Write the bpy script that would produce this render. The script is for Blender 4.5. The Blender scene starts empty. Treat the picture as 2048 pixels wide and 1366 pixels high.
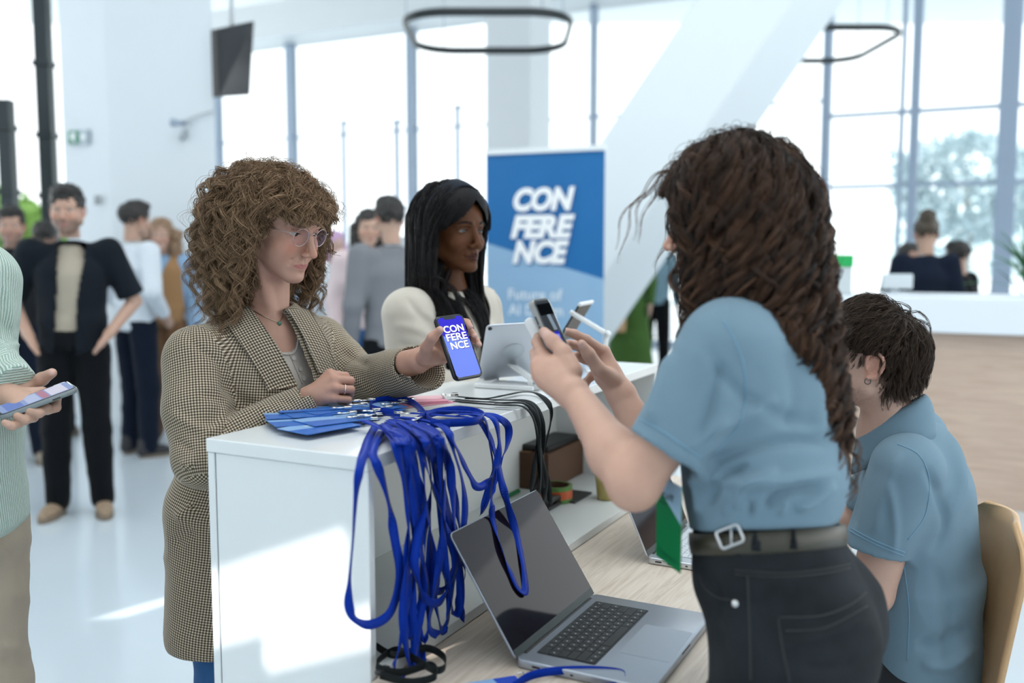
import bpy, math, random
import numpy as np
from mathutils import Vector, Matrix
from mathutils.bvhtree import BVHTree

SC = bpy.context.scene
COL = SC.collection
# ------------------------------------------------------------------ camera, light, exposure
PITCH = math.radians(5.3); FPX = 1900.0; CAMZ = 1.45
cam = bpy.data.cameras.new('camera'); camo = bpy.data.objects.new('camera', cam); COL.objects.link(camo)
camo.location = (0, 0, CAMZ); camo.rotation_euler = (math.radians(90) - PITCH, 0, 0)
cam.sensor_width = 36.0; cam.lens = FPX * 36.0 / 2048.0
cam.clip_start = 0.05; cam.clip_end = 300
cam.dof.use_dof = True; cam.dof.focus_distance = 2.08; cam.dof.aperture_fstop = 1.75; cam.dof.aperture_blades = 0
SC.camera = camo
SC.view_settings.view_transform = 'Standard'; SC.view_settings.look = 'None'
SC.view_settings.gamma = 1.0; SC.view_settings.use_curve_mapping = False
SC.view_settings.exposure = 0.44
W = bpy.data.worlds.new('daylight'); SC.world = W; W.use_nodes = True
nt = W.node_tree; nt.nodes.clear()
wo = nt.nodes.new('ShaderNodeOutputWorld'); wb = nt.nodes.new('ShaderNodeBackground')
wb.inputs[0].default_value = (0.93, 0.98, 1.0, 1); wb.inputs[1].default_value = 1.75     # bright overcast sky
nt.links.new(wb.outputs[0], wo.inputs[0])
cy = SC.cycles
cy.max_bounces = 7; cy.diffuse_bounces = 3; cy.glossy_bounces = 3; cy.transmission_bounces = 5; cy.transparent_max_bounces = 12
cy.caustics_reflective = False; cy.caustics_refractive = False; cy.sample_clamp_indirect = 6.0
try:
    cy.use_denoising = True; cy.denoiser = 'OPENIMAGEDENOISE'
except Exception: pass
def area_lamp(name, loc, target, size, power, color=(1, 1, 1)):
    l = bpy.data.lights.new(name, 'AREA'); l.shape = 'RECTANGLE'; l.size, l.size_y = size; l.energy = power; l.color = color
    o = bpy.data.objects.new(name, l); COL.objects.link(o); o.location = loc
    o.rotation_euler = (Vector(target) - Vector(loc)).to_track_quat('-Z', 'Y').to_euler()
    return o
# low sun that comes through the slots of the wall added behind the camera
sun_d = bpy.data.lights.new('sun', 'SUN'); sun_d.energy = 4.0; sun_d.angle = math.radians(0.3); sun_d.color = (1.0, 0.96, 0.9)
SUN_DIR = Vector((0.55, 0.62, -0.55)).normalized()
suno = bpy.data.objects.new('sun', sun_d); COL.objects.link(suno); suno.location = (-9, -9, 9)
suno.rotation_euler = SUN_DIR.to_track_quat('-Z', 'Y').to_euler()
# ------------------------------------------------------------------ picture point -> place in the world
_cp, _sp = math.cos(PITCH), math.sin(PITCH)
def A(*v): return np.array(v, float)
def ray(px, py):
    u = (px - 1024) / FPX; v = -(py - 683) / FPX
    return A(u, _cp + v * _sp, -_sp + v * _cp)
def at(px, py, y):
    d = ray(px, py); d = d * (y / d[1]); d[2] += CAMZ; return d
def onz(px, py, z):
    d = ray(px, py); d = d * ((z - CAMZ) / d[2]); d[2] += CAMZ; return d
def proj(P):
    P = np.asarray(P, float); q = P - A(0, 0, CAMZ)
    dep = q[..., 1] * _cp - q[..., 2] * _sp; up = q[..., 1] * _sp + q[..., 2] * _cp
    return np.stack([1024 + FPX * q[..., 0] / dep, 683 - FPX * up / dep], -1)
def nrm(v):
    v = np.asarray(v, float); return v / max(np.linalg.norm(v), 1e-12)
U = nrm(A(math.sin(math.radians(27.17)), math.cos(math.radians(27.17)), 0))   # along the counter, away from the camera
V = A(-U[1], U[0], 0)                                                          # across the counter, towards the visitors
NEAR = A(-0.249, 1.610, 0)                                                     # near staff-side corner of the counter
def uv(u, v, z): return NEAR + U * u + V * v + A(0, 0, z)

# ------------------------------------------------------------------ objects
_off = {}
def thing(name, loc, label, cat, group=None):
    o = bpy.data.objects.new(name, None); o.empty_display_size = 0.1; COL.objects.link(o); o.location = [float(x) for x in loc]
    o['label'] = label; o['category'] = cat
    if group: o['group'] = group
    _off[o.name] = np.array(loc, float); return o
def tag(o, label, cat, group=None):
    o['label'] = label; o['category'] = cat
    if group: o['group'] = group
    return o
def struct(o): o['kind'] = 'structure'; return o
def mk(name, v, f, mat, parent=None, smooth=True, uvs=None, col=None, attrs=None, label=None):
    """v (n,3) world coordinates; f list or (m,k) array; uvs per loop; col (n,3)"""
    v = np.asarray(v, float)
    if parent is not None: off = _off[parent.name]
    else: off = np.array([(v[:, 0].min() + v[:, 0].max()) / 2, (v[:, 1].min() + v[:, 1].max()) / 2, v[:, 2].min()])
    me = bpy.data.meshes.new(name)
    if isinstance(f, np.ndarray):
        m, k = f.shape
        me.vertices.add(len(v)); me.vertices.foreach_set('co', (v - off).astype(np.float32).ravel())
        me.loops.add(m * k); me.loops.foreach_set('vertex_index', f.astype(np.int32).ravel())
        me.polygons.add(m); me.polygons.foreach_set('loop_start', np.arange(0, m * k, k, dtype=np.int32))
        me.polygons.foreach_set('loop_total', np.full(m, k, np.int32))
        me.update(calc_edges=True); me.validate()
    else:
        me.from_pydata([tuple(p) for p in (v - off)], [], [tuple(int(i) for i in q) for q in f]); me.update()
    if smooth: me.polygons.foreach_set('use_smooth', np.ones(len(me.polygons), bool))
    if uvs is not None:
        l = me.uv_layers.new(name='UVMap'); l.data.foreach_set('uv', np.asarray(uvs, np.float32).ravel())
    if col is not None:
        c = np.ones((len(v), 4), np.float32); c[:, :3] = col
        a = me.color_attributes.new('Col', 'FLOAT_COLOR', 'POINT'); a.data.foreach_set('color', c.ravel())
    for k, val in (attrs or {}).items():
        a = me.attributes.new(k, 'FLOAT', 'POINT'); a.data.foreach_set('value', np.asarray(val, np.float32))
    for m_ in (mat if isinstance(mat, (list, tuple)) else [mat]): me.materials.append(m_)
    o = bpy.data.objects.new(name, me); COL.objects.link(o)
    if parent is not None:
        o.parent = parent
    else: o.location = off
    _off[o.name] = off
    if label: o['label'] = label
    return o
class MB:
    """collects simple pieces into one mesh"""
    def __init__(s): s.v = []; s.f = []; s.n = 0
    def add(s, v, f):
        v = np.asarray(v, float); s.v.append(v); s.f += [tuple(int(i) + s.n for i in q) for q in f]; s.n += len(v); return s
    def box(s, o, x, y, z, bev=0.0):
        """corner o, edge vectors x y z (full)"""
        o, x, y, z = (np.asarray(q, float) for q in (o, x, y, z))
        if bev <= 0:
            v = [o + x * i + y * j + z * k for k in (0, 1) for j in (0, 1) for i in (0, 1)]
            f = [(0, 2, 3, 1), (4, 5, 7, 6), (0, 1, 5, 4), (2, 6, 7, 3), (0, 4, 6, 2), (1, 3, 7, 5)]
            if np.dot(np.cross(x, y), z) < 0: f = [q[::-1] for q in f]
            return s.add(v, f)
        c = o + (x + y + z) / 2; ax = [nrm(x), nrm(y), nrm(z)]; h = [np.linalg.norm(q) / 2 for q in (x, y, z)]
        b = min(bev, min(h) * .9)
        # three inset copies per corner (24 verts): chamfered box
        v = []; idx = {}
        for sx in (-1, 1):
            for sy in (-1, 1):
                for sz in (-1, 1):
                    for a in range(3):
                        hh = [h[i] - (b if i != a else 0) for i in range(3)]
                        idx[(sx, sy, sz, a)] = len(v)
                        v.append(c + ax[0] * sx * hh[0] + ax[1] * sy * hh[1] + ax[2] * sz * hh[2])
        f = []
        S = (-1, 1)
        for a in range(3):
            o1, o2 = [i for i in range(3) if i != a]
            for sg in S:
                q = []
                for (p, r) in ((-1, -1), (1, -1), (1, 1), (-1, 1)):
                    k = [0, 0, 0]; k[a] = sg; k[o1] = p; k[o2] = r; q.append(idx[(*k, a)])
                f.append(q)
        for a in range(3):          # edges along axis a
            o1, o2 = [i for i in range(3) if i != a]
            for p in S:
                for r in S:
                    k0 = [0, 0, 0]; k1 = [0, 0, 0]
                    k0[a] = -1; k1[a] = 1
                    for k in (k0, k1): k[o1] = p; k[o2] = r
                    f.append([idx[(*k0, o1)], idx[(*k1, o1)], idx[(*k1, o2)], idx[(*k0, o2)]])
        for sx in S:
            for sy in S:
                for sz in S: f.append([idx[(sx, sy, sz, a)] for a in range(3)])
        v = np.array(v); g = []
        for q in f:
            n = np.cross(v[q[1]] - v[q[0]], v[q[2]] - v[q[0]]); m = v[list(q)].mean(0) - c
            g.append(q if np.dot(n, m) > 0 else q[::-1])
        return s.add(v, g)
    def tube(s, pts, r, n=10, cap=True, closed=False):
        v, f = tube(pts, r, n, cap, closed); return s.add(v, f)
    def build(s, name, mat, parent=None, smooth=False, **k):
        return mk(name, np.concatenate(s.v), s.f, mat, parent, smooth, **k)
def frames(pts, closed=False, up=None):
    pts = np.asarray(pts, float); n = len(pts)
    t = np.roll(pts, -1, 0) - np.roll(pts, 1, 0) if closed else np.gradient(pts, axis=0)
    t /= np.maximum(np.linalg.norm(t, axis=1)[:, None], 1e-9)
    a = np.zeros_like(t); ref = A(0, 0, 1) if up is None else np.asarray(up, float)
    if abs(t[0] @ nrm(ref)) > .95: ref = A(1, .3, 0)
    a[0] = nrm(np.cross(t[0], ref))
    for i in range(1, n):
        w = a[i - 1] - t[i] * (a[i - 1] @ t[i]); a[i] = nrm(w)
    return t, a, np.cross(t, a)
def tube(pts, r, n=10, cap=True, closed=False):
    pts = np.asarray(pts, float); m = len(pts); r = np.broadcast_to(np.asarray(r, float), (m,))
    t, a, b = frames(pts, closed); th = np.arange(n) * 2 * np.pi / n
    v = (pts[:, None] + r[:, None, None] * (a[:, None] * np.cos(th)[None, :, None] + b[:, None] * np.sin(th)[None, :, None])).reshape(-1, 3)
    f = []
    for i in range(m if closed else m - 1):
        j = (i + 1) % m
        for k in range(n):
            l = (k + 1) % n; f.append((i * n + k, i * n + l, j * n + l, j * n + k))
    if cap and not closed: f += [tuple(range(n))[::-1], tuple((m - 1) * n + k for k in range(n))]
    return v, f
def catmull(pts, k=8, closed=False):
    P = np.asarray(pts, float); n = len(P)
    if n < 3 and not closed: return np.array([P[0] + (P[-1] - P[0]) * i / k for i in range(k + 1)])
    out = []
    for i in range(n if closed else n - 1):
        if closed: a, b, c, d = (P[(i + j) % n] for j in (-1, 0, 1, 2))
        else: a, b, c, d = P[max(i - 1, 0)], P[i], P[i + 1], P[min(i + 2, n - 1)]
        for j in range(k):
            t = j / k
            out.append(.5 * (2 * b + (c - a) * t + (2 * a - 5 * b + 4 * c - d) * t * t + (3 * b - a - 3 * c + d) * t ** 3))
    if not closed: out.append(P[-1])
    return np.array(out)
def resample(P, n):
    P = np.asarray(P, float); s = np.r_[0, np.cumsum(np.linalg.norm(np.diff(P, axis=0), axis=1))]
    q = np.linspace(0, s[-1], n); return np.stack([np.interp(q, s, P[:, i]) for i in range(P.shape[1])], 1)
def ribbon(pts, wdir, w, th=.0007):
    """flat strap with thickness; wdir (n,3) width direction"""
    pts = np.asarray(pts, float); n = len(pts); t = np.gradient(pts, axis=0); t /= np.maximum(np.linalg.norm(t, axis=1)[:, None], 1e-9)
    wd = np.asarray(wdir, float); wd = wd - t * (wd * t).sum(1)[:, None]; wd /= np.maximum(np.linalg.norm(wd, axis=1)[:, None], 1e-9)
    nn = np.cross(t, wd); v = np.empty((n, 4, 3))
    for k, (a, b) in enumerate(((-1, -1), (1, -1), (1, 1), (-1, 1))): v[:, k] = pts + wd * a * w / 2 + nn * b * th / 2
    i = np.arange(n - 1)[:, None] * 4; f = []
    for k in range(4):
        l = (k + 1) % 4; f.append(np.concatenate([i + k, i + l, i + 4 + l, i + 4 + k], 1))
    f = np.concatenate(f); f = np.concatenate([f, [[0, 3, 2, 1]], [[4 * n - 4, 4 * n - 3, 4 * n - 2, 4 * n - 1]]])
    return v.reshape(-1, 3), f
def prism(poly, n, th):
    """flat polygon (m,3) extruded by th along n"""
    p = np.asarray(poly, float); m = len(p); q = p + np.asarray(n, float) * th; v = np.concatenate([p, q])
    f = [tuple(range(m))[::-1], tuple(range(m, 2 * m))] + [(i, (i + 1) % m, m + (i + 1) % m, m + i) for i in range(m)]
    a = sum((np.cross(p[i] - p[0], p[(i + 1) % m] - p[0]) for i in range(m)), np.zeros(3))
    if a @ np.asarray(n) < 0: f = [q_[::-1] for q_ in f]
    return v, f
def rrect(c, x, y, w, h, r, n=6):
    """rounded rectangle outline, centre c, unit axes x y"""
    out = []
    for (sx, sy, a0) in ((1, 1, 0), (-1, 1, 90), (-1, -1, 180), (1, -1, 270)):
        for i in range(n + 1):
            a = math.radians(a0 + 90 * i / n)
            out.append(np.asarray(c, float) + x * (sx * (w / 2 - r) + r * math.cos(a)) + y * (sy * (h / 2 - r) + r * math.sin(a)))
    return np.array(out)
def slab(c, x, y, w, h, r, th, n=6, bev=0.0):
    """rounded slab: returns v,f ; c = centre of the back face, thickness along x cross y"""
    nz = np.cross(x, y); bev = min(bev, th * .45, r * .9 if r else th)
    if bev <= 0: return prism(rrect(c, x, y, w, h, r, n), nz, th)
    L = [(w - 2 * bev, h - 2 * bev, r - bev, 0), (w - .6 * bev, h - .6 * bev, r - .3 * bev, bev * .3), (w, h, r, bev), (w, h, r, th - bev), (w - .6 * bev, h - .6 * bev, r - .3 * bev, th - bev * .3), (w - 2 * bev, h - 2 * bev, r - bev, th)]
    v = np.concatenate([rrect(c + nz * d, x, y, a, b, max(q, 1e-4), n) for a, b, q, d in L]); m = 4 * (n + 1)
    f = [tuple(range(m))[::-1], tuple(range(5 * m, 6 * m))]
    for k in range(5): f += [(k * m + i, k * m + (i + 1) % m, (k + 1) * m + (i + 1) % m, (k + 1) * m + i) for i in range(m)]
    return v, f
def ellipsoid(c, ax, r, n=16, m=10):
    """ax 3x3 rows = axes"""
    v = []; f = []
    for i in range(m + 1):
        p = math.pi * i / m
        for j in range(n):
            q = 2 * math.pi * j / n; v.append((r[0] * math.sin(p) * math.cos(q), r[1] * math.sin(p) * math.sin(q), r[2] * math.cos(p)))
    for i in range(m):
        for j in range(n):
            k = (j + 1) % n; f.append((i * n + j, (i + 1) * n + j, (i + 1) * n + k, i * n + k))
    return np.array(v) @ np.asarray(ax, float) + np.asarray(c, float), f
I3 = np.eye(3)

# ------------------------------------------------------------------ noise
def vnoise(P, s, seed=0):
    p = np.asarray(P, float) * s + seed * 17.31; i = np.floor(p).astype(np.int64); f = p - i; f = f * f * (3 - 2 * f)
    def h(a, b, c):
        n = (a * 73856093) ^ (b * 19349663) ^ (c * 83492791); n = (n ^ (n >> 13)) * 1274126177
        return ((n ^ (n >> 16)) & 65535) / 65535.0
    x, y, z = i[:, 0], i[:, 1], i[:, 2]; r = 0
    for dx in (0, 1):
        for dy in (0, 1):
            for dz in (0, 1):
                w = (f[:, 0] if dx else 1 - f[:, 0]) * (f[:, 1] if dy else 1 - f[:, 1]) * (f[:, 2] if dz else 1 - f[:, 2])
                r = r + w * h(x + dx, y + dy, z + dz)
    return r * 2 - 1

# ------------------------------------------------------------------ smooth solids on a grid
class Vol:
    def __init__(s, lo, hi, h):
        s.lo = np.asarray(lo, float); s.h = h; s.n = np.ceil((np.asarray(hi, float) - s.lo) / h).astype(int) + 1
        s.d = np.full(s.n, .06, np.float32)
    def op(s, prim, k=.01, mode='u'):
        lo, hi, fn = prim; m = k + .025
        i0 = np.clip(np.floor((lo - m - s.lo) / s.h).astype(int), 0, s.n); i1 = np.clip(np.ceil((hi + m - s.lo) / s.h).astype(int) + 1, 0, s.n)
        if np.any(i1 <= i0): return s
        ax = [(s.lo[a] + s.h * np.arange(i0[a], i1[a])).astype(np.float32) for a in range(3)]
        X = ax[0][:, None, None]; Y = ax[1][None, :, None]; Z = ax[2][None, None, :]
        b = fn(X, Y, Z).astype(np.float32); sl = tuple(slice(i0[a], i1[a]) for a in range(3)); a_ = s.d[sl]
        if mode == 'u':
            if k > 0:
                h = np.clip(.5 + .5 * (b - a_) / k, 0, 1); r = b + (a_ - b) * h - k * h * (1 - h); r = np.where(a_ > .059, np.minimum(b, .06), r)
            else: r = np.minimum(a_, b)
        else:
            b = -b
            if k > 0:
                h = np.clip(.5 - .5 * (b - a_) / k, 0, 1); r = b + (a_ - b) * h + k * h * (1 - h)
            else: r = np.maximum(a_, b)
        s.d[sl] = r; return s
    def cut(s, prim, k=.005): return s.op(prim, k, 'c')
    def mesh(s):
        d = s.d; h = s.h
        d[0], d[-1] = .06, .06; d[:, 0], d[:, -1] = .06, .06; d[:, :, 0], d[:, :, -1] = .06, .06
        neg = d < 0
        c = np.zeros(np.array(d.shape) - 1, np.int8)
        O = [(i, j, k) for i in (0, 1) for j in (0, 1) for k in (0, 1)]
        N = d.shape
        for (i, j, k) in O: c += neg[i:N[0] - 1 + i, j:N[1] - 1 + j, k:N[2] - 1 + k]
        I = np.argwhere((c > 0) & (c < 8)); idx = np.full(c.shape, -1, np.int32); idx[I[:, 0], I[:, 1], I[:, 2]] = np.arange(len(I))
        val = {o: d[I[:, 0] + o[0], I[:, 1] + o[1], I[:, 2] + o[2]].astype(np.float64) for o in O}
        acc = np.zeros((len(I), 3)); cnt = np.zeros(len(I))
        for a in range(3):
            for o in O:
                if o[a]: continue
                p = list(o); p[a] = 1; va, vb = val[o], val[tuple(p)]
                m = (va < 0) != (vb < 0); t = np.where(m, va / np.where(m, va - vb, 1), 0)
                pos = np.array(o, float)[None] + np.eye(3)[a][None] * t[:, None]; acc[m] += pos[m]; cnt[m] += 1
        v = s.lo + (I + acc / cnt[:, None]) * h
        F = []
        for a in range(3):
            b, e = (a + 1) % 3, (a + 2) % 3
            s0 = [slice(None)] * 3; s1 = [slice(None)] * 3; s0[a] = slice(0, -1); s1[a] = slice(1, None)
            E = np.argwhere(neg[tuple(s0)] != neg[tuple(s1)])
            E = E[(E[:, b] > 0) & (E[:, e] > 0)]
            fl = neg[E[:, 0], E[:, 1], E[:, 2]]
            q = []
            for (db, de) in ((1, 1), (0, 1), (0, 0), (1, 0)):
                k = E.copy(); k[:, b] -= db; k[:, e] -= de; q.append(idx[k[:, 0], k[:, 1], k[:, 2]])
            q = np.stack(q, 1); q[~fl] = q[~fl][:, ::-1]; F.append(q)
        f = np.concatenate(F); f = f[(f >= 0).all(1)]
        return v, f
def ecap(p0, p1, r0, r1=None, side=None, cap=None):
    """tapered elliptic capsule; r scalar or (a along side, b across)"""
    p0 = np.asarray(p0, float); p1 = np.asarray(p1, float); r1 = r0 if r1 is None else r1
    a0, b0 = (r0, r0) if np.isscalar(r0) else r0; a1, b1 = (r1, r1) if np.isscalar(r1) else r1
    d = p1 - p0; L = np.linalg.norm(d); ax = d / L
    sd = A(0, 0, 1) if side is None else np.asarray(side, float)
    if abs(nrm(sd) @ ax) > .98: sd = A(1, .2, 0)
    sx = nrm(sd - ax * (sd @ ax)); sy = np.cross(ax, sx); R = max(a0, a1, b0, b1)
    rnd = a0 == b0 and a1 == b1
    def fn(X, Y, Z):
        x, y, z = X - p0[0], Y - p0[1], Z - p0[2]
        t = np.clip((x * ax[0] + y * ax[1] + z * ax[2]) / L, 0, 1)
        x = x - t * d[0]; y = y - t * d[1]; z = z - t * d[2]
        if rnd: return np.sqrt(x * x + y * y + z * z) - (a0 + (a1 - a0) * t)
        a = a0 + (a1 - a0) * t; b = b0 + (b1 - b0) * t; c = np.minimum(a, b) if cap is None else cap
        qa = x * sx[0] + y * sx[1] + z * sx[2]; qb = x * sy[0] + y * sy[1] + z * sy[2]; qc = x * ax[0] + y * ax[1] + z * ax[2]
        k0 = np.sqrt((qa / a) ** 2 + (qb / b) ** 2 + (qc / c) ** 2); k1 = np.sqrt((qa / a ** 2) ** 2 + (qb / b ** 2) ** 2 + (qc / c ** 2) ** 2)
        return k0 * (k0 - 1) / np.maximum(k1, 1e-6)
    return np.minimum(p0, p1) - R, np.maximum(p0, p1) + R, fn
def ell(c, r, R=I3):
    """R rows = axes"""
    c = np.asarray(c, float); M = max(r)
    def fn(X, Y, Z):
        x, y, z = X - c[0], Y - c[1], Z - c[2]
        q = [x * R[i][0] + y * R[i][1] + z * R[i][2] for i in range(3)]
        k0 = np.sqrt(sum((q[i] / r[i]) ** 2 for i in range(3))); k1 = np.sqrt(sum((q[i] / r[i] ** 2) ** 2 for i in range(3)))
        return k0 * (k0 - 1) / np.maximum(k1, 1e-6)
    return c - M, c + M, fn
def clip(prim, p, n):
    """keep the side where (P-p).n < 0"""
    lo, hi, g = prim; n = nrm(n); p = np.asarray(p, float)
    return lo, hi, lambda X, Y, Z: np.maximum(g(X, Y, Z), (X - p[0]) * n[0] + (Y - p[1]) * n[1] + (Z - p[2]) * n[2])
def half(p, n, lo, hi):
    n = nrm(n); p = np.asarray(p, float)
    return np.asarray(lo, float), np.asarray(hi, float), lambda X, Y, Z: (X - p[0]) * n[0] + (Y - p[1]) * n[1] + (Z - p[2]) * n[2]
class Fr:
    """local frame: x = the person's right, y = forward, z = up"""
    def __init__(s, o, fwd, up=(0, 0, 1), sc=1.0):
        s.o = np.asarray(o, float); s.y = nrm(fwd); u = np.asarray(up, float); s.x = nrm(np.cross(s.y, u)); s.z = np.cross(s.x, s.y); s.s = sc
        s.R = np.array([s.x, s.y, s.z])
    def p(s, x, y, z): return s.o + s.s * (s.x * x + s.y * y + s.z * z)
    def v(s, x, y, z): return s.x * x + s.y * y + s.z * z
    def loc(s, P): return (np.asarray(P) - s.o) @ s.R.T / s.s
    def pitch(s, deg):
        a = math.radians(deg); y = s.y * math.cos(a) + s.z * math.sin(a); return Fr(s.o, y, s.z * math.cos(a) - s.y * math.sin(a), s.s)
    def roll(s, deg):
        a = math.radians(deg); return Fr(s.o, s.y, s.z * math.cos(a) + s.x * math.sin(a), s.s)
def vnormals(v, f):
    n = np.zeros_like(v); q = np.cross(v[f[:, 2]] - v[f[:, 0]], v[f[:, 3]] - v[f[:, 1]])
    for k in range(4): np.add.at(n, f[:, k], q)
    return n / np.maximum(np.linalg.norm(n, axis=1)[:, None], 1e-12)
def smooth(v, f, it=1, w=.5):
    e = np.concatenate([f[:, [0, 1]], f[:, [1, 2]], f[:, [2, 3]], f[:, [3, 0]]]); n = len(v)
    for _ in range(it):
        acc = np.zeros_like(v); cnt = np.bincount(e[:, 0], minlength=n).astype(float)
        for k in range(3): acc[:, k] = np.bincount(e[:, 0], weights=v[e[:, 1], k], minlength=n)
        v = v + w * (acc / np.maximum(cnt, 1)[:, None] - v)
    return v
def bvh_of(v, f): return BVHTree.FromPolygons([Vector(p) for p in v], [tuple(int(i) for i in q) for q in f])
def snap(b, P, off=0.0):
    out = []
    for p in np.asarray(P, float):
        c, n, i, d = b.find_nearest(Vector(p)); q = np.array(c); nn = np.array(n)
        out.append(q + nn * off)
    return np.array(out)
def trace(b, pix, off=0.0, n=None, k=8, curve=True):
    """points of a surface that lie behind the given picture points"""
    pix = np.asarray(pix, float)
    if curve and len(pix) > 2: pix = catmull(pix, k)
    if n: pix = resample(pix, n)
    P, Nn = [], []
    for (x, y) in pix:
        d = nrm(ray(x, y)); h = b.ray_cast(Vector((0, 0, CAMZ)), Vector(d))
        if h[0] is None: continue
        nn = np.array(h[1]); nn = nn if nn @ d < 0 else -nn
        P.append(np.array(h[0]) + nn * off); Nn.append(nn)
    return np.array(P), np.array(Nn)
def creases(v, nr, L, face=True):
    """folds: list of (pixel polyline, half width in px, height in m); ridge when height > 0"""
    px = proj(v); d = v - A(0, 0, CAMZ); d /= np.linalg.norm(d, axis=1)[:, None]; w0 = np.clip(-(nr * d).sum(1) * 4 + .2, 0, 1) if face else np.ones(len(v))
    add = np.zeros(len(v))
    for pts, wd, hgt in L:
        P = np.asarray(pts, float); best = np.full(len(v), 1e9); tt = np.zeros(len(v))
        if len(P) > 2: P = catmull(P, 4)
        m = len(P) - 1
        for i in range(m):
            a, b = P[i], P[i + 1]; e = b - a; t = np.clip(((px - a) @ e) / max(e @ e, 1e-9), 0, 1)
            q = np.linalg.norm(px - a - t[:, None] * e, axis=1); c = q < best; best[c] = q[c]; tt[c] = (i + t[c]) / m
        add += hgt * np.exp(-(best / wd) ** 2) * np.clip(np.minimum(tt, 1 - tt) * 5, 0, 1)
    return v + nr * (add * w0)[:, None]

# ------------------------------------------------------------------ materials
def newmat(name):
    m = bpy.data.materials.new(name); m.use_nodes = True; t = m.node_tree; t.nodes.clear()
    o = t.nodes.new('ShaderNodeOutputMaterial'); p = t.nodes.new('ShaderNodeBsdfPrincipled'); t.links.new(p.outputs[0], o.inputs[0])
    return m, t, p
def L3(c): return tuple(c) + (1,) if len(c) == 3 else tuple(c)
def srgb(*c):
    c = [x / 255 for x in c]; return tuple(x / 12.92 if x <= .04045 else ((x + .055) / 1.055) ** 2.4 for x in c)
def nd(t, typ, **k):
    n = t.nodes.new(typ)
    for a, b in k.items(): setattr(n, a, b)
    return n
def lk(t, a, b): t.links.new(a, b)
def mixc(t, fac, a, b, mode='MIX'):
    n = nd(t, 'ShaderNodeMix', data_type='RGBA', blend_type=mode)
    for i, x in ((0, fac), (6, a), (7, b)):
        if hasattr(x, 'is_output'): lk(t, x, n.inputs[i])
        else: n.inputs[i].default_value = x if i == 0 else L3(x)
    return n.outputs[2]
def ramp(t, fac, stops):
    n = nd(t, 'ShaderNodeValToRGB'); e = n.color_ramp.elements
    while len(e) < len(stops): e.new(.5)
    for i, (p, c) in enumerate(stops): e[i].position = p; e[i].color = L3(c)
    lk(t, fac, n.inputs[0]); return n.outputs[0]
def noise(t, scale, detail=3, rough=.5, vec=None, dist=0):
    n = nd(t, 'ShaderNodeTexNoise'); n.inputs['Scale'].default_value = scale; n.inputs['Detail'].default_value = detail; n.inputs['Roughness'].default_value = rough; n.inputs['Distortion'].default_value = dist
    if vec is not None: lk(t, vec, n.inputs['Vector'])
    return n.outputs[0]
def coords(t, which='Object', scale=(1, 1, 1), rot=(0, 0, 0)):
    c = nd(t, 'ShaderNodeTexCoord'); m = nd(t, 'ShaderNodeMapping'); m.inputs['Scale'].default_value = scale; m.inputs['Rotation'].default_value = rot
    lk(t, c.outputs[which], m.inputs[0]); return m.outputs[0]
def bump(t, p, h, strength=.3, dist=.002):
    b = nd(t, 'ShaderNodeBump'); b.inputs['Strength'].default_value = strength; b.inputs['Distance'].default_value = dist; lk(t, h, b.inputs['Height']); lk(t, b.outputs[0], p.inputs['Normal'])
_mats = {}
def M(name, c=(.8, .8, .8), rough=.5, metal=0.0, var=.0, vs=6.0, bmp=0.0, bs=200.0, bd=.001, spec=.5, coat=0.0, sheen=0.0, alpha=1.0, trans=0.0, emit=None):
    if name in _mats: return _mats[name]
    m, t, p = newmat(name); p.inputs['Roughness'].default_value = rough; p.inputs['Metallic'].default_value = metal
    p.inputs['Specular IOR Level'].default_value = spec; p.inputs['Coat Weight'].default_value = coat; p.inputs['Sheen Weight'].default_value = sheen
    vec = coords(t)
    if var: lk(t, mixc(t, noise(t, vs, 3, vec=vec), tuple(x * (1 - var) for x in c), tuple(min(1, x * (1 + var)) for x in c)), p.inputs['Base Color'])
    else: p.inputs['Base Color'].default_value = L3(c)
    if bmp: bump(t, p, noise(t, bs, 2, vec=vec), bmp, bd)
    if emit: p.inputs['Emission Color'].default_value = L3(emit[0]); p.inputs['Emission Strength'].default_value = emit[1]
    p.inputs['Alpha'].default_value = alpha; p.inputs['Transmission Weight'].default_value = trans
    _mats[name] = m; return m
def text_mesh(name, s, size, o, x, y, mat, parent, bold=0.0, shear=0.0, th=.0006, align='LEFT', spacing=1.0, sx=1.0, label=None, fitw=None, caph=None):
    """raised lettering: baseline origin o, unit axes x (reading direction) and y (up)"""
    c = bpy.data.curves.new('lettering', 'FONT'); c.body = s; c.size = 1.0; c.offset = bold; c.shear = shear; c.align_x = align; c.space_character = spacing; c.fill_mode = 'FRONT'; c.resolution_u = 4
    ob = bpy.data.objects.new('lettering', c); COL.objects.link(ob)
    dg = bpy.context.evaluated_depsgraph_get(); me = bpy.data.meshes.new_from_object(ob.evaluated_get(dg))
    v = np.array([tuple(q.co) for q in me.vertices]); f = [tuple(p.vertices) for p in me.polygons]
    bpy.data.objects.remove(ob); bpy.data.curves.remove(c); bpy.data.meshes.remove(me)
    if fitw: v[:, 0] = (v[:, 0] - v[:, 0].min()) * fitw / (np.ptp(v[:, 0]) * size)
    if caph: v[:, 1] *= caph / (.73 * size)
    z = np.cross(x, y)
    w = np.asarray(o, float) + np.outer(v[:, 0] * size * sx, x) + np.outer(v[:, 1] * size, y) + z * th
    return mk(name, w, f, mat, parent, smooth=False, label=label)
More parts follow.
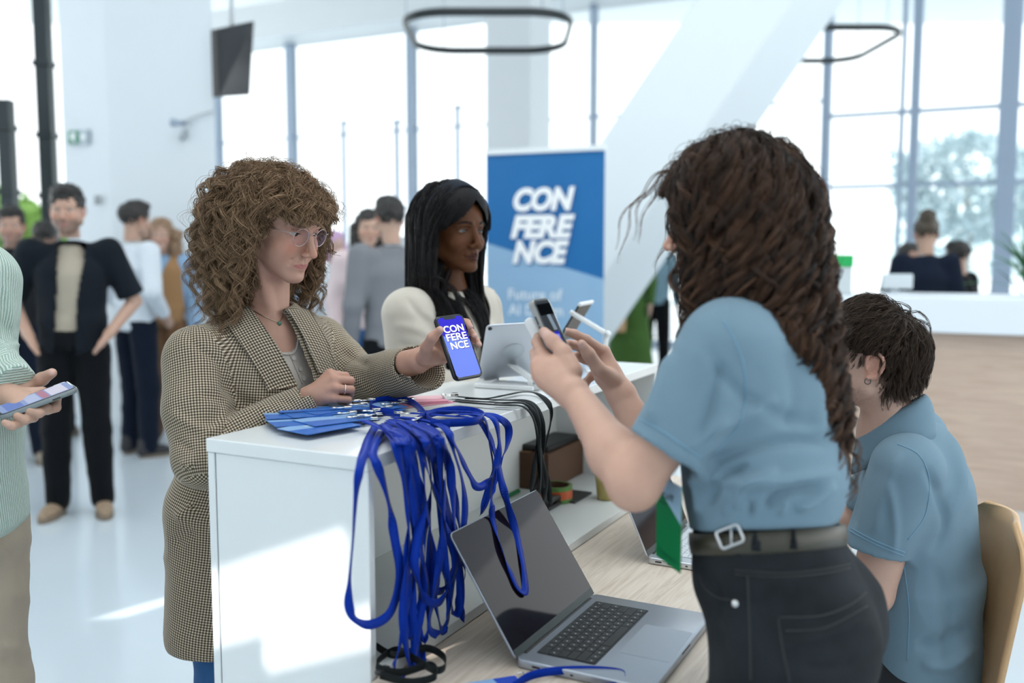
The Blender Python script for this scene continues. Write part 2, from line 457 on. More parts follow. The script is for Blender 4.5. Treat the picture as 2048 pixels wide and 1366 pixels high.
# ================================================================== the hall
DV = -V                                                    # facade direction, left to right
FC = A(0, 16, 0)
def fac(px, z=0.0, c=FC):
    k = (px - 1024) / FPX; t = k * (c[1]) / (DV[0] - k * DV[1]); return c + DV * t + A(0, 0, z)
white_paint = M('white wall paint', (.80, .83, .85), .55, var=.02, vs=3)
frame_grey = M('grey blue metal', (.34, .42, .53), .4, var=.04)
frame_dark = M('dark green black metal', (.012, .022, .026), .4, var=.1)
def glass_mat():
    m = bpy.data.materials.new('window glass'); m.use_nodes = True; t = m.node_tree; t.nodes.clear()
    o = nd(t, 'ShaderNodeOutputMaterial'); a = nd(t, 'ShaderNodeBsdfTransparent'); g = nd(t, 'ShaderNodeBsdfGlossy'); x = nd(t, 'ShaderNodeMixShader'); f = nd(t, 'ShaderNodeFresnel')
    a.inputs[0].default_value = (.95, .985, .99, 1); g.inputs['Roughness'].default_value = .02; f.inputs[0].default_value = 1.45
    lk(t, f.outputs[0], x.inputs[0]); lk(t, a.outputs[0], x.inputs[1]); lk(t, g.outputs[0], x.inputs[2]); lk(t, x.outputs[0], o.inputs[0]); return m
glass = glass_mat()
def floor_mat():
    m, t, p = newmat('pale blue epoxy floor'); v = coords(t)
    lk(t, mixc(t, noise(t, 1.2, 4, vec=v), (.60, .69, .76), (.66, .735, .79)), p.inputs['Base Color'])
    r = nd(t, 'ShaderNodeMapRange'); lk(t, noise(t, 5, 3, vec=v), r.inputs[0]); r.inputs[3].default_value = .10; r.inputs[4].default_value = .2; lk(t, r.outputs[0], p.inputs['Roughness'])
    p.inputs['Specular IOR Level'].default_value = .55; return m
def quad(o, x, y): return [o, o + x, o + x + y, o + y], [(0, 1, 2, 3)]
b = MB(); b.box(A(-16, -5, -.1), A(32, 0, 0), A(0, 31, 0), A(0, 0, .1)); struct(b.build('floor', floor_mat()))
b = MB(); b.box(A(-60, 26.2, -.15), A(120, 0, 0), A(0, 60, 0), A(0, 0, .1)); struct(b.build('ground_outside', M('pale paving', (.75, .78, .78), .8, var=.08)))
b = MB(); SX0, SX1, SY0, SY1 = -3.2, 3.2, -.6, 5.4     # ceiling with a frosted skylight over the registration area
for x0_, x1_, y0_, y1_ in ((-16, SX0, -2.7, 22), (SX1, 16, -2.7, 22), (SX0, SX1, -2.7, SY0), (SX0, SX1, SY1, 22)): b.box(A(x0_, y0_, 6.6), A(x1_ - x0_, 0, 0), A(0, y1_ - y0_, 0), A(0, 0, .2))
struct(b.build('ceiling', white_paint))
def frosted():
    m = bpy.data.materials.new('frosted glass'); m.use_nodes = True; t = m.node_tree; t.nodes.clear(); o = nd(t, 'ShaderNodeOutputMaterial'); a = nd(t, 'ShaderNodeBsdfTranslucent'); a.inputs[0].default_value = (.92, .95, .96, 1); lk(t, a.outputs[0], o.inputs[0]); return m
b = MB(); n_ = 5
for k in range(n_ + 1): b.box(A(SX0 + (SX1 - SX0) * k / n_ - .03, SY0, 6.62), A(.06, 0, 0), A(0, SY1 - SY0, 0), A(0, 0, .1))
w = struct(b.build('window_skylight', frame_grey)); v, f = quad(A(SX0, SY0, 6.7), A(SX1 - SX0, 0, 0), A(0, SY1 - SY0, 0)); mk('pane', v, f, frosted(), w, False)
# the wall added behind the camera, with three sun slots, follows below
# main glazed facade, split at its posts
posts = [(440, .10), (585, .15), (822, .15), (1180, .08), (1640, .12), (1815, .12), (2000, .24), (2260, .2)]
HT = 5.35
for i in range(len(posts) - 1):
    (pa, wa), (pb, wb_) = posts[i], posts[i + 1]; a, c = fac(pa), fac(pb); dv = nrm(c - a); dn = U
    b = MB(); b.box(a - dv * wa / 2, dv * wa, dn * .18, A(0, 0, HT))
    if i == len(posts) - 2: b.box(c - dv * wb_ / 2, dv * wb_, dn * .18, A(0, 0, HT))
    L = np.linalg.norm(c - a)
    for z in ((2.36, 3.36) if pa > 1600 else (3.6,)): b.box(a + A(0, 0, z) + dn * .05, dv * L, dn * .08, A(0, 0, .06 if pa > 1600 else .035))
    b.box(a + dn * .04, dv * L, dn * .1, A(0, 0, .08))
    w = struct(b.build('window_%d' % (i + 1), frame_grey))
    v, f = quad(a + dn * .09 + A(0, 0, .08), dv * L, A(0, 0, HT - .08)); mk('pane', v, f, glass, w, False)
# slim second row of posts in front of the glass
for i, (px, zt, w_) in enumerate([(690, 3.6, .06), (795, 3.55, .07), (915, 3.7, .06), (1790, 5.3, .06)]):
    p = fac(px, 0, A(0, 14.6, 0)); b = MB(); b.box(p - DV * w_ / 2, DV * w_, U * .06, A(0, 0, zt)); b.box(p - DV * w_ + A(0, 0, zt), DV * w_ * 2, U * .1, A(0, 0, .05))
    struct(b.build('window_post', frame_grey))
# light band and soffit over the facade
a = fac(300); c = fac(1500); L = np.linalg.norm(c - a)
b = MB(); b.box(a + A(0, 0, 5.36) - U * .5, DV * L, U * .9, A(0, 0, .62)); struct(b.build('soffit_beam', white_paint))
b = MB(); b.box(a + A(0, 0, 6.2) - U * 1.2, DV * L, U * .5, A(0, 0, .4)); struct(b.build('ceiling_beam', white_paint))
# white column in the middle, slanted white beam, pillar on the left
p = at(972, 300, 12.4); q = at(1060, 300, 12.4); w_ = q[0] - p[0]
b = MB(); b.box(A(p[0], 12.4, 0), DV * w_ / DV[0], U * .6, A(0, 0, 6.6)); struct(b.build('column', white_paint))
def beam():
    y = 8.0; base = A(at(833, 851, y)[0], y, 0); d = at(1388, 4, y) - at(1220, 253, y); d = d / d[2]
    bw = at(1589, 0, y)[0] - at(1392, 0, y)[0]
    o = at(1388, 4, y); o = o - d * o[2]
    b = MB(); X = A(bw, -.0, 0); b.box(o, X, U * 1.35, d * 6.7, .02); return b
struct(beam().build('slanted_beam', M('white beam paint', (.78, .84, .87), .6, var=.015, vs=2)))
k0 = at(218, 300, 8.0); kl = at(126, 300, 8.55); kr = at(433, 300, 7.55)
e1 = A(kr[0] - k0[0], kr[1] - k0[1], 0); e2 = A(kl[0] - k0[0], kl[1] - k0[1], 0)
b = MB(); b.box(A(k0[0], k0[1], 0), e1, e2 * 1.0 + A(0, 0, 0), A(0, 0, 6.6), .015); struct(b.build('pillar', M('pillar paint', (.68, .735, .775), .6, var=.015, vs=2)))
# dark framed glass doors on the far left
def doorframe(name, pxs, y, top, w=.13):
    b = MB()
    for px in pxs:
        p = at(px, 300, y); b.box(A(p[0] - w / 2, y, 0), A(w, 0, 0), A(0, .12, 0), A(0, 0, top))
        for z in (2.0, 2.6, 3.3): 
            if z < top: b.box(A(p[0] - w * .62, y - .02, z), A(w * 1.24, 0, 0), A(0, .16, 0), A(0, 0, .05))
    p0, p1 = at(pxs[0], 300, y), at(pxs[-1], 300, y)
    o = struct(b.build(name, frame_dark))
    v, f = quad(A(p0[0], y + .06, 0), A(p1[0] - p0[0], 0, 0), A(0, 0, top)); mk('pane', v, f, glass, o, False); return o
doorframe('door_1', [-190, 8], 9.0, 2.88, .12)
doorframe('door_2', [90, 215], 9.6, 4.25, .14)
b = MB(); p = at(-200, 300, 9.6); b.box(A(p[0], 9.55, 4.25), A(at(125, 300, 9.6)[0] - p[0], 0, 0), A(0, .3, 0), A(0, 0, .5)); struct(b.build('wall_left', white_paint))
# unseen wall added to block sun and front fill, slots aimed at sun patches
def panel_pt(px, py):
    d = ray(px, py); c0 = NEAR - A(0, 0, CAMZ); return d * ((c0 @ U) / (d @ U)) + A(0, 0, CAMZ)
SUN_SLOTS = [(panel_pt(535, 1178), .46, .150), (panel_pt(630, 1272), .34, .075), (onz(302, 1210, 0), .12, .26)]
def added_wall():
    y, T, x0w, x1w, H = -2.6, .012, -13.0, 4.6, 6.6; b = MB(); tg = []
    for (P_, w, h) in SUN_SLOTS:
        s = (y - P_[1]) / SUN_DIR[1]; c = P_ + np.array(SUN_DIR) * s; tg.append((c[0] - w / 2, c[0] + w / 2, c[2] - h / 2, c[2] + h / 2))
    xs = sorted({x0w, x1w, *[t[0] for t in tg], *[t[1] for t in tg]})
    for a, c in zip(xs, xs[1:]):
        zs = [0]
        for t in sorted([t for t in tg if t[0] <= a + 1e-6 and t[1] >= c - 1e-6], key=lambda t: t[2]): zs += [t[2], t[3]]
        zs.append(H)
        for z0_, z1_ in zip(zs[::2], zs[1::2]): b.box(A(a, y - T, z0_), A(c - a, 0, 0), A(0, T, 0), A(0, 0, z1_ - z0_))
    return b
struct(added_wall().build('wall_rear', white_paint))
# ceiling-hung screen, sign, pendant rings, wall lights
tv = thing('television', at(472, 190, 7.6), 'black flat screen hung high beside the white pillar', 'screen')
tl, tr, br, bl = at(433, 58, 7.45), at(508, 42, 7.8), at(500, 190, 7.8), at(437, 194, 7.45)
n_ = nrm(np.cross(tr - tl, bl - tl)); n_ = n_ if n_[1] < 0 else -n_
v, f = prism([tl, tr, br, bl], -n_, .06); mk('screen_case', v, f, M('black plastic', (.012, .013, .015), .35), tv, False)
cc = (tl + tr + br + bl) / 4; ins = [cc + (q - cc) * .94 + n_ * .003 for q in (tl, tr, br, bl)]
v, f = prism(ins, n_, .002); mk('screen_glass', v, f, M('dark screen glass', (.03, .032, .036), .12), tv, False)
tm = (tl + tr) / 2 - n_ * .04; v, f = tube([tm - A(0, 0, .05), A(tm[0], tm[1], 6.6)], .018, 10); mk('ceiling_pole', v, f, white_paint, tv)
sg = thing('exit_sign', at(160, 276, 8.2), 'small green and white exit sign on the white pillar', 'sign')
def onpil(px, py):      # left face of the pillar
    nn = nrm(np.cross(e2, A(0, 0, 1))); d = ray(px, py); c0 = A(k0[0], k0[1], 0) - A(0, 0, CAMZ); return d * ((c0 @ nn) / (d @ nn)) + A(0, 0, CAMZ), nn
nn = nrm(np.cross(e2, A(0, 0, 1))); nn = nn if nn[1] < 0 else -nn
P4 = [onpil(x, y)[0] + nn * .001 for x, y in ((143, 262), (182, 260), (182, 289), (143, 290))]
v, f = prism(P4, nn, .03); mk('sign_case', v, f, M('sign grey', (.42, .50, .56), .5), sg, False)
P4 = [onpil(x, y)[0] + nn * .032 for x, y in ((144, 263), (166, 262), (166, 288), (144, 289))]
v, f = prism(P4, nn, .003); mk('sign_face', v, f, M('sign green', srgb(0, 120, 90), .5), sg, False)
for nm, pl in (('running_figure_symbol', [(150, 268), (158, 266), (160, 272), (156, 276), (160, 283), (155, 285), (152, 278), (149, 276)]), ('arrow_symbol', [(168, 273), (174, 266), (174, 271), (180, 271), (180, 278), (174, 278), (174, 284)])):
    v, f = prism([onpil(x, y)[0] + nn * .036 for x, y in pl], nn, .002); mk(nm, v, f, M('sign white', (.85, .9, .9), .5), sg, False)
def pendant(px, py, y0, rx, ry, label, z, th=.055):
    c = at(px, py, y0); c[2] = z; pts = []
    for sx, sy, a0 in ((1, 1, 0), (-1, 1, 90), (-1, -1, 180), (1, -1, 270)):
        for i in range(10):
            a = math.radians(a0 + 10 * i); r = min(rx, ry) * .55
            pts.append(c + A(sx * (rx - r) + r * math.cos(a), sy * (ry - r) + r * math.sin(a), 0))
    o = thing('pendant_light', c, label, 'ceiling lamp', 'black ring pendant lights')
    v, f = tube(pts, th * .45, 8, False, True); v[:, 2] = c[2] + (v[:, 2] - c[2]) * 1.5; mk('light_ring', v, f, M('black lamp metal', (.015, .02, .022), .4), o)
    for k in (2, 12, 22, 32):
        v, f = tube([pts[k], A(pts[k][0], pts[k][1], 6.58)], .004, 6); mk('suspension_wire', v, f, frame_grey, o)
pendant(978, 80, 9.1, .74, .78, 'black ring pendant light hanging in front of the white column', 3.5)
pendant(1640, 105, 10.2, .62, .8, 'black ring pendant light beside the slanted white beam', 3.62, .05)
sp = thing('wall_spotlight', at(368, 248, 7.7), 'small grey spotlight on the white pillar face', 'spotlight')
def onpr(px, py, off=0):
    nn = nrm(np.cross(e1, A(0, 0, 1))); nn = nn if nn[1] < 0 else -nn
    d = ray(px, py); c0 = A(k0[0], k0[1], 0) - A(0, 0, CAMZ); return d * ((c0 @ nn) / (d @ nn)) + A(0, 0, CAMZ) + nn * off
v, f = tube([onpr(368, 246, -.01), onpr(368, 248, .06), onpr(366, 249, .12)], [.02, .02, .035], 10); mk('lamp_head', v, f, frame_grey, sp)
v, f = tube([onpr(368, 248, .03), onpr(395, 234, .03), onpr(430, 222, .02)], .006, 6); mk('cable', v, f, M('grey cable', (.5, .54, .58), .6), sp)
v, f = tube([onpr(371, 262, .0), onpr(371, 280, .05)], .022, 8); mk('lower_lamp_head', v, f, M('pale grey metal', (.4, .44, .48), .4), sp)
b = MB(); b.box(onpr(191, 410, 0), A(.05, 0, 0), A(0, -.02, 0), A(0, 0, .08)); o = b.build('wall_switch', M('grey plastic', (.35, .38, .4), .5)); tag(o, 'small grey switch plate low on the white pillar', 'switch')

# ------------------------------------------------------------------ roll-up banner
BC = at(1091, 302, 6.4); BN = U * -1
def onb(px, py, off=0.0):
    d = ray(px, py); c0 = BC - A(0, 0, CAMZ) + BN * off; return d * ((c0 @ BN) / (d @ BN)) + A(0, 0, CAMZ)
bn = thing('banner_stand', A(BC[0], BC[1], 0), 'tall blue roll-up banner with white lettering beside the slanted beam', 'banner')
tl, tr = onb(972, 309), onb(1210, 299); zb = .08
def down(p): return A(p[0], p[1], zb)
def banner_mat():
    m, t, p = newmat('printed banner cloth'); p.inputs['Roughness'].default_value = .6
    uvn = nd(t, 'ShaderNodeUVMap'); s = nd(t, 'ShaderNodeSeparateXYZ'); lk(t, uvn.outputs[0], s.inputs[0])
    def mth(op, a, b_):
        n = nd(t, 'ShaderNodeMath', operation=op)
        for i, x in ((0, a), (1, b_)):
            if hasattr(x, 'is_output'): lk(t, x, n.inputs[i])
            else: n.inputs[i].default_value = x
        return n.outputs[0]
    # border: falls from left to right, slightly bowed
    edge = mth('ADD', mth('MULTIPLY', s.outputs[0], -.115), .705)
    f = mth('GREATER_THAN', s.outputs[1], edge)
    light = mixc(t, noise(t, 3, 2, vec=uvn.outputs[0]), srgb(132, 172, 206), srgb(152, 184, 212))
    dark = mixc(t, noise(t, 4, 3, vec=uvn.outputs[0]), srgb(0, 98, 160), srgb(4, 106, 170))
    lk(t, mixc(t, f, light, dark), p.inputs['Base Color']); return m
v = [down(tl), down(tr), tr, tl]; mk('banner_cloth', v, [(0, 1, 2, 3)], banner_mat(), bn, False, uvs=[(0, 0), (1, 0), (1, 1), (0, 1)])
b = MB(); al = M('brushed aluminium', (.72, .75, .78), .35, .9, var=.04)
b.box(tl - A(0, 0, .005) + BN * -.015, tr - tl, BN * .03, A(0, 0, .035)); b.build('top_rail', M('white rail', (.8, .84, .86), .4), bn)
b = MB(); b.box(A(tl[0], tl[1], .0) - BN * .06, A(*(tr - tl)[:2], 0), BN * .12, A(0, 0, .09), .01); b.build('base_case', al, bn)
v, f = tube([(down(tl) + down(tr)) / 2 - BN * .03, (tl + tr) / 2 - BN * .03], .012, 8); mk('support_pole', v, f, al, bn)
BX = nrm(tr - tl); BX = nrm(A(BX[0], BX[1], 0)); BZ = A(0, 0, 1)
ltw = M('white print', (.9, .92, .93), .6); ltd = M('deep blue print', srgb(30, 90, 160), .6)
for s_, x0, x1, y0, y1 in (('CON', 1027, 1150, 420, 374), ('FERE', 1021, 1150, 474, 428), ('NCE', 1025, 1138, 524, 478)):
    for nm, mt, off, dx in (('lettering_shadow', ltd, .004, 3), ('lettering', ltw, .007, 0)):
        o0, o1, o2 = onb(x0 + dx, y0 + dx, off), onb(x1 + dx, y0 + dx, off), onb(x0, y1, off)
        text_mesh(nm, s_, .2, o0, BX, BZ, mt, bn, bold=.055, shear=.25, fitw=np.linalg.norm((o1 - o0)[:2]), caph=(o2 - o0)[2] * .93, th=.002)
ltp = M('pale print', (.78, .86, .93), .6)
for s_, x0, x1, y0, y1 in (('Future of', 1017, 1125, 598, 576), ('AI Design', 1017, 1126, 629, 607)):
    o0, o1, o2 = onb(x0, y0, .004), onb(x1, y0, .004), onb(x0, y1, .004)
    text_mesh('lettering', s_, .1, o0, BX, BZ, ltp, bn, bold=.012, fitw=np.linalg.norm((o1 - o0)[:2]), caph=(o2 - o0)[2], th=.002)

# ------------------------------------------------------------------ reception desk in the background
dwood = None
def wood_mat(name, c1, c2, axis=(1, 14, 14), rough=.5, rot=(0, 0, 0), sc=1.0):
    m, t, p = newmat(name); v = coords(t, 'Object', tuple(a * sc for a in axis), rot)
    n1 = noise(t, 2.2, 5, .6, v, .6); n2 = noise(t, 14, 2, .5, v)
    c = ramp(t, n1, [(.3, c1), (.52, tuple((a + b_) / 2 for a, b_ in zip(c1, c2))), (.72, c2)])
    lk(t, mixc(t, n2, c, tuple(x * .82 for x in c1)), p.inputs['Base Color']) if False else lk(t, c, p.inputs['Base Color'])
    p.inputs['Roughness'].default_value = rough; bump(t, p, n2, .12, .0006); return m
rd = thing('reception_desk', A(3.0, 5.8, 0), 'long reception desk with white counter band over wooden front', 'reception desk')
q0 = onz(1690, 985, 0.0); q0 = q0 - DV * .95
b = MB(); b.box(q0 + A(0, 0, .0), DV * 4.2, U * .6, A(0, 0, 1.0)); b.build('wooden_front', wood_mat('pinkish oak panel', srgb(186, 160, 142), srgb(212, 188, 170), (1.6, 1.6, 26), .5), rd)
b = MB(); b.box(q0 - U * .08 - DV * .05 + A(0, 0, 1.0), DV * 4.3, U * .75, A(0, 0, .2), .006); b.build('counter_band', M('white counter lacquer', (.80, .85, .90), .4), rd)
b = MB(); b.box(q0 + A(0, 0, .0) + U * .5, DV * 4.2, U * .12, A(0, 0, .08)); b.build('plinth', frame_grey, rd)
def deskpt(px, py, z): return onz(px, py, z)
z0 = 1.2
def item_box(name, px0, px1, py0, py1, y, mat, label, cat, dep=.15):
    a_ = at(px0, py1, y); c_ = at(px1, py1, y); t_ = at(px0, py0, y); b = MB(); h_ = t_[2] - z0
    b.box(A(a_[0], a_[1], z0 + .0005), A(c_[0] - a_[0], 0, 0), A(0, dep, 0), A(0, 0, h_), .006); o = b.build(name, mat); return tag(o, label, cat)
o = thing('card_holder', A(*at(1688, 560, 5.75)[:2], z0), 'bright green box standing on the white reception desk', 'box')
a_ = at(1669, 560, 5.75); c_ = at(1705, 560, 5.75); t_ = at(1669, 520, 5.75)
b = MB(); b.box(A(a_[0], a_[1], z0 + .0005), A(c_[0] - a_[0], 0, 0), A(0, .1, 0), A(0, 0, (t_[2] - z0) * .8), .005); b.build('holder_body', M('grey card', (.55, .6, .62), .6), o)
b = MB(); b.box(A(a_[0] - .004, a_[1] - .004, z0 + (t_[2] - z0) * .8), A(c_[0] - a_[0] + .008, 0, 0), A(0, .108, 0), A(0, 0, (t_[2] - z0) * .35), .005); b.build('holder_lid', M('bright green', srgb(0, 165, 80), .5), o)
mon = thing('monitor', A(*at(1790, 570, 5.9)[:2], z0), 'low pale grey monitor back on the reception desk', 'monitor')
a_ = at(1765, 580, 5.9); c_ = at(1826, 580, 5.9); t_ = at(1765, 548, 5.9)
b = MB(); b.box(A(a_[0], a_[1], z0 + .03), A(c_[0] - a_[0], 0, 0), A(0, .03, 0), A(0, 0, t_[2] - z0 - .03), .006); b.build('monitor_case', M('pale grey plastic', (.6, .66, .7), .5), mon)
b = MB(); b.box(A((a_[0] + c_[0]) / 2 - .06, a_[1] - .03, z0 + .0005), A(.12, 0, 0), A(0, .1, 0), A(0, 0, .012)); b.box(A((a_[0] + c_[0]) / 2 - .02, a_[1] + .03, z0 + .01), A(.04, 0, 0), A(0, .02, 0), A(0, 0, .06)); b.build('monitor_foot', M('pale grey plastic'), mon)
# ------------------------------------------------------------------ trees beyond the glass and the plant on the right
def leaf_cloud(c, r, n, size, seed, flat=.5, shell=.55):
    g = np.random.default_rng(seed); d = g.normal(size=(n, 3)); d /= np.linalg.norm(d, axis=1)[:, None]
    rad = shell + (1 - shell) * g.random(n) ** .5; lump = 1 + .28 * vnoise(d * 2.2, 1.0, seed)
    P = np.asarray(c) + d * (rad * lump)[:, None] * np.asarray(r)
    a = g.normal(size=(n, 3)); a /= np.linalg.norm(a, axis=1)[:, None]; b_ = np.cross(a, g.normal(size=(n, 3))); b_ /= np.linalg.norm(b_, axis=1)[:, None]
    s = size * (.6 + .8 * g.random(n))[:, None]; mid = P + np.cross(a, b_) * s * .2
    v = np.stack([P - a * s, mid - b_ * s * flat, P + a * s, mid + b_ * s * flat], 1).reshape(-1, 3)
    return v, np.arange(4 * n).reshape(n, 4)
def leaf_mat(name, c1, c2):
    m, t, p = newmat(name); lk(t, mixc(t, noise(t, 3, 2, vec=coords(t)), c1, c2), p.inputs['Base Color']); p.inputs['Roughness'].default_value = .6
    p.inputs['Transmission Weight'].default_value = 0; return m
lm_pale = leaf_mat('leaves with painted haze', (.62, .76, .80), (.74, .85, .87)); lm_green = leaf_mat('fresh green leaves', (.25, .5, .08), (.5, .75, .2)); lm_dark = leaf_mat('palm leaves', (.02, .11, .04), (.06, .24, .08))  # lm_pale: outdoor glare and haze put into the leaf colour
bark = M('pale bark', (.5, .5, .48), .8, var=.15)
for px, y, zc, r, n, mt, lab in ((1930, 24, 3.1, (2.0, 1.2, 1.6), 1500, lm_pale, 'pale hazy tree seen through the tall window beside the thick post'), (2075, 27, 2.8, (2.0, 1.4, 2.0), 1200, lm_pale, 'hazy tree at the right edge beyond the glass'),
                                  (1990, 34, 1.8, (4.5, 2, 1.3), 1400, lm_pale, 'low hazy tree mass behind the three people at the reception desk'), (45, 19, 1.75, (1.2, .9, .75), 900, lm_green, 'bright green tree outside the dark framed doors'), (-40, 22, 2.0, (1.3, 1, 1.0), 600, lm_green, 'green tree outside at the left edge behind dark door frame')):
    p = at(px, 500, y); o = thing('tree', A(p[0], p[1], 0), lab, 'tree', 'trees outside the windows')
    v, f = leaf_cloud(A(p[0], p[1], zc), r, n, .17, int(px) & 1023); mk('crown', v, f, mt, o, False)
    v, f = tube([A(p[0], p[1], -.05), A(p[0] + .05, p[1], zc * .6), A(p[0], p[1], zc)], [.14, .1, .05], 8); mk('trunk', v, f, bark, o)
pl = thing('potted_palm', A(3.62, 6.3, 0), 'dark green potted palm at the right end of the reception desk', 'plant')
g = random.Random(5); base = at(2062, 590, 6.5); base[2] = 0
v, f = tube([base, base + A(0, 0, .5)], [.16, .2], 16); mk('pot', v, f, M('grey pot', (.35, .37, .38), .6), pl)
v, f = tube([base + A(0, 0, .45), base + A(.02, 0, 1.25)], [.03, .02], 8); mk('stem', v, f, M('green stem', (.1, .2, .06), .6), pl)
vv, ff, n0 = [], [], 0
for i in range(46):
    a = g.random() * 6.28; el = g.uniform(.1, 1.35); L = g.uniform(.35, .62); h0 = base + A(.02, 0, g.uniform(.95, 1.35)); d = A(math.cos(a) * math.cos(el), math.sin(a) * math.cos(el), math.sin(el)); s = nrm(np.cross(d, A(0, 0, 1)))
    for k in range(7):
        t_ = k / 6; p = h0 + d * L * t_ + A(0, 0, -.28 * L * t_ * t_); w_ = .02 * math.sin(math.pi * min(1, .08 + t_ * .92)) + .0015
        vv += [p - s * w_, p + A(0, 0, .004), p + s * w_]
        if k: q = n0 + 3 * k; ff += [(q - 3, q - 2, q + 1, q), (q - 2, q - 1, q + 2, q + 1)]
    n0 += 21
mk('fronds', vv, ff, lm_dark, pl)
# ================================================================== registration counter and the things on it
lac = M('white gloss lacquer', (.84, .87, .88), .22, var=.01, vs=2, coat=.3)
lac_in = M('white matt board', (.74, .76, .74), .5, var=.01)
LEN, WID, TOP = 1.56, .375, 1.10
ct = thing('registration_counter', uv(.78, .19, 0), 'white registration counter with open shelf, blue lanyards hanging over its edge', 'counter')
def cbox(u0, u1, v0, v1, z0, z1, bev=.0015):
    b = MB(); b.box(uv(u0, v0, z0), U * (u1 - u0), V * (v1 - v0), A(0, 0, z1 - z0), bev); return b
cbox(0, LEN, 0, WID, TOP - .026, TOP).build('counter_top', lac, ct)
cbox(.004, .022, .002, WID - .02, 0, TOP - .0265).build('end_panel', lac, ct)
cbox(LEN - .02, LEN - .002, .002, WID - .02, 0, TOP - .0265).build('end_panel', lac, ct)
cbox(.002, LEN - .002, WID - .018, WID - .001, 0, TOP - .0265).build('front_panel', lac, ct)
ZD = .700     # height of the worktop
cbox(.0225, LEN - .0205, -.024, WID - .0185, ZD + .0015, ZD + .0245).build('shelf_board', lac_in, ct)
cbox(.0225, LEN - .0205, WID - .031, WID - .0185, ZD + .0245, TOP - .0265, .0005).build('back_board', lac_in, ct)
dk = thing('worktop', uv(.8, -.2, .0), 'light oak worktop running along the inside of the white counter', 'worktop')
oak = wood_mat('light oak laminate', srgb(196, 178, 158), srgb(226, 212, 194), (1, 1, 1), .45)
def oak_mat():
    m, t, p = newmat('light grained oak'); a = math.atan2(U[1], U[0])
    v = coords(t, 'Object', (1, 1, 1), (0, 0, -a)); mp = nd(t, 'ShaderNodeMapping'); mp.inputs['Scale'].default_value = (2.2, 34, 34); lk(t, v, mp.inputs[0])
    n1 = noise(t, 1.6, 5, .62, mp.outputs[0], 1.2); n2 = noise(t, 9, 2, .5, mp.outputs[0])
    c = ramp(t, n1, [(.28, srgb(190, 173, 157)), (.5, srgb(213, 199, 184)), (.75, srgb(229, 217, 204))]); lk(t, c, p.inputs['Base Color']); p.inputs['Roughness'].default_value = .42; bump(t, p, n2, .1, .0005); return m
oak = oak_mat()
poly = [(-.12, -.52), (.5, -.53), (.9, -.62), (1.75, -.66), (1.75, .30), (LEN + .004, .30), (LEN + .004, 0), (LEN - .022, 0), (LEN - .022, .30), (.0235, .30), (.0235, -.004), (-.12, -.004)]
v, f = prism([uv(a, b_, ZD - .028) for a, b_ in poly], A(0, 0, 1), .028); mk('board', v, f, oak, dk, False)
for uu, vv in ((.3, -.3), (1.4, -.35)):
    v, f = tube([uv(uu, vv, 0), uv(uu, vv, ZD - .03)], .025, 14); mk('leg', v, f, M('white leg metal', (.8, .8, .8), .4), dk)
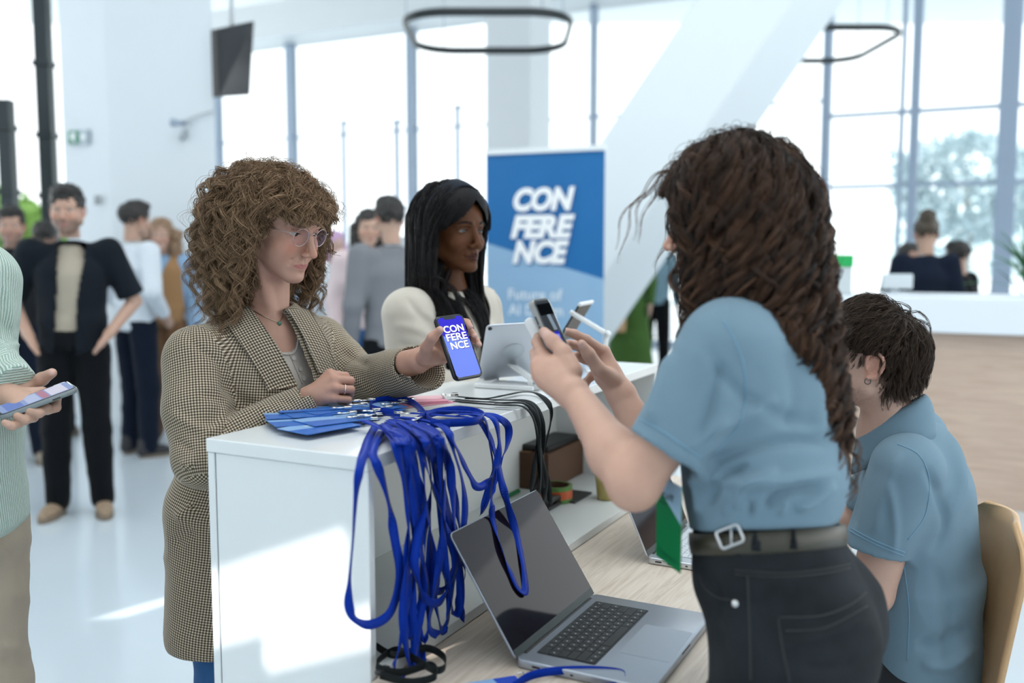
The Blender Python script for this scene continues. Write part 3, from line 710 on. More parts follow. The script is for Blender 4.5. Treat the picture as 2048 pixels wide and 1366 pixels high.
# ------------------------------------------------------------------ laptops
spg = M('space grey aluminium', (.40, .43, .48), .34, .75, var=.03, vs=20); slv = M('silver aluminium', (.66, .69, .72), .34, .75, var=.03, vs=20)
keyb = M('black key caps', (.012, .013, .015), .45); keyw = M('pale key caps', (.62, .66, .70), .5); scr = M('glossy black screen', (.010, .006, .010), .04, spec=.22); blackrub = M('black rubber', (.01, .01, .011), .55)
legend = M('pale key print', (.6, .62, .65), .5)
def laptop(u0, v0, w, d, phi, metal, keys, label, lid=None, key_leg=True, z=ZD + .0002):
    h = .0160; S = w / .352; o = thing('laptop', uv(u0 + w / 2, v0 - d / 2, z), label, 'laptop'); ex, ey = U, -V; c = uv(u0 + w / 2, v0 - d / 2, z)
    # x along the hinge, y = ex x up...
    v, f = slab(c + A(0, 0, .001), ex, np.cross(A(0, 0, 1), ex), w, d, .011, h - .001, 5, .002); mk('base', v, f, metal, o)
    for su in (-1, 1):
        for sv in (-1, 1):
            v, f = tube([c + ex * su * (w / 2 - .025) + ey * sv * (d / 2 - .025), c + ex * su * (w / 2 - .025) + ey * sv * (d / 2 - .025) + A(0, 0, .0012)], .006, 10); mk('foot', v, f, blackrub, o, False)
    top = c + A(0, 0, h)
    kb = top + ey * (-d / 2 + .075 * S); kw, kh = w * .765, .104 * S
    Yp = np.cross(A(0, 0, 1), ex)
    v, f = slab(kb - A(0, 0, .0004), ex, Yp, kw + .006, kh + .006, .004, .0008, 3); kbo = mk('keyboard_well', v, f, keyb if keys is keyb else metal, o, False)
    rows = [[1.5] + [1] * 13, [1] * 13 + [1.5], [1.5] + [1] * 13, [1.8] + [1] * 11 + [1.7], [2.3] + [1] * 10 + [2.2], [1, 1, 1, 1.25, 5.4, 1.25, 1, 1, 1, 1]]
    rh = kh / 6
    for r, row in enumerate(rows):
        un = kw / sum(row); x = -kw / 2
        for k, q in enumerate(row):
            g_ = .0016; cw = q * un - g_; ch = rh - g_
            cc = kb + ex * (x + q * un / 2) + ey * (-kh / 2 + rh * (r + .5)); b = MB()
            b.box(cc - ex * cw / 2 - ey * ch / 2 + A(0, 0, .0004), ex * cw, ey * ch, A(0, 0, .0011), .0003)
            if key_leg and q <= 1.25:
                b2 = MB(); b2.box(cc - ex * .0012 - ey * .0016 + A(0, 0, .00151), ex * .0024, ey * .0032, A(0, 0, .00006)); 
            ko = b.build('key', keys, o)
            if key_leg and q <= 1.25: b2.build('key_legend', legend, ko)
            x += q * un
    v, f = slab(top + ey * (d / 2 - .054 * S) - A(0, 0, .0003), ex, Yp, w * .40, .09 * S, .004, .0006, 3); mk('trackpad', v, f, M('trackpad ' + metal.name, tuple(x * .98 for x in ((.42, .45, .5) if metal is spg else (.68, .7, .73))), .28, .7), o, False)
    v, f = prism(rrect(top + ey * (d / 2 - .0004) - A(0, 0, .002), ex, A(0, 0, 1), .05, .004, .0015, 3), ey, .0009); mk('finger_notch', v, f, M('dark notch', (.06, .06, .07), .5), o, False)
    # ports on the near edge
    for yy, pw in ((-.09, .016), (-.062, .009), (-.042, .009), (-.02, .006)):
        pc = c - ex * (w / 2 + .0002) + ey * yy + A(0, 0, h * .52); v, f = prism(rrect(pc, ey, A(0, 0, 1), pw, .0035, .0014, 3), -ex, .0003); mk('port', v, f, keyb, o, False)
    hg = c - ey * (d / 2 - .004) + A(0, 0, h * .75)
    v, f = tube([hg - ex * (w / 2 - .03), hg + ex * (w / 2 - .03)], .0055, 12); mk('hinge', v, f, blackrub, o)
    a = math.radians(phi); ld = V * math.cos(a) + A(0, 0, math.sin(a)); lh = d * .98
    lc = hg + ld * (lh / 2 + .004); nn = np.cross(ex, ld)      # faces away or towards the user
    if nn @ ey < 0: nn = -nn; X = -ex
    else: X = ex
    v, f = slab(lc - nn * .0045, X, ld, w, lh, .011, .0045, 5, .0015); lo = mk('lid', v, f, metal, o)
    v, f = slab(lc + nn * .0001, X, ld, w - .004, lh - .004, .009, .0006, 5); mk('screen', v, f, scr, lo, False)
    v, f = slab(lc + nn * .0002 - ld * (lh / 2 - .009), X, ld, w - .006, .014, .001, .0007, 2); mk('screen_chin', v, f, M('dark chin', (.02, .035, .035), .4), lo, False)
    return o
def lap_pos(p0, p1):
    a, c = onz(*p0, ZD + .016) - NEAR, onz(*p1, ZD + .016) - NEAR; return a @ U, (a @ V + c @ V) / 2, (c - a) @ U
LU, LV, LW = lap_pos((1030, 1318), (1182, 1188))
laptop(LU, LV - .003, LW + .006, .262, 57, spg, keyb, 'open grey laptop with dark screen and black keys nearest on the worktop')
LU2, LV2, _ = lap_pos((1283, 1113), (1400, 1030))
laptop(LU2, LV2 - .003, .334, .236, 66, slv, keyw, 'open silver laptop with pale keys behind the hanging green badge', key_leg=False)
# ================================================================== people
def skin_mat(name, rough=.48, sss=.06, spec=.36):
    m, t, p = newmat(name); a = nd(t, 'ShaderNodeAttribute', attribute_name='Col'); v = coords(t)
    lk(t, mixc(t, noise(t, 60, 3, .6, v), mixc(t, 1, a.outputs[0], (.90, .86, .85), 'MULTIPLY'), a.outputs[0]), p.inputs['Base Color'])
    p.inputs['Roughness'].default_value = rough; p.inputs['Subsurface Weight'].default_value = sss; p.inputs['Subsurface Radius'].default_value = (.9, .35, .2); p.inputs['Subsurface Scale'].default_value = .006
    p.inputs['Specular IOR Level'].default_value = spec; bump(t, p, noise(t, 420, 2, .6, v), .12, .0006); return m
SKIN = skin_mat('skin')
def cloth(name, c, var=.08, rough=.85, weave=900, sheen=.2, bs=.25, c2=None):
    m, t, p = newmat(name); v = coords(t); p.inputs['Roughness'].default_value = rough; p.inputs['Sheen Weight'].default_value = sheen * .3; p.inputs['Specular IOR Level'].default_value = .08
    n = noise(t, 9, 4, .6, v); n2 = noise(t, weave, 1, .5, v)
    k = mixc(t, n, tuple(x * (1 - var) for x in c), tuple(min(1, x * (1 + var)) for x in (c2 or c)))
    lk(t, mixc(t, n2, mixc(t, 1, k, (.82, .82, .82), 'MULTIPLY'), k), p.inputs['Base Color']); bump(t, p, n2, bs, .0008); return m
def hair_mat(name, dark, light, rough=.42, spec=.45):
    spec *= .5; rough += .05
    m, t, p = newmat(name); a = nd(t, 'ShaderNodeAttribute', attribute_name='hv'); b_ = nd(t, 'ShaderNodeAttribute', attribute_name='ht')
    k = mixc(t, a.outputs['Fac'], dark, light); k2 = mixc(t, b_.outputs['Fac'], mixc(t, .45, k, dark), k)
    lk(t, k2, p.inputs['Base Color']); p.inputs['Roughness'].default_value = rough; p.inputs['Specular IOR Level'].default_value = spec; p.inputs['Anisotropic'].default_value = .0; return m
EYEM, _t, _p = newmat('eyeball'); _a = nd(_t, 'ShaderNodeAttribute', attribute_name='Col'); lk(_t, _a.outputs[0], _p.inputs['Base Color']); _p.inputs['Roughness'].default_value = .06; _p.inputs['Specular IOR Level'].default_value = .6
def head_solid(V_, fr, q):
    """adds a head to the solid; q = shape settings"""
    g = lambda k, d: q.get(k, d); s = fr.s
    E = lambda c, r, **k: ell(fr.p(*c), [x * s for x in r], k.get('R', fr.R))
    C = lambda a, b, r0, r1=None, side=None: ecap(fr.p(*a), fr.p(*b), np.multiply(r0, s) if not np.isscalar(r0) else r0 * s, (np.multiply(r1, s) if not np.isscalar(r1) else r1 * s) if r1 is not None else None, fr.v(*side) if side else None)
    jw = g('jaw', 1.0); nl = g('nose', 1.0); nw = g('nosew', 1.0); lp = g('lips', 1.0); ch = g('chin', 1.0)
    V_.op(E((0, -.014, .034), (.0735, .094, .080)), 0)
    V_.op(E((0, .020, -.018), (.0635 * (.5 + .5 * jw), .066, .088)), .02 * s)
    V_.op(E((0, .040, .04), (.058, .046, .045)), .02 * s)
    for sg in (-1, 1):
        V_.op(C((sg * .051 * jw, -.004, -.056), (sg * .014 * jw, .064 * ch, -.100), .0165, .0155), .018 * s)
        V_.op(C((sg * .054 * jw, -.008, -.02), (sg * .051 * jw, -.004, -.056), .017, .0165), .018 * s)
        V_.op(E((sg * .0405, .056, -.034), (.021, .021, .021)), .018 * s)
        if g('cheek', 0): V_.op(E((sg * .040, .040, -.056), (.021, .024, .024)), .02 * s)
    V_.op(E((0, .040, -.078), (.036 * jw, .034, .022)), .02 * s)
    V_.op(E((0, .0735 * ch, -.1005), (.0175 * jw, .0155, .0135)), .012 * s)
    V_.op(E((0, .068, -.068), (.026, .0215, .021)), .014 * s)
    for sg in (-1, 1):
        V_.op(C((sg * .010, .0845, .0185), (sg * .046, .067, .0165), .0075 * g('brow', 1.0), .007), .010 * s)
        V_.cut(E((sg * .0315, .0965, -.001), (.0185, .021, .0110)), .010 * s)
    # nose
    V_.op(C((0, .0805, .010), (0, .0800 + .0265 * nl, -.0355), .0068, .0088 * (.5 + .5 * nw)), .009 * s)
    V_.op(E((0, .0825 + .0265 * nl, -.0395), (.0102 * nw, .0098, .0088)), .006 * s)
    for sg in (-1, 1):
        V_.op(E((sg * .0118 * nw, .0765 + .0200 * nl, -.0435), (.0068, .0105, .0068)), .005 * s)
        V_.cut(E((sg * .0062 * nw, .0790 + .0215 * nl, -.0505), (.0034 * nw, .0065, .0045)), .0025 * s)
        # smile fold
        V_.cut(C((sg * .019 * nw, .086, -.046), (sg * .030, .073, -.072), .0022, .0015), .006 * s)
    # lips
    sm = g('smile', .002) + .0025; my = g('mouth_y', 0.0)
    for sg in (-1, 1):
        V_.op(C((sg * .0205, .0765 + my, -.0725 + sm), (sg * .004, .0890 + my, -.0680), .0028 * lp, .0050 * lp), .004 * s)
        V_.op(C((sg * .0185, .0765 + my, -.0760 + sm), (sg * .003, .0870 + my, -.0800), .0030 * lp, .0058 * lp), .004 * s)
        V_.cut(C((sg * .0245, .0800 + my, -.0738 + sm * 1.2), (0, .0945 + my, -.0740), .0008, .0010), .0022 * s)
        V_.cut(E((sg * .0265, .0770, -.0738 + sm * 1.3), (.003, .005, .003)), .004 * s)
    V_.cut(E((0, .0925, -.060), (.0028, .005, .006)), .005 * s)
    V_.cut(E((0, .0925, -.0895), (.012, .006, .0035)), .008 * s)
    # eyelids
    op = g('eye_open', .0042)
    for sg in (-1, 1):
        c = (sg * .0315, .0668, .0)
        V_.op(clip(E(c, (.0168, .0138, .0136)), fr.p(0, .0800, op), fr.v(0, .12, -1)), .004 * s)
        V_.op(clip(E(c, (.0166, .0136, .0134)), fr.p(0, .0800, -g('eye_low', .0045)), fr.v(0, .05, 1)), .004 * s)
        V_.cut(C((sg * .017, .0815, .0105), (sg * .045, .0715, .0085), .0008), .004 * s)
    if g('ears', True):
        for sg in (-1, 1):
            D = lambda x, y, z: (sg * (.0715 + x), y - .006, z - .006)
            V_.op(E(D(.003, -.004, .002), (.0065, .013, .024)), .006 * s)
            hx = [(.003, .010, -.002), (.006, .0125, .014), (.010, .004, .027), (.0135, -.010, .0275), (.016, -.020, .016), (.0145, -.0215, .001), (.0105, -.015, -.015), (.007, -.006, -.024), (.004, .003, -.0255)]
            hx = catmull(hx, 2)
            for i in range(len(hx) - 1):
                r_ = .0036 if i < 11 else .0036 + .0012 * (i - 10) / 5
                V_.op(C(D(*hx[i]), D(*hx[i + 1]), r_), .0025 * s)
            V_.cut(E(D(.0135, -.003, .001), (.0088, .0100, .0140)), .003 * s)
            V_.op(C(D(.0085, -.013, .015), D(.0095, -.0145, -.010), .0028), .003 * s)
            V_.op(E(D(.0055, .0085, -.006), (.0035, .004, .0055)), .003 * s)
            V_.cut(E(D(.009, .001, -.008), (.006, .004, .005)), .003 * s)
def head_color(fr, v, q, base):
    g = lambda k, d: q.get(k, d); L = fr.loc(v); x, y, z = L[:, 0], L[:, 1], L[:, 2]; ax = np.abs(x)
    c = np.tile(np.array(base, float), (len(v), 1)); front = np.clip((y - .03) / .03, 0, 1)
    def mix(col, w):
        nonlocal c
        w = np.clip(w, 0, 1)[:, None]; c = c * (1 - w) + np.array(col) * w
    bl = np.array(base) * np.array(g('blush', (1.08, .72, .66)))
    mix(bl, g('blush_w', .55) * front * np.exp(-((ax - .042) / .020) ** 2 - ((z + .032) / .018) ** 2))
    mix(bl, g('blush_w', .55) * .8 * front * np.exp(-(x / .014) ** 2 - ((z + .040) / .012) ** 2))
    mix(bl, .5 * np.clip((ax - .066) / .008, 0, 1) * np.clip((.032 - np.abs(z + .006)) / .01, 0, 1) * (y < .03) * (ax > .0715))
    if g('stubble', 0):
        w = np.clip((-.040 - z) / .025, 0, 1) * np.clip((y + .02) / .03, 0, 1) * np.clip((z + .125) / .01, 0, 1); w = np.maximum(w, np.exp(-((z + .058) / .008) ** 2) * (ax < .034) * (y > .06))
        w *= np.clip((vnoise(L, 900) + 1.3) / 1.6, .3, 1); mix(g('stubble_c', (.10, .07, .055)), g('stubble', 0) * w)
    lipw = np.exp(-(np.maximum(0, np.abs(z + .0742 - .0016) - .0068 * g('lips', 1) * np.clip(1.05 - (ax / .0235) ** 2, 0, 1)) / .0011) ** 2) * (ax < .0235) * (y > .072)
    mix(g('lip_c', (.48, .20, .18)), g('lip_w', .75) * lipw)
    mix(g('lid_c', tuple(np.array(base) * (.72, .6, .58))), .6 * front * np.exp(-((ax - .0315) / .016) ** 2 - ((z - .0075) / .004) ** 2))
    return c
def eyes(fr, parent, q, gaze=(0, 1, -.12)):
    for sg in (-1, 1):
        c = fr.p(sg * .0315, .0668, 0); gz = nrm(fr.v(*gaze)); ax = nrm(np.cross(gz, fr.z)); R = np.array([ax, np.cross(gz, ax), gz])
        v, f = ellipsoid(c, R, [.0127 * fr.s] * 3, 32, 40); co = ((v - c) / (.0127 * fr.s)) @ gz; an = np.degrees(np.arccos(np.clip(co, -1, 1)))
        col = np.tile(np.array(q.get('sclera', (.62, .60, .58))), (len(v), 1)); col[an < 29] = (.02, .018, .016); col[an < 27] = q.get('iris', (.10, .06, .035)); col[an < 12] = (.004, .004, .004)
        mk('eye', v, f, EYEM, parent, col=col)
def face_hair(fr, parent, bv, q, mat, seed=1):
    """brows and lashes"""
    g = np.random.default_rng(seed); S = []
    for sg in (-1, 1):
        n = int(q.get('brow_n', 110)); t = g.random(n); x = .011 + .038 * t; z = .0185 + .0065 * np.sin(t * 2.2) - .006 * t ** 3 + g.normal(0, q.get('brow_h', .0016), n)
        for i in range(n):
            p = snap(bv, [fr.p(sg * x[i], .086 - .35 * (x[i] - .01) ** 1.1, z[i])])[0]; d = fr.v(sg * (.6 + .4 * t[i]), -.25 * t[i], .75 - 1.0 * t[i] + g.normal(0, .2)); d = nrm(d); out = fr.v(sg * .25, 1, 0)
            S.append([p - d * .001, p + d * .0035 + out * .0012, p + d * .007 + out * .0006])
    a, f, hv, ht = strand_mesh(np.array(S) , np.array([.00035, .0003, .0001]) * 1.2, g.random(len(S)) * .5)
    mk('eyebrows', a, f, mat, parent, attrs={'hv': hv, 'ht': ht})
    S = []
    for sg in (-1, 1):
        for t in np.linspace(0, 1, 34):
            th = (t - .5) * 1.9; b0 = fr.p(sg * .0315 + .0133 * math.sin(th), .0668 + .0136 * math.cos(th), q.get('eye_open', .0042) - .0006 - .0022 * abs(t - .5) ** 2 * 4); o = fr.v(math.sin(th), math.cos(th), -.25)
            S.append([b0, b0 + o * .003, b0 + o * .0058 + fr.v(0, 0, .0012)])
    a, f, hv, ht = strand_mesh(np.array(S), np.array([.0004, .0003, .0001]), np.zeros(len(S)))
    mk('eyelashes', a, f, M('lash black', (.01, .008, .007), .5), parent, attrs={'hv': hv, 'ht': ht})
def strand_mesh(S, r, hv, nside=3, seed=0):
    """S (N,K,3) -> thin tubes; r (K,) or (N,K)"""
    S = np.asarray(S, float); N, K, _ = S.shape; r = np.broadcast_to(np.asarray(r, float), (N, K))
    t = np.gradient(S, axis=1); t /= np.maximum(np.linalg.norm(t, axis=2)[..., None], 1e-9)
    g = np.random.default_rng(seed + 7); ref = g.normal(size=(N, 1, 3)); a = np.cross(t, ref); a /= np.maximum(np.linalg.norm(a, axis=2)[..., None], 1e-9); b = np.cross(t, a)
    th = np.arange(nside) * 2 * np.pi / nside
    v = S[:, :, None] + r[:, :, None, None] * (a[:, :, None] * np.cos(th)[None, None, :, None] + b[:, :, None] * np.sin(th)[None, None, :, None])
    base = (np.arange(N) * K * nside)[:, None, None] + (np.arange(K - 1) * nside)[None, :, None]
    F = []
    for k in range(nside):
        l = (k + 1) % nside; F.append(np.stack(np.broadcast_arrays(base + k, base + l, base + nside + l, base + nside + k), -1).reshape(-1, 4))
    hvv = np.repeat(np.asarray(hv, float), K * nside); ht = np.tile(np.repeat(np.linspace(0, 1, K), nside), N)
    return v.reshape(-1, 3), np.concatenate(F), hvv, ht
def grow(roots, dirs, K, seglen, grav, bodies=(), stiff=.86, wander=.0, seed=0, pull=None, outer=None):
    """guide curves that leave the scalp along dirs and fall; bodies = list of (centre, axes rows, radii) to stay outside of"""
    g = np.random.default_rng(seed); P = np.array(roots, float); D = np.array(dirs, float); out = [P.copy()]; N = len(P); seglen = np.broadcast_to(np.asarray(seglen, float), (N,)); grav = np.broadcast_to(np.asarray(grav, float), (N,))
    for k in range(K - 1):
        D = D * stiff + g.normal(size=D.shape) * wander; D[:, 2] -= grav
        if pull is not None: D += pull(P, k)
        D /= np.linalg.norm(D, axis=1)[:, None]; P = P + D * seglen[:, None]
        for (c, R, r) in bodies:
            q = (P - c) @ np.asarray(R).T / np.asarray(r); d = np.linalg.norm(q, axis=1); m = d < 1
            if m.any():
                nq = q[m] / np.maximum(d[m], 1e-6)[:, None]; newP = (nq * np.asarray(r)) @ np.asarray(R) + c; nn = (nq / np.asarray(r)) @ np.asarray(R); nn /= np.linalg.norm(nn, axis=1)[:, None]
                P[m] = newP; dn = (D[m] * nn).sum(1); D[m] -= nn * np.minimum(dn, 0)[:, None]
        if outer is not None:
            c, R, r, zmin = outer; q = (P - c) @ np.asarray(R).T; q2 = q.copy(); q2[:, 2] = np.maximum(q2[:, 2], 0); e = np.linalg.norm(q2 / np.asarray(r), axis=1); m = (e > 1) & (q[:, 2] > zmin)
            if m.any():
                nn = (q2[m] / np.asarray(r) ** 2) @ np.asarray(R); nn /= np.linalg.norm(nn, axis=1)[:, None]; q3 = q2[m] / e[m][:, None]; q3[:, 2] += np.minimum(q[m][:, 2], 0); P[m] = q3 @ np.asarray(R) + c; dn = (D[m] * nn).sum(1); D[m] -= nn * np.maximum(dn, 0)[:, None]
        out.append(P.copy())
    out = np.stack(out, 1)
    for _ in range(3): out[:, 1:-1] = .5 * out[:, 1:-1] + .25 * (out[:, :-2] + out[:, 2:])
    return out
def trim(S, bad):
    """end each strand where it would enter a place it must not cover; bad(points) -> bool"""
    N, K, _ = S.shape; b = bad(S.reshape(-1, 3)).reshape(N, K); b = np.maximum.accumulate(b, 1); first = np.where(b.any(1), b.argmax(1), K)
    idx = np.minimum(np.arange(K)[None], np.maximum(first - 1, 0)[:, None]); S = S[np.arange(N)[:, None], idx]
    return S[first > 3]
def scalp(fr, n, seed, rule):
    """points on the skull with outward normals; rule(x,y,z) -> keep"""
    g = np.random.default_rng(seed); d = g.normal(size=(n * 4, 3)); d /= np.linalg.norm(d, axis=1)[:, None]; c = np.array((0, -.012, .034)); r = np.array((.0745, .0955, .0815))
    L = c + d * r; k = rule(L[:, 0], L[:, 1], L[:, 2]); L = L[k][:n]; nn = d[k][:n] / r; nn /= np.linalg.norm(nn, axis=1)[:, None]
    return fr.o + fr.s * (L @ fr.R), nn @ fr.R, L
def locks(G, per, spread, curl_r, curl_n, seed, taper=.35, jit=.12, wav=None, spread_end=None, flat=1.0, envp=0):
    """each guide (N,K,3) becomes a lock of `per` strands that curl around it"""
    g = np.random.default_rng(seed); N, K, _ = G.shape
    t = np.gradient(G, axis=1); t /= np.maximum(np.linalg.norm(t, axis=2)[..., None], 1e-9); ref = g.normal(size=(N, 1, 3)); a = np.cross(t, ref); a /= np.maximum(np.linalg.norm(a, axis=2)[..., None], 1e-9); b = np.cross(t, a)
    if wav is not None:
        o = G - np.asarray(wav); a = np.cross(t, o); a /= np.maximum(np.linalg.norm(a, axis=2)[..., None], 1e-9); b = np.cross(t, a)
    u = np.linspace(0, 1, K); cr = np.broadcast_to(np.asarray(curl_r, float), (N,)); cn = np.broadcast_to(np.asarray(curl_n, float), (N,)); ph = g.random(N) * 6.28 if wav is None else 3.5 * vnoise(G[:, 0], 9, seed) + 1.2 * g.random(N); sgn = np.where(g.random(N) < .5, -1, 1) if wav is None else np.sign(vnoise(G[:, 0], 13, seed + 5) + .15 * g.normal(size=N) + 1e-6)
    ang = ph[:, None] + sgn[:, None] * cn[:, None] * 6.28 * u[None]; env = np.clip(u * 3.2, 0, 1)[None] if not envp else (.25 * np.clip(u * 3, 0, 1) + .9 * u ** envp)[None]
    ctr = G + (a * np.cos(ang)[..., None] + b * np.sin(ang)[..., None] * flat) * (cr[:, None] * env)[..., None]
    S = []
    se = spread if spread_end is None else spread_end
    for k in range(per):
        o = g.normal(size=(N, 2)); rr = np.sqrt(g.random((N, 1))); o = o / np.maximum(np.linalg.norm(o, axis=1)[:, None], 1e-9) * rr
        w = (spread * (1 - u) + se * u)[None] * (1 - taper * u[None] ** 2); tw = ang * .5
        oa = o[:, :1] * np.cos(tw) - o[:, 1:] * np.sin(tw); ob = o[:, :1] * np.sin(tw) + o[:, 1:] * np.cos(tw)
        fz = g.normal(size=(N, 1, 3)) * (jit * spread) * (u[None, :, None] * 1.6) + np.cumsum(g.normal(size=(N, K, 3)), 1) * (jit * spread * .12)
        S.append(ctr + a * (oa * w)[..., None] + b * (ob * w)[..., None] + fz)
    return np.concatenate(S)
def hair_obj(parent, groups, mat, name='hair'):
    """groups: list of (S, r, hv) merged into one hair mesh"""
    v, f, hv, ht = [], [], [], []; n = 0
    for i, (S, r, h) in enumerate(groups):
        K = S.shape[1]; r = np.asarray(r, float); h = np.tile(h, len(S) // max(len(h), 1) + 1)[:len(S)]
        if r.ndim == 0: r = r * np.clip(1.15 - np.linspace(0, 1, K) ** 2.2, .12, 1)
        a, b, c, d = strand_mesh(S, r, h, seed=i); v.append(a); f.append(b + n); hv.append(c); ht.append(d); n += len(a)
    return mk(name, np.concatenate(v), np.concatenate(f), mat, parent, attrs={'hv': np.concatenate(hv), 'ht': np.concatenate(ht)})
def scalp_cap(parent, fr, rule, mat, off=.0025, seed=0):
    """close layer of hair on the skull under the strands"""
    c = np.array((0, -.012, .034)); r = np.array((.0745, .0955, .0815)) + off; n, m = 64, 40; v = []
    for i in range(m + 1):
        for j in range(n): p = math.pi * i / m; q = 2 * math.pi * j / n; v.append((math.sin(p) * math.cos(q), math.sin(p) * math.sin(q), math.cos(p)))
    v = np.array(v) * r + c; k = rule(v[:, 0], v[:, 1], v[:, 2]); i = np.arange((m + 1) * n).reshape(m + 1, n); f = np.stack([i[:-1], i[1:], np.roll(i[1:], -1, 1), np.roll(i[:-1], -1, 1)], -1).reshape(-1, 4); f = f[k[f].all(1)]
    w = fr.o + fr.s * (v @ fr.R); return mk('hair_base', w, f, mat, parent, attrs={'hv': np.full(len(v), .1), 'ht': np.ones(len(v))})
def finger(V_, pts, r, k=.003):
    P = np.asarray(pts, float); r = list(r)
    for i in range(len(P) - 1): V_.op(ecap(P[i], P[i + 1], r[i], r[i + 1]), k)
def nail_color(c, v, tips, col=(.80, .52, .46)):
    """tips: (centre, radius)"""
    for p, r in tips:
        w = np.clip(1.4 - np.linalg.norm(v - p, axis=1) / r, 0, 1)[:, None]; c = c * (1 - w * .7) + np.array(col) * w * .7
    return c
def folds(v, nr, amp, s, seed, stretch=(1, 1, 1)):
    P = v * np.asarray(stretch); n = vnoise(P + .02 * vnoise(P, s * .7, seed + 3)[:, None], s, seed); n2 = vnoise(P, s * 2.3, seed + 1)
    return v + nr * (amp * ((1 - np.abs(n)) ** 2 * 1.2 - .5 + .35 * n2))[:, None]
def garment(name, V_, mat, parent, amp=.003, s=9, seed=1, cr=None, sm=2, stretch=(1, 1, 1), bones=None, uvs=False, keep=None):
    v, f = V_.mesh(); v = smooth(v, f, sm)
    nr = vnormals(v, f)
    if amp: v = folds(v, nr, amp, s, seed, stretch)
    if cr: v = creases(v, nr, cr)
    if keep is not None: v, f = keep(v, f)
    u = bone_uv(v, f, bones) if bones else None
    o = mk(name, v, f, mat, parent, uvs=u); return o, bvh_of(v, f)
def bone_uv(v, f, bones):
    """bones: (p0, p1, side, mean radius): cloth pattern runs along and around the nearest bone"""
    D = []
    for (p0, p1, side, R) in bones:
        d = p1 - p0; L = d @ d; t = np.clip(((v - p0) @ d) / L, 0, 1); D.append(np.linalg.norm(v - p0 - t[:, None] * d, axis=1) / R)
    D = np.array(D); D[0] *= 1.0; lab = D.argmin(0); fl = lab[f[:, 0]]; out = np.zeros((len(f), f.shape[1], 2))
    for i, (p0, p1, side, R) in enumerate(bones):
        m = fl == i
        if not m.any(): continue
        ax = nrm(p1 - p0); sx = nrm(side - ax * (side @ ax)); sy = np.cross(ax, sx); q = v[f[m]] - p0
        fn_ = np.cross(v[f[m][:, 2]] - v[f[m][:, 0]], v[f[m][:, 3]] - v[f[m][:, 1]]); fn_ /= np.maximum(np.linalg.norm(fn_, axis=1)[:, None], 1e-12); capm = np.abs(fn_ @ ax) > .72
        al = q @ ax; an = np.arctan2(q @ sy, q @ sx); a0 = an[:, :1]; an = a0 + (an - a0 + np.pi) % (2 * np.pi) - np.pi
        out[m, :, 0] = np.where(capm[:, None], q @ sx, an * R); out[m, :, 1] = np.where(capm[:, None], q @ sy, al)
    return out.reshape(-1, 2)
def skin_part(V_, sm=1):
    v, f = V_.mesh(); return smooth(v, f, sm, .4), f
def join(parts):
    v, f, n = [], [], 0
    for a, b in parts: v.append(a); f.append(b + n); n += len(a)
    return np.concatenate(v), np.concatenate(f)
# ------------------------------------------------------------------ visitor with curly hair in a checked blazer
def check_mat():
    m, t, p = newmat('small check wool'); u = nd(t, 'ShaderNodeUVMap'); s = nd(t, 'ShaderNodeSeparateXYZ'); lk(t, u.outputs[0], s.inputs[0])
    def st(o):
        a = nd(t, 'ShaderNodeMath', operation='MULTIPLY'); lk(t, o, a.inputs[0]); a.inputs[1].default_value = 1 / .0058
        b_ = nd(t, 'ShaderNodeMath', operation='FRACT'); lk(t, a.outputs[0], b_.inputs[0]); c = nd(t, 'ShaderNodeMath', operation='LESS_THAN'); lk(t, b_.outputs[0], c.inputs[0]); c.inputs[1].default_value = .52; return c.outputs[0]
    a, b_ = st(s.outputs[0]), st(s.outputs[1]); ad = nd(t, 'ShaderNodeMath', operation='ADD'); lk(t, a, ad.inputs[0]); lk(t, b_, ad.inputs[1])
    hv = nd(t, 'ShaderNodeMath', operation='MULTIPLY'); lk(t, ad.outputs[0], hv.inputs[0]); hv.inputs[1].default_value = .5
    c = ramp(t, hv.outputs[0], [(0, srgb(222, 210, 186)), (.5, srgb(140, 124, 104)), (1, srgb(58, 47, 42))])
    lk(t, mixc(t, noise(t, 700, 1, .5, coords(t)), mixc(t, 1, c, (.8, .8, .8), 'MULTIPLY'), c), p.inputs['Base Color']); p.inputs['Roughness'].default_value = .9; p.inputs['Sheen Weight'].default_value = .15; p.inputs['Specular IOR Level'].default_value = .2
    bump(t, p, noise(t, 600, 1, .5, coords(t)), .2, .0006); return m
CHECK = check_mat()
denim = cloth('blue denim', srgb(58, 100, 150), .15, .85, 1200); leather = M('brown shoe leather', (.09, .05, .03), .5, bmp=.1)
def poly_in(px, poly):
    x, y = px[:, 0], px[:, 1]; c = np.zeros(len(px), bool); n = len(poly)
    for i in range(n):
        (x0, y0), (x1, y1) = poly[i], poly[(i + 1) % n]
        if y0 == y1: continue
        k = ((y0 > y) != (y1 > y)) & (x < (x1 - x0) * (y - y0) / (y1 - y0) + x0); c ^= k
    return c
def opening(poly, front):
    """leave out the cloth of the front that lies in the opening"""
    def fn(v, f):
        ins = poly_in(proj(v), poly) & (((v - front[0]) @ front[1]) > front[2]); return v, f[~(ins[f].all(1))]
    return fn
def legs(V_, hip, side, knees, ankles, r=(.088, .062, .045), hw=.085, k=.02):
    for sg, kn, an in zip((1, -1), knees, ankles):
        V_.op(ecap(hip + side * sg * hw, kn, r[0], r[1]), k); V_.op(ecap(kn, an, r[1], r[2]), k)
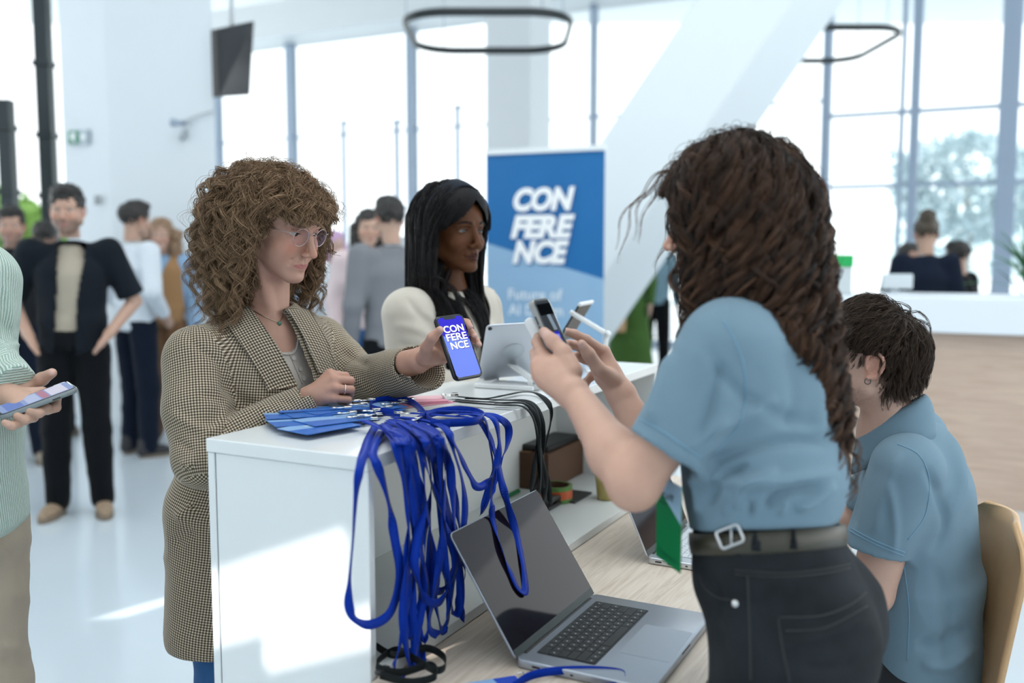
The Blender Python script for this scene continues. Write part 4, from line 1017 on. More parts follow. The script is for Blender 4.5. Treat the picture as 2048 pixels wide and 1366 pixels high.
def shoe(parent, an, fwd, mat, sole=None, L=.27):
    fr = Fr(A(an[0], an[1], 0), A(fwd[0], fwd[1], 0)); V_ = Vol(fr.o - A(.3, .3, .01), fr.o + A(.3, .3, .16), .006)
    V_.op(ecap(fr.p(0, -.05, .055), fr.p(0, .10, .045), (.04, .045), (.045, .032), fr.x), .01); V_.op(ecap(fr.p(0, .09, .04), fr.p(0, .165, .032), .038, .028), .02); V_.op(ecap(fr.p(0, -.03, .06), fr.p(0, -.035, .11), .042, .044), .02)
    V_.cut(half(fr.p(0, 0, .018), (0, 0, 1), fr.o - .3, fr.o + A(.3, .3, .02)), 0)
    v, f = V_.mesh(); sh = mk('shoe', smooth(v, f, 1), f, mat, parent)
    out = [fr.p(.048 * math.sin(a) * (1 if math.cos(a) > 0 else .85), .06 + .135 * math.cos(a), 0) for a in np.linspace(0, 2 * math.pi, 28, endpoint=False)]
    v, f = prism(out, A(0, 0, 1), .022); mk('sole', v, f, sole or M('shoe sole', (.2, .16, .12), .7), sh, False)
cw = thing('person', A(-.66, 2.24, 0), 'person with curly brown hair and glasses in checked blazer holding a phone', 'person')
hd = Fr(at(561, 449, 2.15), nrm(A(.87, -.49, 0))).pitch(-16)
S_R, S_L = at(394, 722, 2.05), at(642, 694, 2.36); NB = A(-.565, 2.18, 1.30)
SIDE = nrm((S_R - S_L) * A(1, 1, 0)); FW = nrm(np.cross(A(0, 0, 1), SIDE)); HIP = A(-.655, 2.25, .86); WST = A(-.625, 2.235, 1.00); CH = A(-.575, 2.20, 1.155)
E_R, W_R = at(404, 918, 1.95), at(626, 799, 2.05); E_L, W_L = at(716, 764, 2.31), at(838, 722, 2.12)
E_R[2] = max(E_R[2], .99)
qc = dict(eye_open=.0018, eye_low=.0050, smile=.0080, mouth_y=-.0028, cheek=1, jaw=.97, nose=.98, nosew=.92, lips=.76, lip_c=(.46, .15, .14), lip_w=.8, ears=False, chin=.98, blush_w=.6, brow_n=70, brow_h=.0011)
base = (.56, .32, .235)
V1 = Vol(A(-.82, 1.95, 1.06), A(-.36, 2.45, 1.66), .0022); head_solid(V1, hd, qc)
V1.op(ecap(hd.p(0, -.030, -.045), NB, .042, .047), .022)
for sg in (-1, 1):
    V1.op(ecap(hd.p(sg * .055, -.03, -.03), NB + FW * .045 + SIDE * sg * .012 - A(0, 0, .02), .012, .009), .014)
    V1.op(ecap(NB + FW * .05 + SIDE * sg * .015 - A(0, 0, .025), (S_R if sg > 0 else S_L) - SIDE * sg * .03 + A(0, 0, .018), .012, .010), .016)
V1.op(ecap(S_R - SIDE * .05, S_L + SIDE * .06, .045, .042), .03)
V1.op(ecap(CH + A(0, 0, .09), NB - A(0, 0, .035), (.115, .08), (.055, .055), SIDE), .03)
V1.op(ecap(CH - A(0, 0, .08), CH + A(0, 0, .06), (.14, .10), (.15, .105), SIDE), .03)
hv_, hf_ = skin_part(V1)
# hands
V2 = Vol(A(-.30, 1.93, 1.13), A(-.04, 2.22, 1.36), .0017)
P = lambda x, y, d: at(x, y, d)
lw = P(836, 722, 2.115); V2.op(ecap(P(812, 728, 2.135), lw, (.031, .024), (.029, .022), A(0, 0, 1)), .01)
mcp = [P(880, 668, 2.108), P(886, 686, 2.118), P(888, 703, 2.115), P(885, 719, 2.102)]
for m_, r_ in zip(mcp, (.0125, .013, .0125, .0115)): V2.op(ecap(lw, m_, .017, r_), .014)
V2.op(ell(P(858, 712, 2.085), (.026, .016, .022)), .014)
finger(V2, [mcp[0], P(912, 640, 2.135), P(934, 645, 2.120), P(940, 653, 2.088)], (.0095, .0088, .008, .0068), .004)
finger(V2, [mcp[1], P(918, 662, 2.140), P(942, 664, 2.122), P(949, 672, 2.086)], (.0098, .009, .008, .0068), .004)
finger(V2, [mcp[2], P(926, 682, 2.138), P(952, 681, 2.118), P(958, 689, 2.082)], (.0095, .0085, .0078, .0066), .004)
finger(V2, [mcp[3], P(915, 712, 2.120), P(935, 716, 2.105), P(944, 718, 2.090)], (.0085, .0078, .007, .006), .004)
finger(V2, [P(850, 716, 2.085), P(853, 694, 2.050), P(865, 675, 2.030), P(880, 660, 2.026)], (.0165, .0125, .0112, .0085), .006)
lv, lf = skin_part(V2)
V3 = Vol(A(-.46, 1.94, 1.095), A(-.30, 2.16, 1.23), .0016)
rw = P(622, 796, 2.05); V3.op(ecap(P(598, 806, 2.045), rw, (.028, .021), (.028, .022), A(0, 0, 1)), .01)
kn = [P(660, 748, 2.058), P(667, 760, 2.045), P(670, 777, 2.034), P(667, 797, 2.030)]; pip = [P(691, 752, 2.066), P(701, 761, 2.056), P(702, 779, 2.046), P(697, 799, 2.042)]
for i in range(4):
    V3.op(ecap(rw, kn[i], .019, (.0122, .0122, .0118, .011)[i]), .010)
    d2 = pip[i] + A(-.006, .028, -.016); d3 = d2 + A(-.024, .004, -.004)
    finger(V3, [kn[i], pip[i], d2, d3], [(.0098, .0092, .0082, .0072), (.0100, .0094, .0084, .0073), (.0096, .009, .008, .007), (.0088, .008, .0072, .0063)][i], .0016)
V3.op(ell(P(640, 790, 2.056), (.022, .02, .024)), .016)
finger(V3, [P(630, 790, 2.075), P(655, 770, 2.105), P(680, 765, 2.11), P(698, 772, 2.105)], (.016, .0115, .010, .008), .006)
V3.cut(half(A(0, 0, 1.1008), (0, 0, 1), A(-.5, 1.9, 1.05), A(-.25, 2.2, 1.102)), 0)
rv, rf = skin_part(V3)
V4 = Vol(A(-1.0, 1.8, -.01), A(-.2, 2.6, 1.40), .012)
V4.op(ecap(HIP, CH, (.13, .09), (.135, .095), SIDE), .02); K = [HIP + SIDE * .09 + A(.03, 0, -.42), HIP - SIDE * .09 + A(.03, 0, -.42)]; AN = [A(HIP[0], HIP[1], .09) + SIDE * .1 - FW * .02, A(HIP[0], HIP[1], .09) - SIDE * .1 + FW * .03]
legs(V4, HIP, SIDE, K, AN, (.075, .05, .035)); V4.op(ecap(S_R, E_R, .038, .034), .01); V4.op(ecap(E_R, rw, .034, .022), .01); V4.op(ecap(S_L, E_L, .038, .034), .01); V4.op(ecap(E_L, lw, .034, .02), .01)
b4v, b4f = V4.mesh()
bv_, bf_ = join([(hv_, hf_), (lv, lf), (rv, rf), (b4v, b4f)])
colr = head_color(hd, bv_, qc, base)
hm = np.linalg.norm(bv_ - hd.o, axis=1) > .2; colr[hm] = base
ckn = np.concatenate([pip, kn]); w_ = np.exp(-(np.min(np.linalg.norm(bv_[:, None] - ckn[None], axis=2), axis=1) / .013) ** 2) * hm; colr = colr * (1 - .35 * w_[:, None]) + np.array((.54, .24, .18)) * .35 * w_[:, None]
colr = nail_color(colr, bv_, [(P(884, 658, 2.018), .007), (P(944, 652, 2.083), .005), (P(953, 671, 2.08), .005), (P(962, 688, 2.077), .005)])
mk('body', bv_, bf_, SKIN, cw, col=colr)
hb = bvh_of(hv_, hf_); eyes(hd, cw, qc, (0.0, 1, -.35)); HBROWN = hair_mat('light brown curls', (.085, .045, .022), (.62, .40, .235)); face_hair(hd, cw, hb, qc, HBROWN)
# shirt under the blazer
V5 = Vol(A(-.85, 1.9, .80), A(-.35, 2.55, 1.40), .004)
V5.op(ecap(WST, CH - A(0, 0, .02), (.125, .092), (.146, .112), SIDE), .02); V5.op(ecap(CH - A(0, 0, .02), CH + A(0, 0, .07), (.146, .112), (.150, .108), SIDE), .03)
for sg in (-1, 1): V5.op(ell(CH + SIDE * sg * .07 + FW * .062 + A(0, 0, .0), (.055, .055, .06)), .04)
V5.op(ecap(CH + A(0, 0, .08), NB - A(0, 0, .05), (.120, .086), (.045, .045), SIDE), .03)
shirt_open = [(480, 560), (480, 640), (530, 690), (566, 707), (590, 702), (597, 668), (640, 600), (620, 560)]
cream = cloth('cream ribbed cotton', srgb(205, 196, 186), .04, .85, 1500)
sh, shb = garment('undershirt', V5, cream, cw, .0012, 14, 3, keep=opening(shirt_open, (NB, FW, 0.0)))
for nm, px, w_ in (('neckline_trim', [(545, 692), (566, 708), (590, 703), (597, 670)], .0018),):
    T, _n = trace(shb, px, .001, k=6)
    if len(T) > 3: v, f = tube(T, w_, 6); mk(nm, v, f, cream, sh)
for (x, y) in ((587, 716), (600, 738), (607, 757)):
    T, N_ = trace(shb, [(x, y), (x + .5, y)], .001, curve=False)
    if len(T): v, f = tube([T[0] - N_[0] * .001, T[0] + N_[0] * .0018], .0055, 14); mk('button', v, f, M('shirt button', (.62, .58, .54), .35), sh, False)
T, _n = trace(shb, [(577, 706), (590, 735), (604, 768)], .0006, k=6)
if len(T) > 3: v, f = tube(T, .0012, 5); mk('placket_seam', v, f, M('seam thread', (.42, .38, .34), .8), sh)
# blazer
V6 = Vol(A(-1.02, 1.78, .46), A(-.12, 2.62, 1.40), .0048)
HEM = A(-.655, 2.25, .50)
V6.op(ecap(HEM + A(0, 0, .06), HIP - A(0, 0, .04), (.196, .165), (.184, .155), SIDE), 0); V6.op(ecap(HIP, WST, (.180, .150), (.150, .122), SIDE), .04)
V6.op(ecap(WST, CH - A(0, 0, .02), (.150, .122), (.168, .142), SIDE), .04); V6.op(ecap(CH - A(0, 0, .02), CH + A(0, 0, .06), (.170, .142), (.172, .128), SIDE), .04)
V6.op(ecap(S_R - SIDE * .01 + A(0, 0, .012), S_L + SIDE * .01 + A(0, 0, .012), .060, .060), .03)
V6.op(ecap(CH + A(0, 0, .1), NB + A(0, 0, -.022), (.150, .10), (.085, .075), SIDE), .03)
V6.cut(ecap(NB - A(0, 0, .02), NB + A(0, 0, .3), .052, .085), .01)
V6.op(ecap(S_R, (S_R + E_R) / 2 + A(-.006, 0, 0), .072, .069), .03); V6.op(ecap((S_R + E_R) / 2 + A(-.006, 0, 0), E_R, .069, .060), .02)
cr_ = nrm(W_R - E_R); V6.op(clip(ecap(E_R, W_R + cr_ * .03, .060, .040), P(619, 797, 2.05), cr_), .018)
V6.op(ecap(S_L, E_L, .072, .064), .03); cu = nrm(P(846, 733, 2.115) - E_L); V6.op(clip(ecap(E_L, P(866, 733, 2.10), .064, .053), P(848, 734, 2.11), cu + A(0, 0, .25)), .012)
V6.cut(ecap(P(826, 730, 2.13), P(880, 735, 2.08), .042, .049), .004)
V6.cut(ecap(P(605, 800, 2.05), P(640, 795, 2.05), .032, .034), .003)
V6.cut(half(A(0, 0, .53), (0, 0, 1), A(-1.02, 1.7, .4), A(0, 2.7, .535)), 0)
bones = [(HEM, NB, FW, .155), (S_R, E_R, FW, .068), (E_R, W_R, A(0, 0, 1), .052), (S_L, E_L, FW, .068), (E_L, W_L, A(0, 0, 1), .060)]
crc = [([(366, 645), (390, 690), (440, 730), (452, 800)], 7, -.005), ([(455, 800), (440, 850), (400, 880)], 9, .007), ([(470, 840), (440, 800), (400, 790)], 10, -.006), ([(340, 820), (380, 850), (430, 862)], 9, .006), ([(350, 880), (390, 905)], 8, -.006), ([(360, 930), (392, 925)], 8, .006), ([(455, 850), (500, 820), (540, 812)], 8, .005), ([(560, 800), (590, 808)], 7, -.005),
       ([(690, 730), (720, 770), (760, 790)], 10, .007), ([(680, 700), (740, 735)], 9, -.006), ([(765, 745), (770, 790)], 8, -.004), ([(350, 1040), (390, 1010)], 12, .008), ([(345, 1090), (390, 1060)], 12, -.006), ([(440, 760), (480, 800), (520, 810)], 10, -.006)]
jopen = [(455, 560), (500, 618), (530, 660), (558, 703), (589, 767), (600, 800), (634, 790), (626, 745), (590, 659), (560, 606), (585, 540)]
jk, jb = garment('blazer', V6, CHECK, cw, .0035, 8, 5, cr=crc, bones=bones, keep=opening(jopen, (NB, FW, 0.0)))
def lapel(name, inner, outer, parent, bvh, mat, off=(.007, .005), n=26, m=7, uvrot=.5, bulge=.004):
    I, _1 = trace(bvh, inner, off[0], n=n); O, _2 = trace(bvh, outer, off[1], n=n)
    if len(I) < 4 or len(O) < 4: return None
    I = resample(I, n); O = resample(O, n); v = []; uvv = []
    nrm_ = A(.2, -1, .25)
    for i in range(n):
        for j in range(m):
            t = j / (m - 1); p = I[i] * (1 - t) + O[i] * t + nrm(nrm_) * (bulge * math.sin(math.pi * min(t * 1.0, 1)) + .003)
            v.append(p)
    v = np.array(v); k = np.arange(n * m).reshape(n, m); f = np.stack([k[:-1, :-1], k[:-1, 1:], k[1:, 1:], k[1:, :-1]], -1).reshape(-1, 4)
    nr = vnormals(v, f); s_ = 1 if nr.mean(0) @ nrm_ > 0 else -1; back = v - nr * s_ * .0035
    if s_ < 0: f = f[:, ::-1]
    N0 = len(v); f2 = np.concatenate([f, f[:, ::-1] + N0]); rim = list(k[0]) + list(k[1:, -1]) + list(k[-1, -2::-1]) + list(k[-2:0:-1, 0]); R = []
    for a_, b_ in zip(rim, rim[1:] + rim[:1]): R.append((a_, b_, b_ + N0, a_ + N0) if s_ > 0 else (b_, a_, a_ + N0, b_ + N0))
    f2 = np.concatenate([f2, np.array(R)]); vv = np.concatenate([v, back])
    ua = nrm(I[-1] - I[0]); ub = nrm(np.cross(nrm_, ua)); uu = np.stack([(vv - I[0]) @ ub, (vv - I[0]) @ ua], 1)[f2].reshape(-1, 2)
    return mk(name, vv, f2, mat, parent, uvs=uu)
# full surface without the opening, for laying the lapels
vj, fj = V6.mesh(); vj = smooth(vj, fj, 2); jfull = bvh_of(vj, fj)
lapel('lapel', [(478, 600), (502, 622), (530, 660), (558, 703), (575, 736), (592, 772)], [(430, 612), (446, 640), (464, 664), (486, 696), (508, 726), (536, 782)], jk, jfull, CHECK)
lapel('lapel', [(562, 612), (578, 632), (596, 661), (612, 695), (634, 748)], [(604, 610), (624, 636), (642, 662), (656, 695), (670, 742)], jk, jfull, CHECK)
# jeans and shoes
V7 = Vol(A(-1.0, 1.85, .05), A(-.3, 2.65, 1.0), .009); V7.op(ecap(HIP - A(0, 0, .05), WST, (.14, .115), (.13, .10), SIDE), .02); legs(V7, HIP, SIDE, K, AN, (.083, .074, .068), .07)
garment('jeans', V7, denim, cw, .003, 10, 8)
for a_ in AN: shoe(cw, a_, FW, leather)
# ring and necklace
rc = (kn[2] + pip[2] * 1.5) / 2.5; d_ = nrm(pip[2] - kn[2]); t_, s_ = nrm(np.cross(d_, A(0, 0, 1))), None; s_ = np.cross(d_, t_)
v, f = tube([rc + (t_ * math.cos(a) + s_ * math.sin(a)) * .0108 for a in np.linspace(0, 6.283, 28, endpoint=False)], .0011, 8, False, True); mk('finger_ring', v, f, M('silver', (.8, .8, .82), .2, 1.0), cw, label='thin silver ring')
T, _n = trace(hb, [(508, 622), (530, 634), (557, 644), (565, 630)], .001, k=8)
if len(T) > 4:
    v, f = tube(T, .0009, 6); nk = mk('necklace', v, f, M('pale gold chain', (.6, .5, .36), .3, 1.0), cw, label='fine gold chain with small green pendant')
    T2, _n = trace(hb, [(558, 648), (558.5, 648)], .003, curve=False)
    if len(T2): v, f = ellipsoid(T2[0], I3, (.005, .003, .005), 12, 8); mk('pendant', v, f, M('green stone', (.10, .22, .15), .25), nk)
# glasses
gl = thing('eyeglasses', hd.p(0, .095, 0), 'round thin metal glasses with violet lens shine worn under curly fringe', 'glasses')
met = M('rose metal', (.50, .42, .40), .22, .9)
def lens_mat():
    m = bpy.data.materials.new('coated lens'); m.use_nodes = True; t = m.node_tree; t.nodes.clear(); o = nd(t, 'ShaderNodeOutputMaterial'); a = nd(t, 'ShaderNodeBsdfTransparent'); g = nd(t, 'ShaderNodeBsdfGlossy'); x = nd(t, 'ShaderNodeMixShader'); w = nd(t, 'ShaderNodeLayerWeight')
    a.inputs[0].default_value = (.95, .92, .97, 1); g.inputs[0].default_value = (.36, .30, .50, 1); g.inputs['Roughness'].default_value = .03; w.inputs[0].default_value = .10
    lk(t, w.outputs['Fresnel'], x.inputs[0]); lk(t, a.outputs[0], x.inputs[1]); lk(t, g.outputs[0], x.inputs[2]); lk(t, x.outputs[0], o.inputs[0]); return m
LENS = lens_mat()
for sg in (-1, 1):
    c = (sg * .0320, .0930, -.005); rim = [hd.p(c[0] + .0205 * math.cos(a), c[1] - .12 * (.0205 * math.cos(a) * sg + .0) - .10 * .022 * math.sin(a) * -1, c[2] + .0200 * math.sin(a)) for a in np.linspace(0, 6.283, 48, endpoint=False)]
    v, f = tube(rim, .0010, 8, False, True); ro = mk('rim', v, f, met, gl); rim = np.array(rim); cen = rim.mean(0) + hd.y * .0015
    v = np.concatenate([rim, [cen]]); f = [(i, (i + 1) % 48, 48) for i in range(48)]; mk('lens', v, f, LENS, ro)
    tp = [hd.p(sg * .0520, .0915, .003), hd.p(sg * .064, .084, .004), hd.p(sg * .076, .04, .002), hd.p(sg * .079, -.005, .0), hd.p(sg * .078, -.025, -.02)]; v, f = tube(catmull(tp, 5), .0010, 6); mk('temple', v, f, met, gl)
v, f = tube(catmull([hd.p(-.0118, .0945, -.001), hd.p(-.005, .0985, .004), hd.p(.005, .0985, .004), hd.p(.0118, .0945, -.001)], 5), .0010, 6); mk('bridge', v, f, met, gl)
# hair
bodies = [(hd.p(0, -.012, .034), hd.R, (.080, .100, .087)), (hd.p(0, .015, -.03), hd.R, (.064, .064, .095)), (NB - A(0, 0, .05), np.array([SIDE, FW, A(0, 0, 1)]), (.17, .10, .07)), (NB + A(0, 0, .05), I3, (.058, .058, .12))]
def rule(x, y, z): return ((z > .052 + .0) | (y < .018 + .25 * np.maximum(z, -.02))) & (z > -.055 + .0 * y) & ~((y > .035) & (z < .062)) & ~((y > .012) & (z < .03))
R_, N_, Lc = scalp(hd, 620, 3, rule); g = np.random.default_rng(4)
front = np.clip((Lc[:, 1] - .02) / .05, 0, 1); topz = np.clip(Lc[:, 2] / .1, 0, 1)
OUT = (hd.p(0, -.045, .012), hd.R, (.138, .166, .110), -.09); OUT2 = (hd.p(0, -.045, .012), hd.R, (.152, .180, .122), -.09)
def face_zone(P_):
    l = hd.loc(P_); jt = .016 * vnoise(P_, 60, 2); return ((l[:, 2] < .026 + jt) & (l[:, 1] > .046)) | ((l[:, 1] > .012 + jt) & (l[:, 2] < -.02) & (np.abs(l[:, 0]) < .085)) | ((l[:, 0] < -.03) & (l[:, 1] > .085) & (l[:, 2] < .05 + jt))
Lh = (.275 - .185 * front + g.normal(0, .02, len(R_))) * (1 - .06 * topz); Lh = np.maximum(Lh, .06)
K = 40
sidef = np.clip((np.abs(Lc[:, 0]) - .045) / .02, 0, 1) * (1 - front)
G = grow(R_, N_ * .75 + hd.y * -.15 * sidef[:, None] + .3 * g.normal(size=N_.shape), K, Lh / (K - 1), .115 + .03 * front, bodies, .885, .05, 5, outer=OUT, pull=lambda P_, k: hd.y[None] * (-.022 * sidef * (k < 16) + .03 * front * (k < 9))[:, None])
cr_ = .007 + .010 * g.random(len(R_)); cn_ = Lh / (.055 + .03 * g.random(len(R_)))
lv_ = g.random(len(R_)) ** 1.1 * .95
S1 = locks(G, 22, .0085, cr_, cn_, 6, .35, .11, spread_end=.0065)
# loose outer frizz
R2, N2, L2c = scalp(hd, 700, 8, rule); Lh2 = np.maximum((.24 - .16 * np.clip((L2c[:, 1] - .02) / .05, 0, 1)) * (.6 + .55 * g.random(len(R2))), .05)
G2 = grow(R2, N2 * .9 + .5 * g.normal(size=N2.shape), K, Lh2 / (K - 1), .085, bodies, .89, .08, 9, outer=OUT2)
S2 = locks(G2, 3, .012, .005 + .009 * g.random(len(R2)), Lh2 / .055, 10, 0, .2)
# long lock in front of the far shoulder
R3, N3, L3c = scalp(hd, 60, 12, lambda x, y, z: (x < -.05) & (z < .02) & (y < .03)); Lh3 = .42 + .06 * g.random(len(R3))
G3 = grow(R3, N3 + hd.y * .3, K, Lh3 / (K - 1), .14, bodies, .90, .04, 13, pull=lambda P_, k: np.tile(hd.y * .05 - hd.x * .02, (len(P_), 1)))
S3 = locks(G3, 15, .008, .011, Lh3 / .075, 14, .3, .10)
scalp_cap(cw, hd, rule, HBROWN)
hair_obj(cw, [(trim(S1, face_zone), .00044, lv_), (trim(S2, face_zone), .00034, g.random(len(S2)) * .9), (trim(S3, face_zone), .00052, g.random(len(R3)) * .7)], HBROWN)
# ------------------------------------------------------------------ standing staff member with wavy dark hair
POLO = cloth('light blue pique', srgb(124, 150, 166), .05, .85, 1400, .25, .3)
BLACKD = cloth('washed black denim', srgb(22, 24, 27), .4, .85, 900, .1, .35, c2=srgb(46, 50, 54))
sw = thing('person', A(.45, 1.42, 0), 'standing person with wavy dark hair in light blue polo and black jeans, holding a phone', 'person')
SF = V.copy(); SSIDE = nrm(np.cross(SF, A(0, 0, 1)))           # faces across the counter; side = the person's right
hs = Fr(at(1458, 424, 1.58), nrm(V + U * .10)).pitch(-8); hs.s = 1.03
NBs = at(1506, 628, 1.54)
sL, sR = at(1456, 700, 1.43), at(1456, 700, 1.43) + SSIDE * .33 + SF * .02
eL, wL = at(1268, 968, 1.42), at(1152, 792, 1.61)
eR, wR = at(1300, 905, 1.80), at(1243, 790, 1.85)
BELT = at(1523, 1064, 1.50); CHs = at(1508, 790, 1.54); 
qs = dict(ears=False, eye_open=.003, smile=.004); bs = (.63, .385, .29)
V1 = Vol(A(.17, 1.36, 1.24), A(.58, 1.76, 1.68), .0028); head_solid(V1, hs, qs); V1.op(ecap(hs.p(0, -.03, -.045), NBs, .048, .055), .02)
V1.op(ecap(NBs - A(0, 0, .03), CHs, .06, .09), .03)
h_ = skin_part(V1)
V2 = Vol(A(.03, 1.33, 1.00), A(.36, 1.80, 1.40), .0020)
V2.op(ecap(sL, eL, .047, .037), .01); V2.op(ecap(eL, eL + (wL - eL) * .32, .0385, .0395), .02); V2.op(ecap(eL + (wL - eL) * .32, wL, .0395, .0255), .02)
lm = [P(1084, 711, 1.685), P(1074, 732, 1.665), P(1078, 752, 1.655), P(1090, 766, 1.65)]
for m_, r_ in zip(lm, (.0135, .013, .012, .011)): V2.op(ecap(wL + (m_ - wL) * .12, m_, .020, r_), .016)
V2.op(ecap(P(1120, 735, 1.655), P(1128, 755, 1.64), .021, .02), .02)
finger(V2, [lm[0], P(1074, 684, 1.712), P(1078, 668, 1.742), P(1098, 660, 1.765)], (.0105, .0098, .0085, .007), .005)
finger(V2, [lm[1], P(1070, 707, 1.722), P(1080, 690, 1.760), P(1102, 684, 1.775)], (.0105, .0098, .0085, .007), .005)
finger(V2, [lm[2], P(1076, 735, 1.722), P(1090, 718, 1.765), P(1112, 712, 1.780)], (.010, .0092, .008, .007), .005)
finger(V2, [lm[3], P(1090, 755, 1.71), P(1104, 742, 1.75), P(1122, 735, 1.765)], (.009, .0082, .0072, .0062), .005)
finger(V2, [P(1146, 742, 1.635), P(1128, 705, 1.655), P(1106, 683, 1.672), P(1088, 664, 1.683)], (.0175, .0135, .0125, .0092), .006)
lh = skin_part(V2)
V3 = Vol(A(.10, 1.66, 1.06), A(.36, 2.0, 1.38), .0020)
V3.op(ecap(eR, wR, .042, .027), .01)
rm = [P(1208, 704, 1.865), P(1200, 716, 1.892), P(1198, 730, 1.905), P(1200, 744, 1.905)]
for m_, r_ in zip(rm, (.0135, .013, .0125, .0115)): V3.op(ecap(wR, m_, .020, r_), .016)
V3.op(ell(P(1214, 752, 1.855), (.026, .022, .024)), .016)
finger(V3, [rm[0], P(1172, 680, 1.835), P(1148, 668, 1.820), P(1130, 662, 1.800)], (.0112, .0102, .009, .007), .004)
finger(V3, [rm[1], P(1166, 697, 1.878), P(1148, 690, 1.860), P(1138, 686, 1.845)], (.0112, .0102, .009, .0075), .004)
finger(V3, [rm[2], P(1170, 718, 1.902), P(1152, 713, 1.885), P(1146, 722, 1.875)], (.0108, .0098, .0088, .0072), .004)
finger(V3, [rm[3], P(1184, 752, 1.91), P(1172, 764, 1.90), P(1171, 776, 1.885)], (.0098, .009, .0078, .0066), .004)
finger(V3, [P(1226, 760, 1.842), P(1197, 738, 1.815), P(1177, 708, 1.805), P(1163, 688, 1.800)], (.0185, .0138, .0122, .0088), .006)
rh = skin_part(V3)
V4 = Vol(A(.05, 1.1, -.01), A(.95, 1.98, 1.40), .012)
HPs = at(1590, 1235, 1.46); V4.op(ecap(HPs, BELT, (.115, .09), (.11, .08), SSIDE), .02); V4.op(ecap(BELT, CHs, (.11, .08), (.13, .09), SSIDE), .02); V4.op(ecap(sR, eR, .042, .036), .01)
kS = [HPs + SSIDE * .085 + SF * .03 - A(0, 0, .42), HPs - SSIDE * .085 + SF * .05 - A(0, 0, .42)]; aS = [A(HPs[0], HPs[1], .09) + SSIDE * .10 - SF * .02, A(HPs[0], HPs[1], .09) - SSIDE * .10 + SF * .02]
legs(V4, HPs, SSIDE, kS, aS, (.08, .05, .036)); b4 = V4.mesh()
bv_, bf_ = join([h_, lh, rh, b4]); c_ = head_color(hs, bv_, qs, bs); far = np.linalg.norm(bv_ - hs.o, axis=1) > .19; c_[far] = bs
kk = np.array(rm + lm); w_ = np.exp(-(np.min(np.linalg.norm(bv_[:, None] - kk[None], axis=2), axis=1) / .015) ** 2) * far; c_ = c_ * (1 - .3 * w_[:, None]) + np.array((.62, .29, .22)) * .3 * w_[:, None]
c_ = nail_color(c_, bv_, [(P(1090, 667, 1.674), .008), (P(1164, 690, 1.792), .007), (P(1131, 661, 1.794), .005)], (.82, .55, .50))
mk('body', bv_, bf_, SKIN, sw, col=c_)
hb = bvh_of(*h_); eyes(hs, sw, qs); HDARK = hair_mat('dark brown waves', (.010, .006, .0045), (.22, .105, .058), .36, .6); face_hair(hs, sw, hb, qs, HDARK, 3)
# polo shirt
V6 = Vol(A(.02, 1.12, .92), A(.78, 2.02, 1.46), .0048)
wn = nrm(A(0, 0, 1) + SF * .18 + SSIDE * .22); V6.op(clip(ecap(at(1515, 1060, 1.50), at(1528, 955, 1.51), (.139, .104), (.158, .122), SSIDE), at(1520, 1047, 1.50), -wn), 0)
V6.op(ecap(at(1528, 955, 1.51), CHs, (.158, .122), (.165, .118), SSIDE), .03); V6.op(ecap(CHs, at(1500, 700, 1.55), (.165, .118), (.155, .100), SSIDE), .03)
V6.op(ecap(sL + SSIDE * .02, sR - SSIDE * .02, .066, .066), .04); V6.op(ecap(at(1500, 700, 1.55), NBs - A(0, 0, .035), (.13, .085), (.066, .066), SSIDE, .03), .03)
ud = nrm(eL - sL); hem = at(1333, 904, 1.42); hx = nrm(hem - sL)
V6.op(clip(ecap(sL, hem + hx * .05, (.074, .070), (.061, .060), SF), hem, hx), .025)
ur = nrm(eR - sR); V6.op(clip(ecap(sR, sR + ur * .26, .074, .064), sR + ur * .2, ur), .03)
V6.cut(ecap(hem - hx * .04, hem + hx * .1, .054, .055), .003)
V6.cut(ecap(NBs + A(0, 0, .02), NBs + A(0, 0, .2), .05, .07), .006)
crs = [([(1410, 690), (1470, 780), (1560, 830), (1640, 850)], 14, -0.0068), ([(1380, 905), (1440, 850), (1560, 800)], 13, 0.0119), ([(1400, 935), (1470, 905), (1580, 880), (1660, 890)], 11, -0.0102), ([(1380, 940), (1450, 960), (1560, 965), (1680, 945)], 12, 0.0136), ([(1420, 1010), (1440, 960), (1500, 930)], 9, -0.0119), ([(1470, 1020), (1490, 970), (1560, 940)], 9, 0.0102), ([(1530, 1020), (1560, 985), (1640, 970)], 9, -0.0119), ([(1590, 1020), (1630, 1000), (1670, 965)], 9, 0.0119), ([(1400, 1030), (1395, 980), (1380, 950)], 8, 0.0102),
       ([(1340, 700), (1320, 780), (1300, 850)], 14, 0.0085), ([(1440, 720), (1420, 820), (1385, 915)], 12, -0.0102), ([(1600, 640), (1630, 760), (1640, 880)], 16, 0.0085), ([(1580, 700), (1590, 800), (1570, 860)], 14, -0.0068), ([(1450, 1030), (1455, 1000)], 6, 0.0085), ([(1500, 1035), (1505, 1000)], 6, -0.0085), ([(1560, 1030), (1570, 1000)], 6, 0.0085)]
ps, psb = garment('polo_shirt', V6, POLO, sw, .0035, 7, 11, cr=crs, sm=1)
def seam(name, px, bvh, mat, parent, r=.0009, off=.0004):
    T, _n = trace(bvh, px, off, k=8)
    if len(T) > 3: v, f = tube(T, r, 5); return mk(name, v, f, mat, parent)
SEAMB = M('blue seam thread', srgb(120, 160, 185), .8)
seam('sleeve_seam', [(1282, 838), (1330, 866), (1402, 916)], psb, SEAMB, ps, .0012); seam('sleeve_seam', [(1446, 640), (1478, 700), (1492, 780), (1478, 850), (1430, 905)], psb, SEAMB, ps, .0011)
